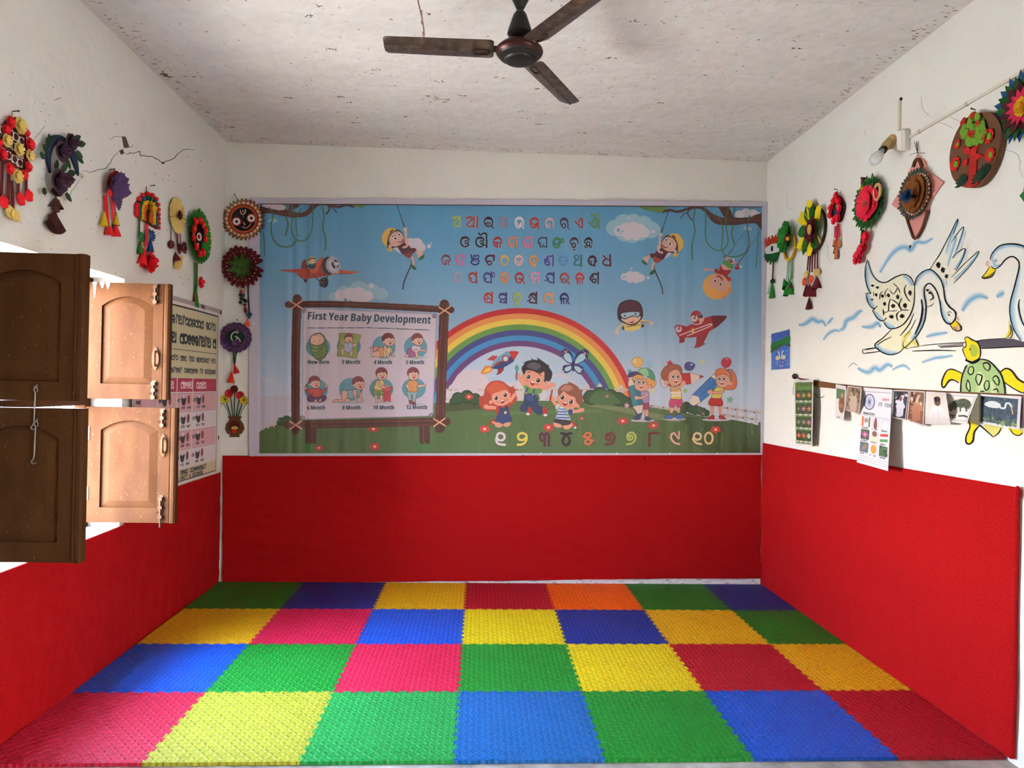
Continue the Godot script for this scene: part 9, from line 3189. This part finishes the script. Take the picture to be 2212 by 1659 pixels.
	for q in [[[755, 480, 735, 560, 735, 650, 750, 720, 790, 800], 10], [[760, 490, 800, 610, 860, 680, 930, 690, 1020, 640, 1100, 618, 1160, 650, 1192, 720], 12], [[735, 795, 790, 790], 9], [[740, 800, 760, 880, 810, 935, 850, 910], 10], [[805, 960, 850, 1030, 900, 1052, 935, 1020], 10], [[905, 1062, 940, 1110, 990, 1125, 1080, 1090, 1150, 1000, 1190, 880, 1195, 720], 11], [[800, 960, 830, 930], 8],
			[[1195, 720, 1220, 640, 1290, 582, 1360, 578, 1430, 650, 1465, 740, 1480, 850, 1520, 920, 1570, 960, 1580, 1020, 1540, 1075, 1490, 1065, 1450, 990, 1430, 860, 1395, 760, 1340, 702, 1295, 730, 1285, 800, 1302, 900, 1290, 1040, 1230, 1170, 1110, 1300], 14], [[1260, 850, 1270, 950, 1250, 1060, 1200, 1180], 20], [[980, 1130, 900, 1210, 825, 1275, 880, 1335, 960, 1366, 1040, 1352, 1100, 1300], 12], [[1190, 980, 1140, 1090, 1060, 1190], 9], [[1205, 1040, 1160, 1130, 1100, 1200], 6], [[1090, 1245, 1092, 1290, 1140, 1310], 9], [[980, 1200, 900, 1240, 850, 1275], 9], [[1190, 1190, 1215, 1235, 1230, 1290, 1190, 1290], 7],
			[[1340, 568, 1430, 430, 1530, 240, 1590, 115, 1602, 118, 1560, 240], 8], [[1540, 320, 1600, 230, 1655, 172, 1640, 250, 1590, 390], 7], [[1545, 468, 1600, 410, 1668, 378, 1650, 460, 1585, 580], 9], [[1540, 645, 1660, 520, 1800, 400, 1720, 530, 1560, 700], 7],
			[[1525, 1080, 1560, 1130, 1600, 1145, 1632, 1130, 1620, 1090, 1585, 1055], 12], [[1560, 1110, 1595, 1132], 6], [[1500, 985, 1520, 965, 1545, 975], 6], [[1510, 990, 1530, 1000], 8],
			[[1120, 715, 1100, 770, 1130, 840, 1160, 870], 9], [[960, 760, 1000, 800, 1040, 745, 1060, 790], 7], [[870, 850, 875, 800, 900, 775], 6], [[930, 830, 920, 790, 950, 745], 6], [[815, 820, 815, 780], 6], [[970, 845, 955, 900, 950, 960, 905, 970], 8], [[980, 850, 1040, 890, 1050, 920], 8], [[1080, 840, 1055, 890, 1075, 945, 1150, 950], 8], [[960, 960, 1040, 955], 6], [[1040, 1050, 1030, 990, 1075, 950], 8], [[905, 940, 908, 1000], 7], [[1000, 700, 1040, 740], 6], [[1310, 920, 1350, 910, 1380, 885], 6], [[1350, 790, 1372, 830, 1340, 860], 8]]:
		brush(t, "black_outline", q[0], q[1], ink, 0.45)
	for q in [[1155, 790, 16, 26], [805, 722, 16, 11], [850, 740, 16, 11], [840, 808, 13, 16], [897, 818, 13, 15], [953, 812, 14, 18], [1040, 828, 14, 22], [802, 852, 12, 9], [918, 892, 14, 18], [996, 912, 16, 20], [1108, 908, 18, 24], [982, 1012, 20, 18], [1080, 1008, 20, 18], [1420, 530, 18, 28], [1462, 575, 16, 28], [1497, 635, 13, 20], [1320, 765, 14, 12], [1345, 790, 18, 12], [1522, 995, 9, 10]]:
		dab(t, "black_spot", [q[0] - q[2], q[1], q[0], q[1] - q[3], q[0] + q[2], q[1] - q[3] * 0.2, q[0] + q[2] * 0.3, q[1] + q[3]], ink)
	# ------------------------------------------------ second swan, cut by the edge of the picture
	mural_level = 12
	t = craft("swan_mural", "painted blue swan with a tall arched neck and yellow beak facing the first", "mural", 2160, 1240)
	dab(t, "neck_fill", [1905, 480, 1930, 400, 2010, 345, 2110, 335, 2240, 370, 2330, 480, 2380, 640, 2420, 820, 2420, 1000, 2400, 1180, 2280, 1240, 2190, 1235, 2130, 1150, 2090, 1020, 2090, 880, 2130, 720, 2170, 560, 2150, 480, 2100, 455, 2040, 480, 1980, 550, 1930, 560], Color(0.85, 0.855, 0.83))
	for q in [[[1905, 490, 1935, 400, 2020, 345, 2120, 338, 2240, 372], 40], [[2168, 540, 2130, 720, 2090, 880, 2092, 1020, 2130, 1150, 2190, 1235], -60], [[1920, 480, 1940, 545, 2000, 530], -30], [[2175, 880, 2185, 1000, 2210, 1090], 30]]:
		spray(t, "blue_spray", q[0], q[1], blue, Color(0.85, 0.855, 0.83))
	dab(t, "beak_fill", [1895, 545, 1950, 570, 1930, 610, 1880, 645, 1830, 648, 1870, 590], yel)
	dab(t, "beak_underside", [1830, 640, 1880, 630, 1935, 590, 1945, 580, 1925, 635, 1880, 655, 1835, 655], Color(0.40, 0.36, 0.12))
	spray(t, "beak_knob", [1880, 490, 1868, 520, 1885, 545], 18, Color(0.80, 0.50, 0.46), wall, true)
	dab(t, "yellow_leg", [2075, 1040, 2090, 1140, 2095, 1180, 2040, 1210, 2070, 1140], Color(0.84, 0.76, 0.22))
	for q in [[[1900, 480, 1920, 420, 1990, 350, 2100, 332, 2212, 355, 2300, 430, 2370, 600, 2415, 800], 14], [[1910, 540, 1940, 565, 1990, 540, 2040, 480, 2100, 450, 2150, 475, 2172, 540, 2130, 720, 2088, 880, 2085, 1000, 2120, 1130, 2185, 1235], 14], [[2175, 850, 2165, 920, 2190, 1030, 2230, 1120], 16], [[1895, 545, 1860, 600, 1825, 645, 1860, 655, 1920, 635, 1950, 575], 10], [[1940, 490, 1955, 480, 1965, 492], 6], [[1945, 495, 1960, 500], 7], [[2090, 1090, 2110, 1160, 2090, 1210, 2070, 1205], 8], [[2085, 1090, 2095, 1150, 2060, 1205], 6]]:
		brush(t, "black_outline", q[0], q[1], ink, 0.45)
	# ------------------------------------------------ turtle
	view("R", 1640, 680, 2212.0 / 572.0)
	mural_level = 18
	t = craft("turtle_mural", "painted turtle with green patterned shell and yellow head and flippers", "mural", 1900, 1030)
	dab(t, "flipper_fill", [1700, 490, 1620, 455, 1570, 470, 1535, 540, 1530, 590, 1550, 600, 1590, 545, 1640, 545, 1690, 560], yel)
	dab(t, "flipper_fill", [2010, 490, 2060, 450, 2110, 460, 2160, 520, 2215, 560, 2290, 600, 2290, 650, 2200, 645, 2110, 600, 2040, 550], yel)
	dab(t, "flipper_fill", [1750, 850, 1760, 920, 1740, 990, 1730, 1040, 1750, 1075, 1790, 1050, 1800, 980, 1830, 930, 1810, 870], yel)
	dab(t, "flipper_fill", [2080, 940, 2120, 990, 2170, 1005, 2200, 990, 2190, 960, 2150, 950], yel)
	dab(t, "tail_fill", [1880, 920, 1920, 980, 1965, 1020, 2005, 980, 2030, 930], Color(0.80, 0.76, 0.42))
	dab(t, "shell_fill", [1740, 420, 1830, 380, 1900, 375, 1970, 440, 2030, 520, 2055, 640, 2040, 780, 1980, 880, 1900, 920, 1800, 880, 1720, 780, 1690, 650, 1700, 510], Color(0.60, 0.70, 0.46))
	for q in [[[1830, 480, 1860, 560, 1850, 640, 1870, 740], 60], [[1940, 560, 1960, 640, 1950, 720], 40], [[1750, 560, 1760, 640], 30]]:
		spray(t, "pale_spray", q[0], q[1], Color(0.74, 0.78, 0.60), Color(0.60, 0.70, 0.46), true)
	dab(t, "head_fill", [1720, 195, 1745, 185, 1775, 205, 1830, 235, 1850, 300, 1840, 360, 1790, 385, 1740, 370, 1715, 320, 1705, 285, 1730, 265, 1730, 225], yel)
	dab(t, "cheek_fill", [1770, 250, 1820, 260, 1835, 310, 1810, 350, 1770, 330], Color(0.62, 0.68, 0.24))
	for q in [[[1720, 195, 1745, 185, 1775, 205, 1830, 235, 1852, 300, 1842, 360, 1790, 390], 10], [[1720, 195, 1732, 240, 1728, 268, 1705, 285, 1716, 330, 1740, 375], 9], [[1725, 375, 1790, 400, 1850, 370], 22], [[1740, 420, 1700, 510, 1688, 650, 1720, 780, 1800, 880, 1880, 950, 1960, 1022], 14], [[1850, 370, 1920, 385, 1980, 440, 2035, 520, 2058, 650, 2040, 780, 1985, 880], 14], [[1700, 490, 1620, 455, 1570, 470, 1535, 540, 1530, 590, 1550, 605, 1590, 550, 1630, 545, 1672, 570], 13], [[2015, 485, 2060, 450, 2110, 465, 2170, 540, 2240, 575, 2300, 600], 14], [[2050, 560, 2120, 610, 2200, 650, 2290, 655], 10], [[1755, 890, 1765, 940, 1735, 1010, 1732, 1060, 1755, 1080, 1790, 1050, 1800, 980, 1840, 930], 14], [[2100, 950, 2130, 995, 2175, 1008, 2205, 985], 10], [[1965, 1020, 2005, 985, 2025, 945], 9], [[1760, 280, 1770, 290, 1758, 296], 7]]:
		brush(t, "black_outline", q[0], q[1], ink, 0.4)
	for q in [[[1760, 440, 1790, 435, 1795, 480, 1770, 500, 1750, 480, 1758, 440], 10], [[1870, 410, 1910, 400, 1935, 430, 1920, 470], 14], [[1875, 415, 1890, 450, 1920, 470], 8], [[1825, 495, 1865, 510, 1860, 550, 1840, 590], 12], [[1825, 495, 1815, 540, 1835, 590], 8], [[1955, 530, 1985, 510, 2010, 545, 2005, 590], 12], [[1955, 535, 1980, 575, 2005, 590], 8], [[1745, 540, 1765, 580, 1765, 640, 1735, 600, 1745, 545], 10], [[1900, 550, 1925, 560, 1925, 610, 1900, 630, 1885, 590, 1900, 552], 10], [[1960, 630, 1990, 620, 2005, 650], 11], [[1850, 640, 1890, 640], 10], [[1720, 480, 1725, 440, 1745, 420], 7]]:
		brush(t, "shell_mark", q[0], q[1], ink, 0.4)

# hairline cracks and fallen plaster, on the wall that they belong to
func crack(w: Node, a: Array, wide: float, c: Color) -> void:
	var keep := O
	O = Vector3.ZERO
	mural_level = 0
	var jag := []
	rng.seed = int(a[0] * 7 + a[1])
	for i in range(0, a.size() - 2, 2):
		for k in 4:
			var f := k / 4.0
			jag.append(lerpf(a[i], a[i + 2], f) + rng.randf_range(-4, 4))
			jag.append(lerpf(a[i + 1], a[i + 3], f) + rng.randf_range(-4, 4))
	jag.append(a[a.size() - 2])
	jag.append(a[a.size() - 1])
	brush(w, "crack", jag, wide, c, 0.5)
	O = keep

func ready_cracks() -> void:
	var left := get_node("wall_left")
	var right := get_node("wall_right")
	var dk := Color(0.20, 0.14, 0.11)
	var fine := Color(0.42, 0.34, 0.29)
	view("L", 0, 200, 2212.0 / 600.0)
	crack(left, [650, 620, 710, 632, 850, 600, 872, 560, 905, 510, 950, 462], 5, dk)
	crack(left, [960, 470, 1010, 490, 1060, 482, 1110, 465, 1120, 500, 1220, 515, 1295, 562, 1390, 520, 1412, 490, 1470, 450, 1550, 456], 6, dk)
	crack(left, [640, 685, 580, 770, 550, 822, 510, 860], 4, fine)
	crack(left, [262, 385, 330, 300, 360, 262], 4, fine)
	crack(left, [425, 65, 460, 50, 492, 45], 4, dk)
	crack(left, [870, 382, 910, 352, 975, 348], 4, fine)
	crack(left, [1000, 440, 1055, 432], 4, dk)
	O = Vector3.ZERO
	mural_level = 1
	dab(left, "fallen_plaster", [968, 350, 1000, 350, 1030, 435, 985, 442], Color(0.34, 0.27, 0.22), false)
	dab(left, "fallen_plaster", [948, 462, 980, 450, 986, 482, 962, 496], Color(0.30, 0.22, 0.18), false)
	dab(left, "fallen_plaster", [1284, 556, 1296, 550, 1310, 562, 1298, 572], Color(0.10, 0.07, 0.06), false)
	view("R", 1800, 150, 2071.0 / 412.0)
	crack(right, [955, 290, 965, 400, 990, 460, 1070, 526], 4, fine)
	crack(right, [1140, 570, 1230, 600, 1310, 646], 4, fine)
	crack(right, [1265, 515, 1330, 545, 1405, 572], 4, fine)
	crack(right, [1840, 870, 1920, 885, 2000, 920, 2030, 1000, 2025, 1080, 2060, 1170], 5, fine)
	crack(right, [340, 650, 350, 720], 3, fine)
	view("R", 1640, 380, 1991.0 / 360.0)
	crack(right, [330, 200, 338, 380, 440, 412], 3, Color(0.60, 0.54, 0.48))
	crack(right, [780, 740, 820, 850, 830, 980, 870, 1050], 3, fine)
	rng.seed = 91
	for i in 60:
		view("L", 0, 0, 1)
		var x := rng.randf_range(5, 460)
		var y := rng.randf_range(60, 640)
		if y < 60 + x * 0.8:
			y += 250
		O = Vector3.ZERO
		dab(left, "fly_speck", [x - 1.2, y, x, y - 1.4, x + 1.2, y + 0.2, x + 0.2, y + 1.4], Color(0.36, 0.28, 0.24), false)
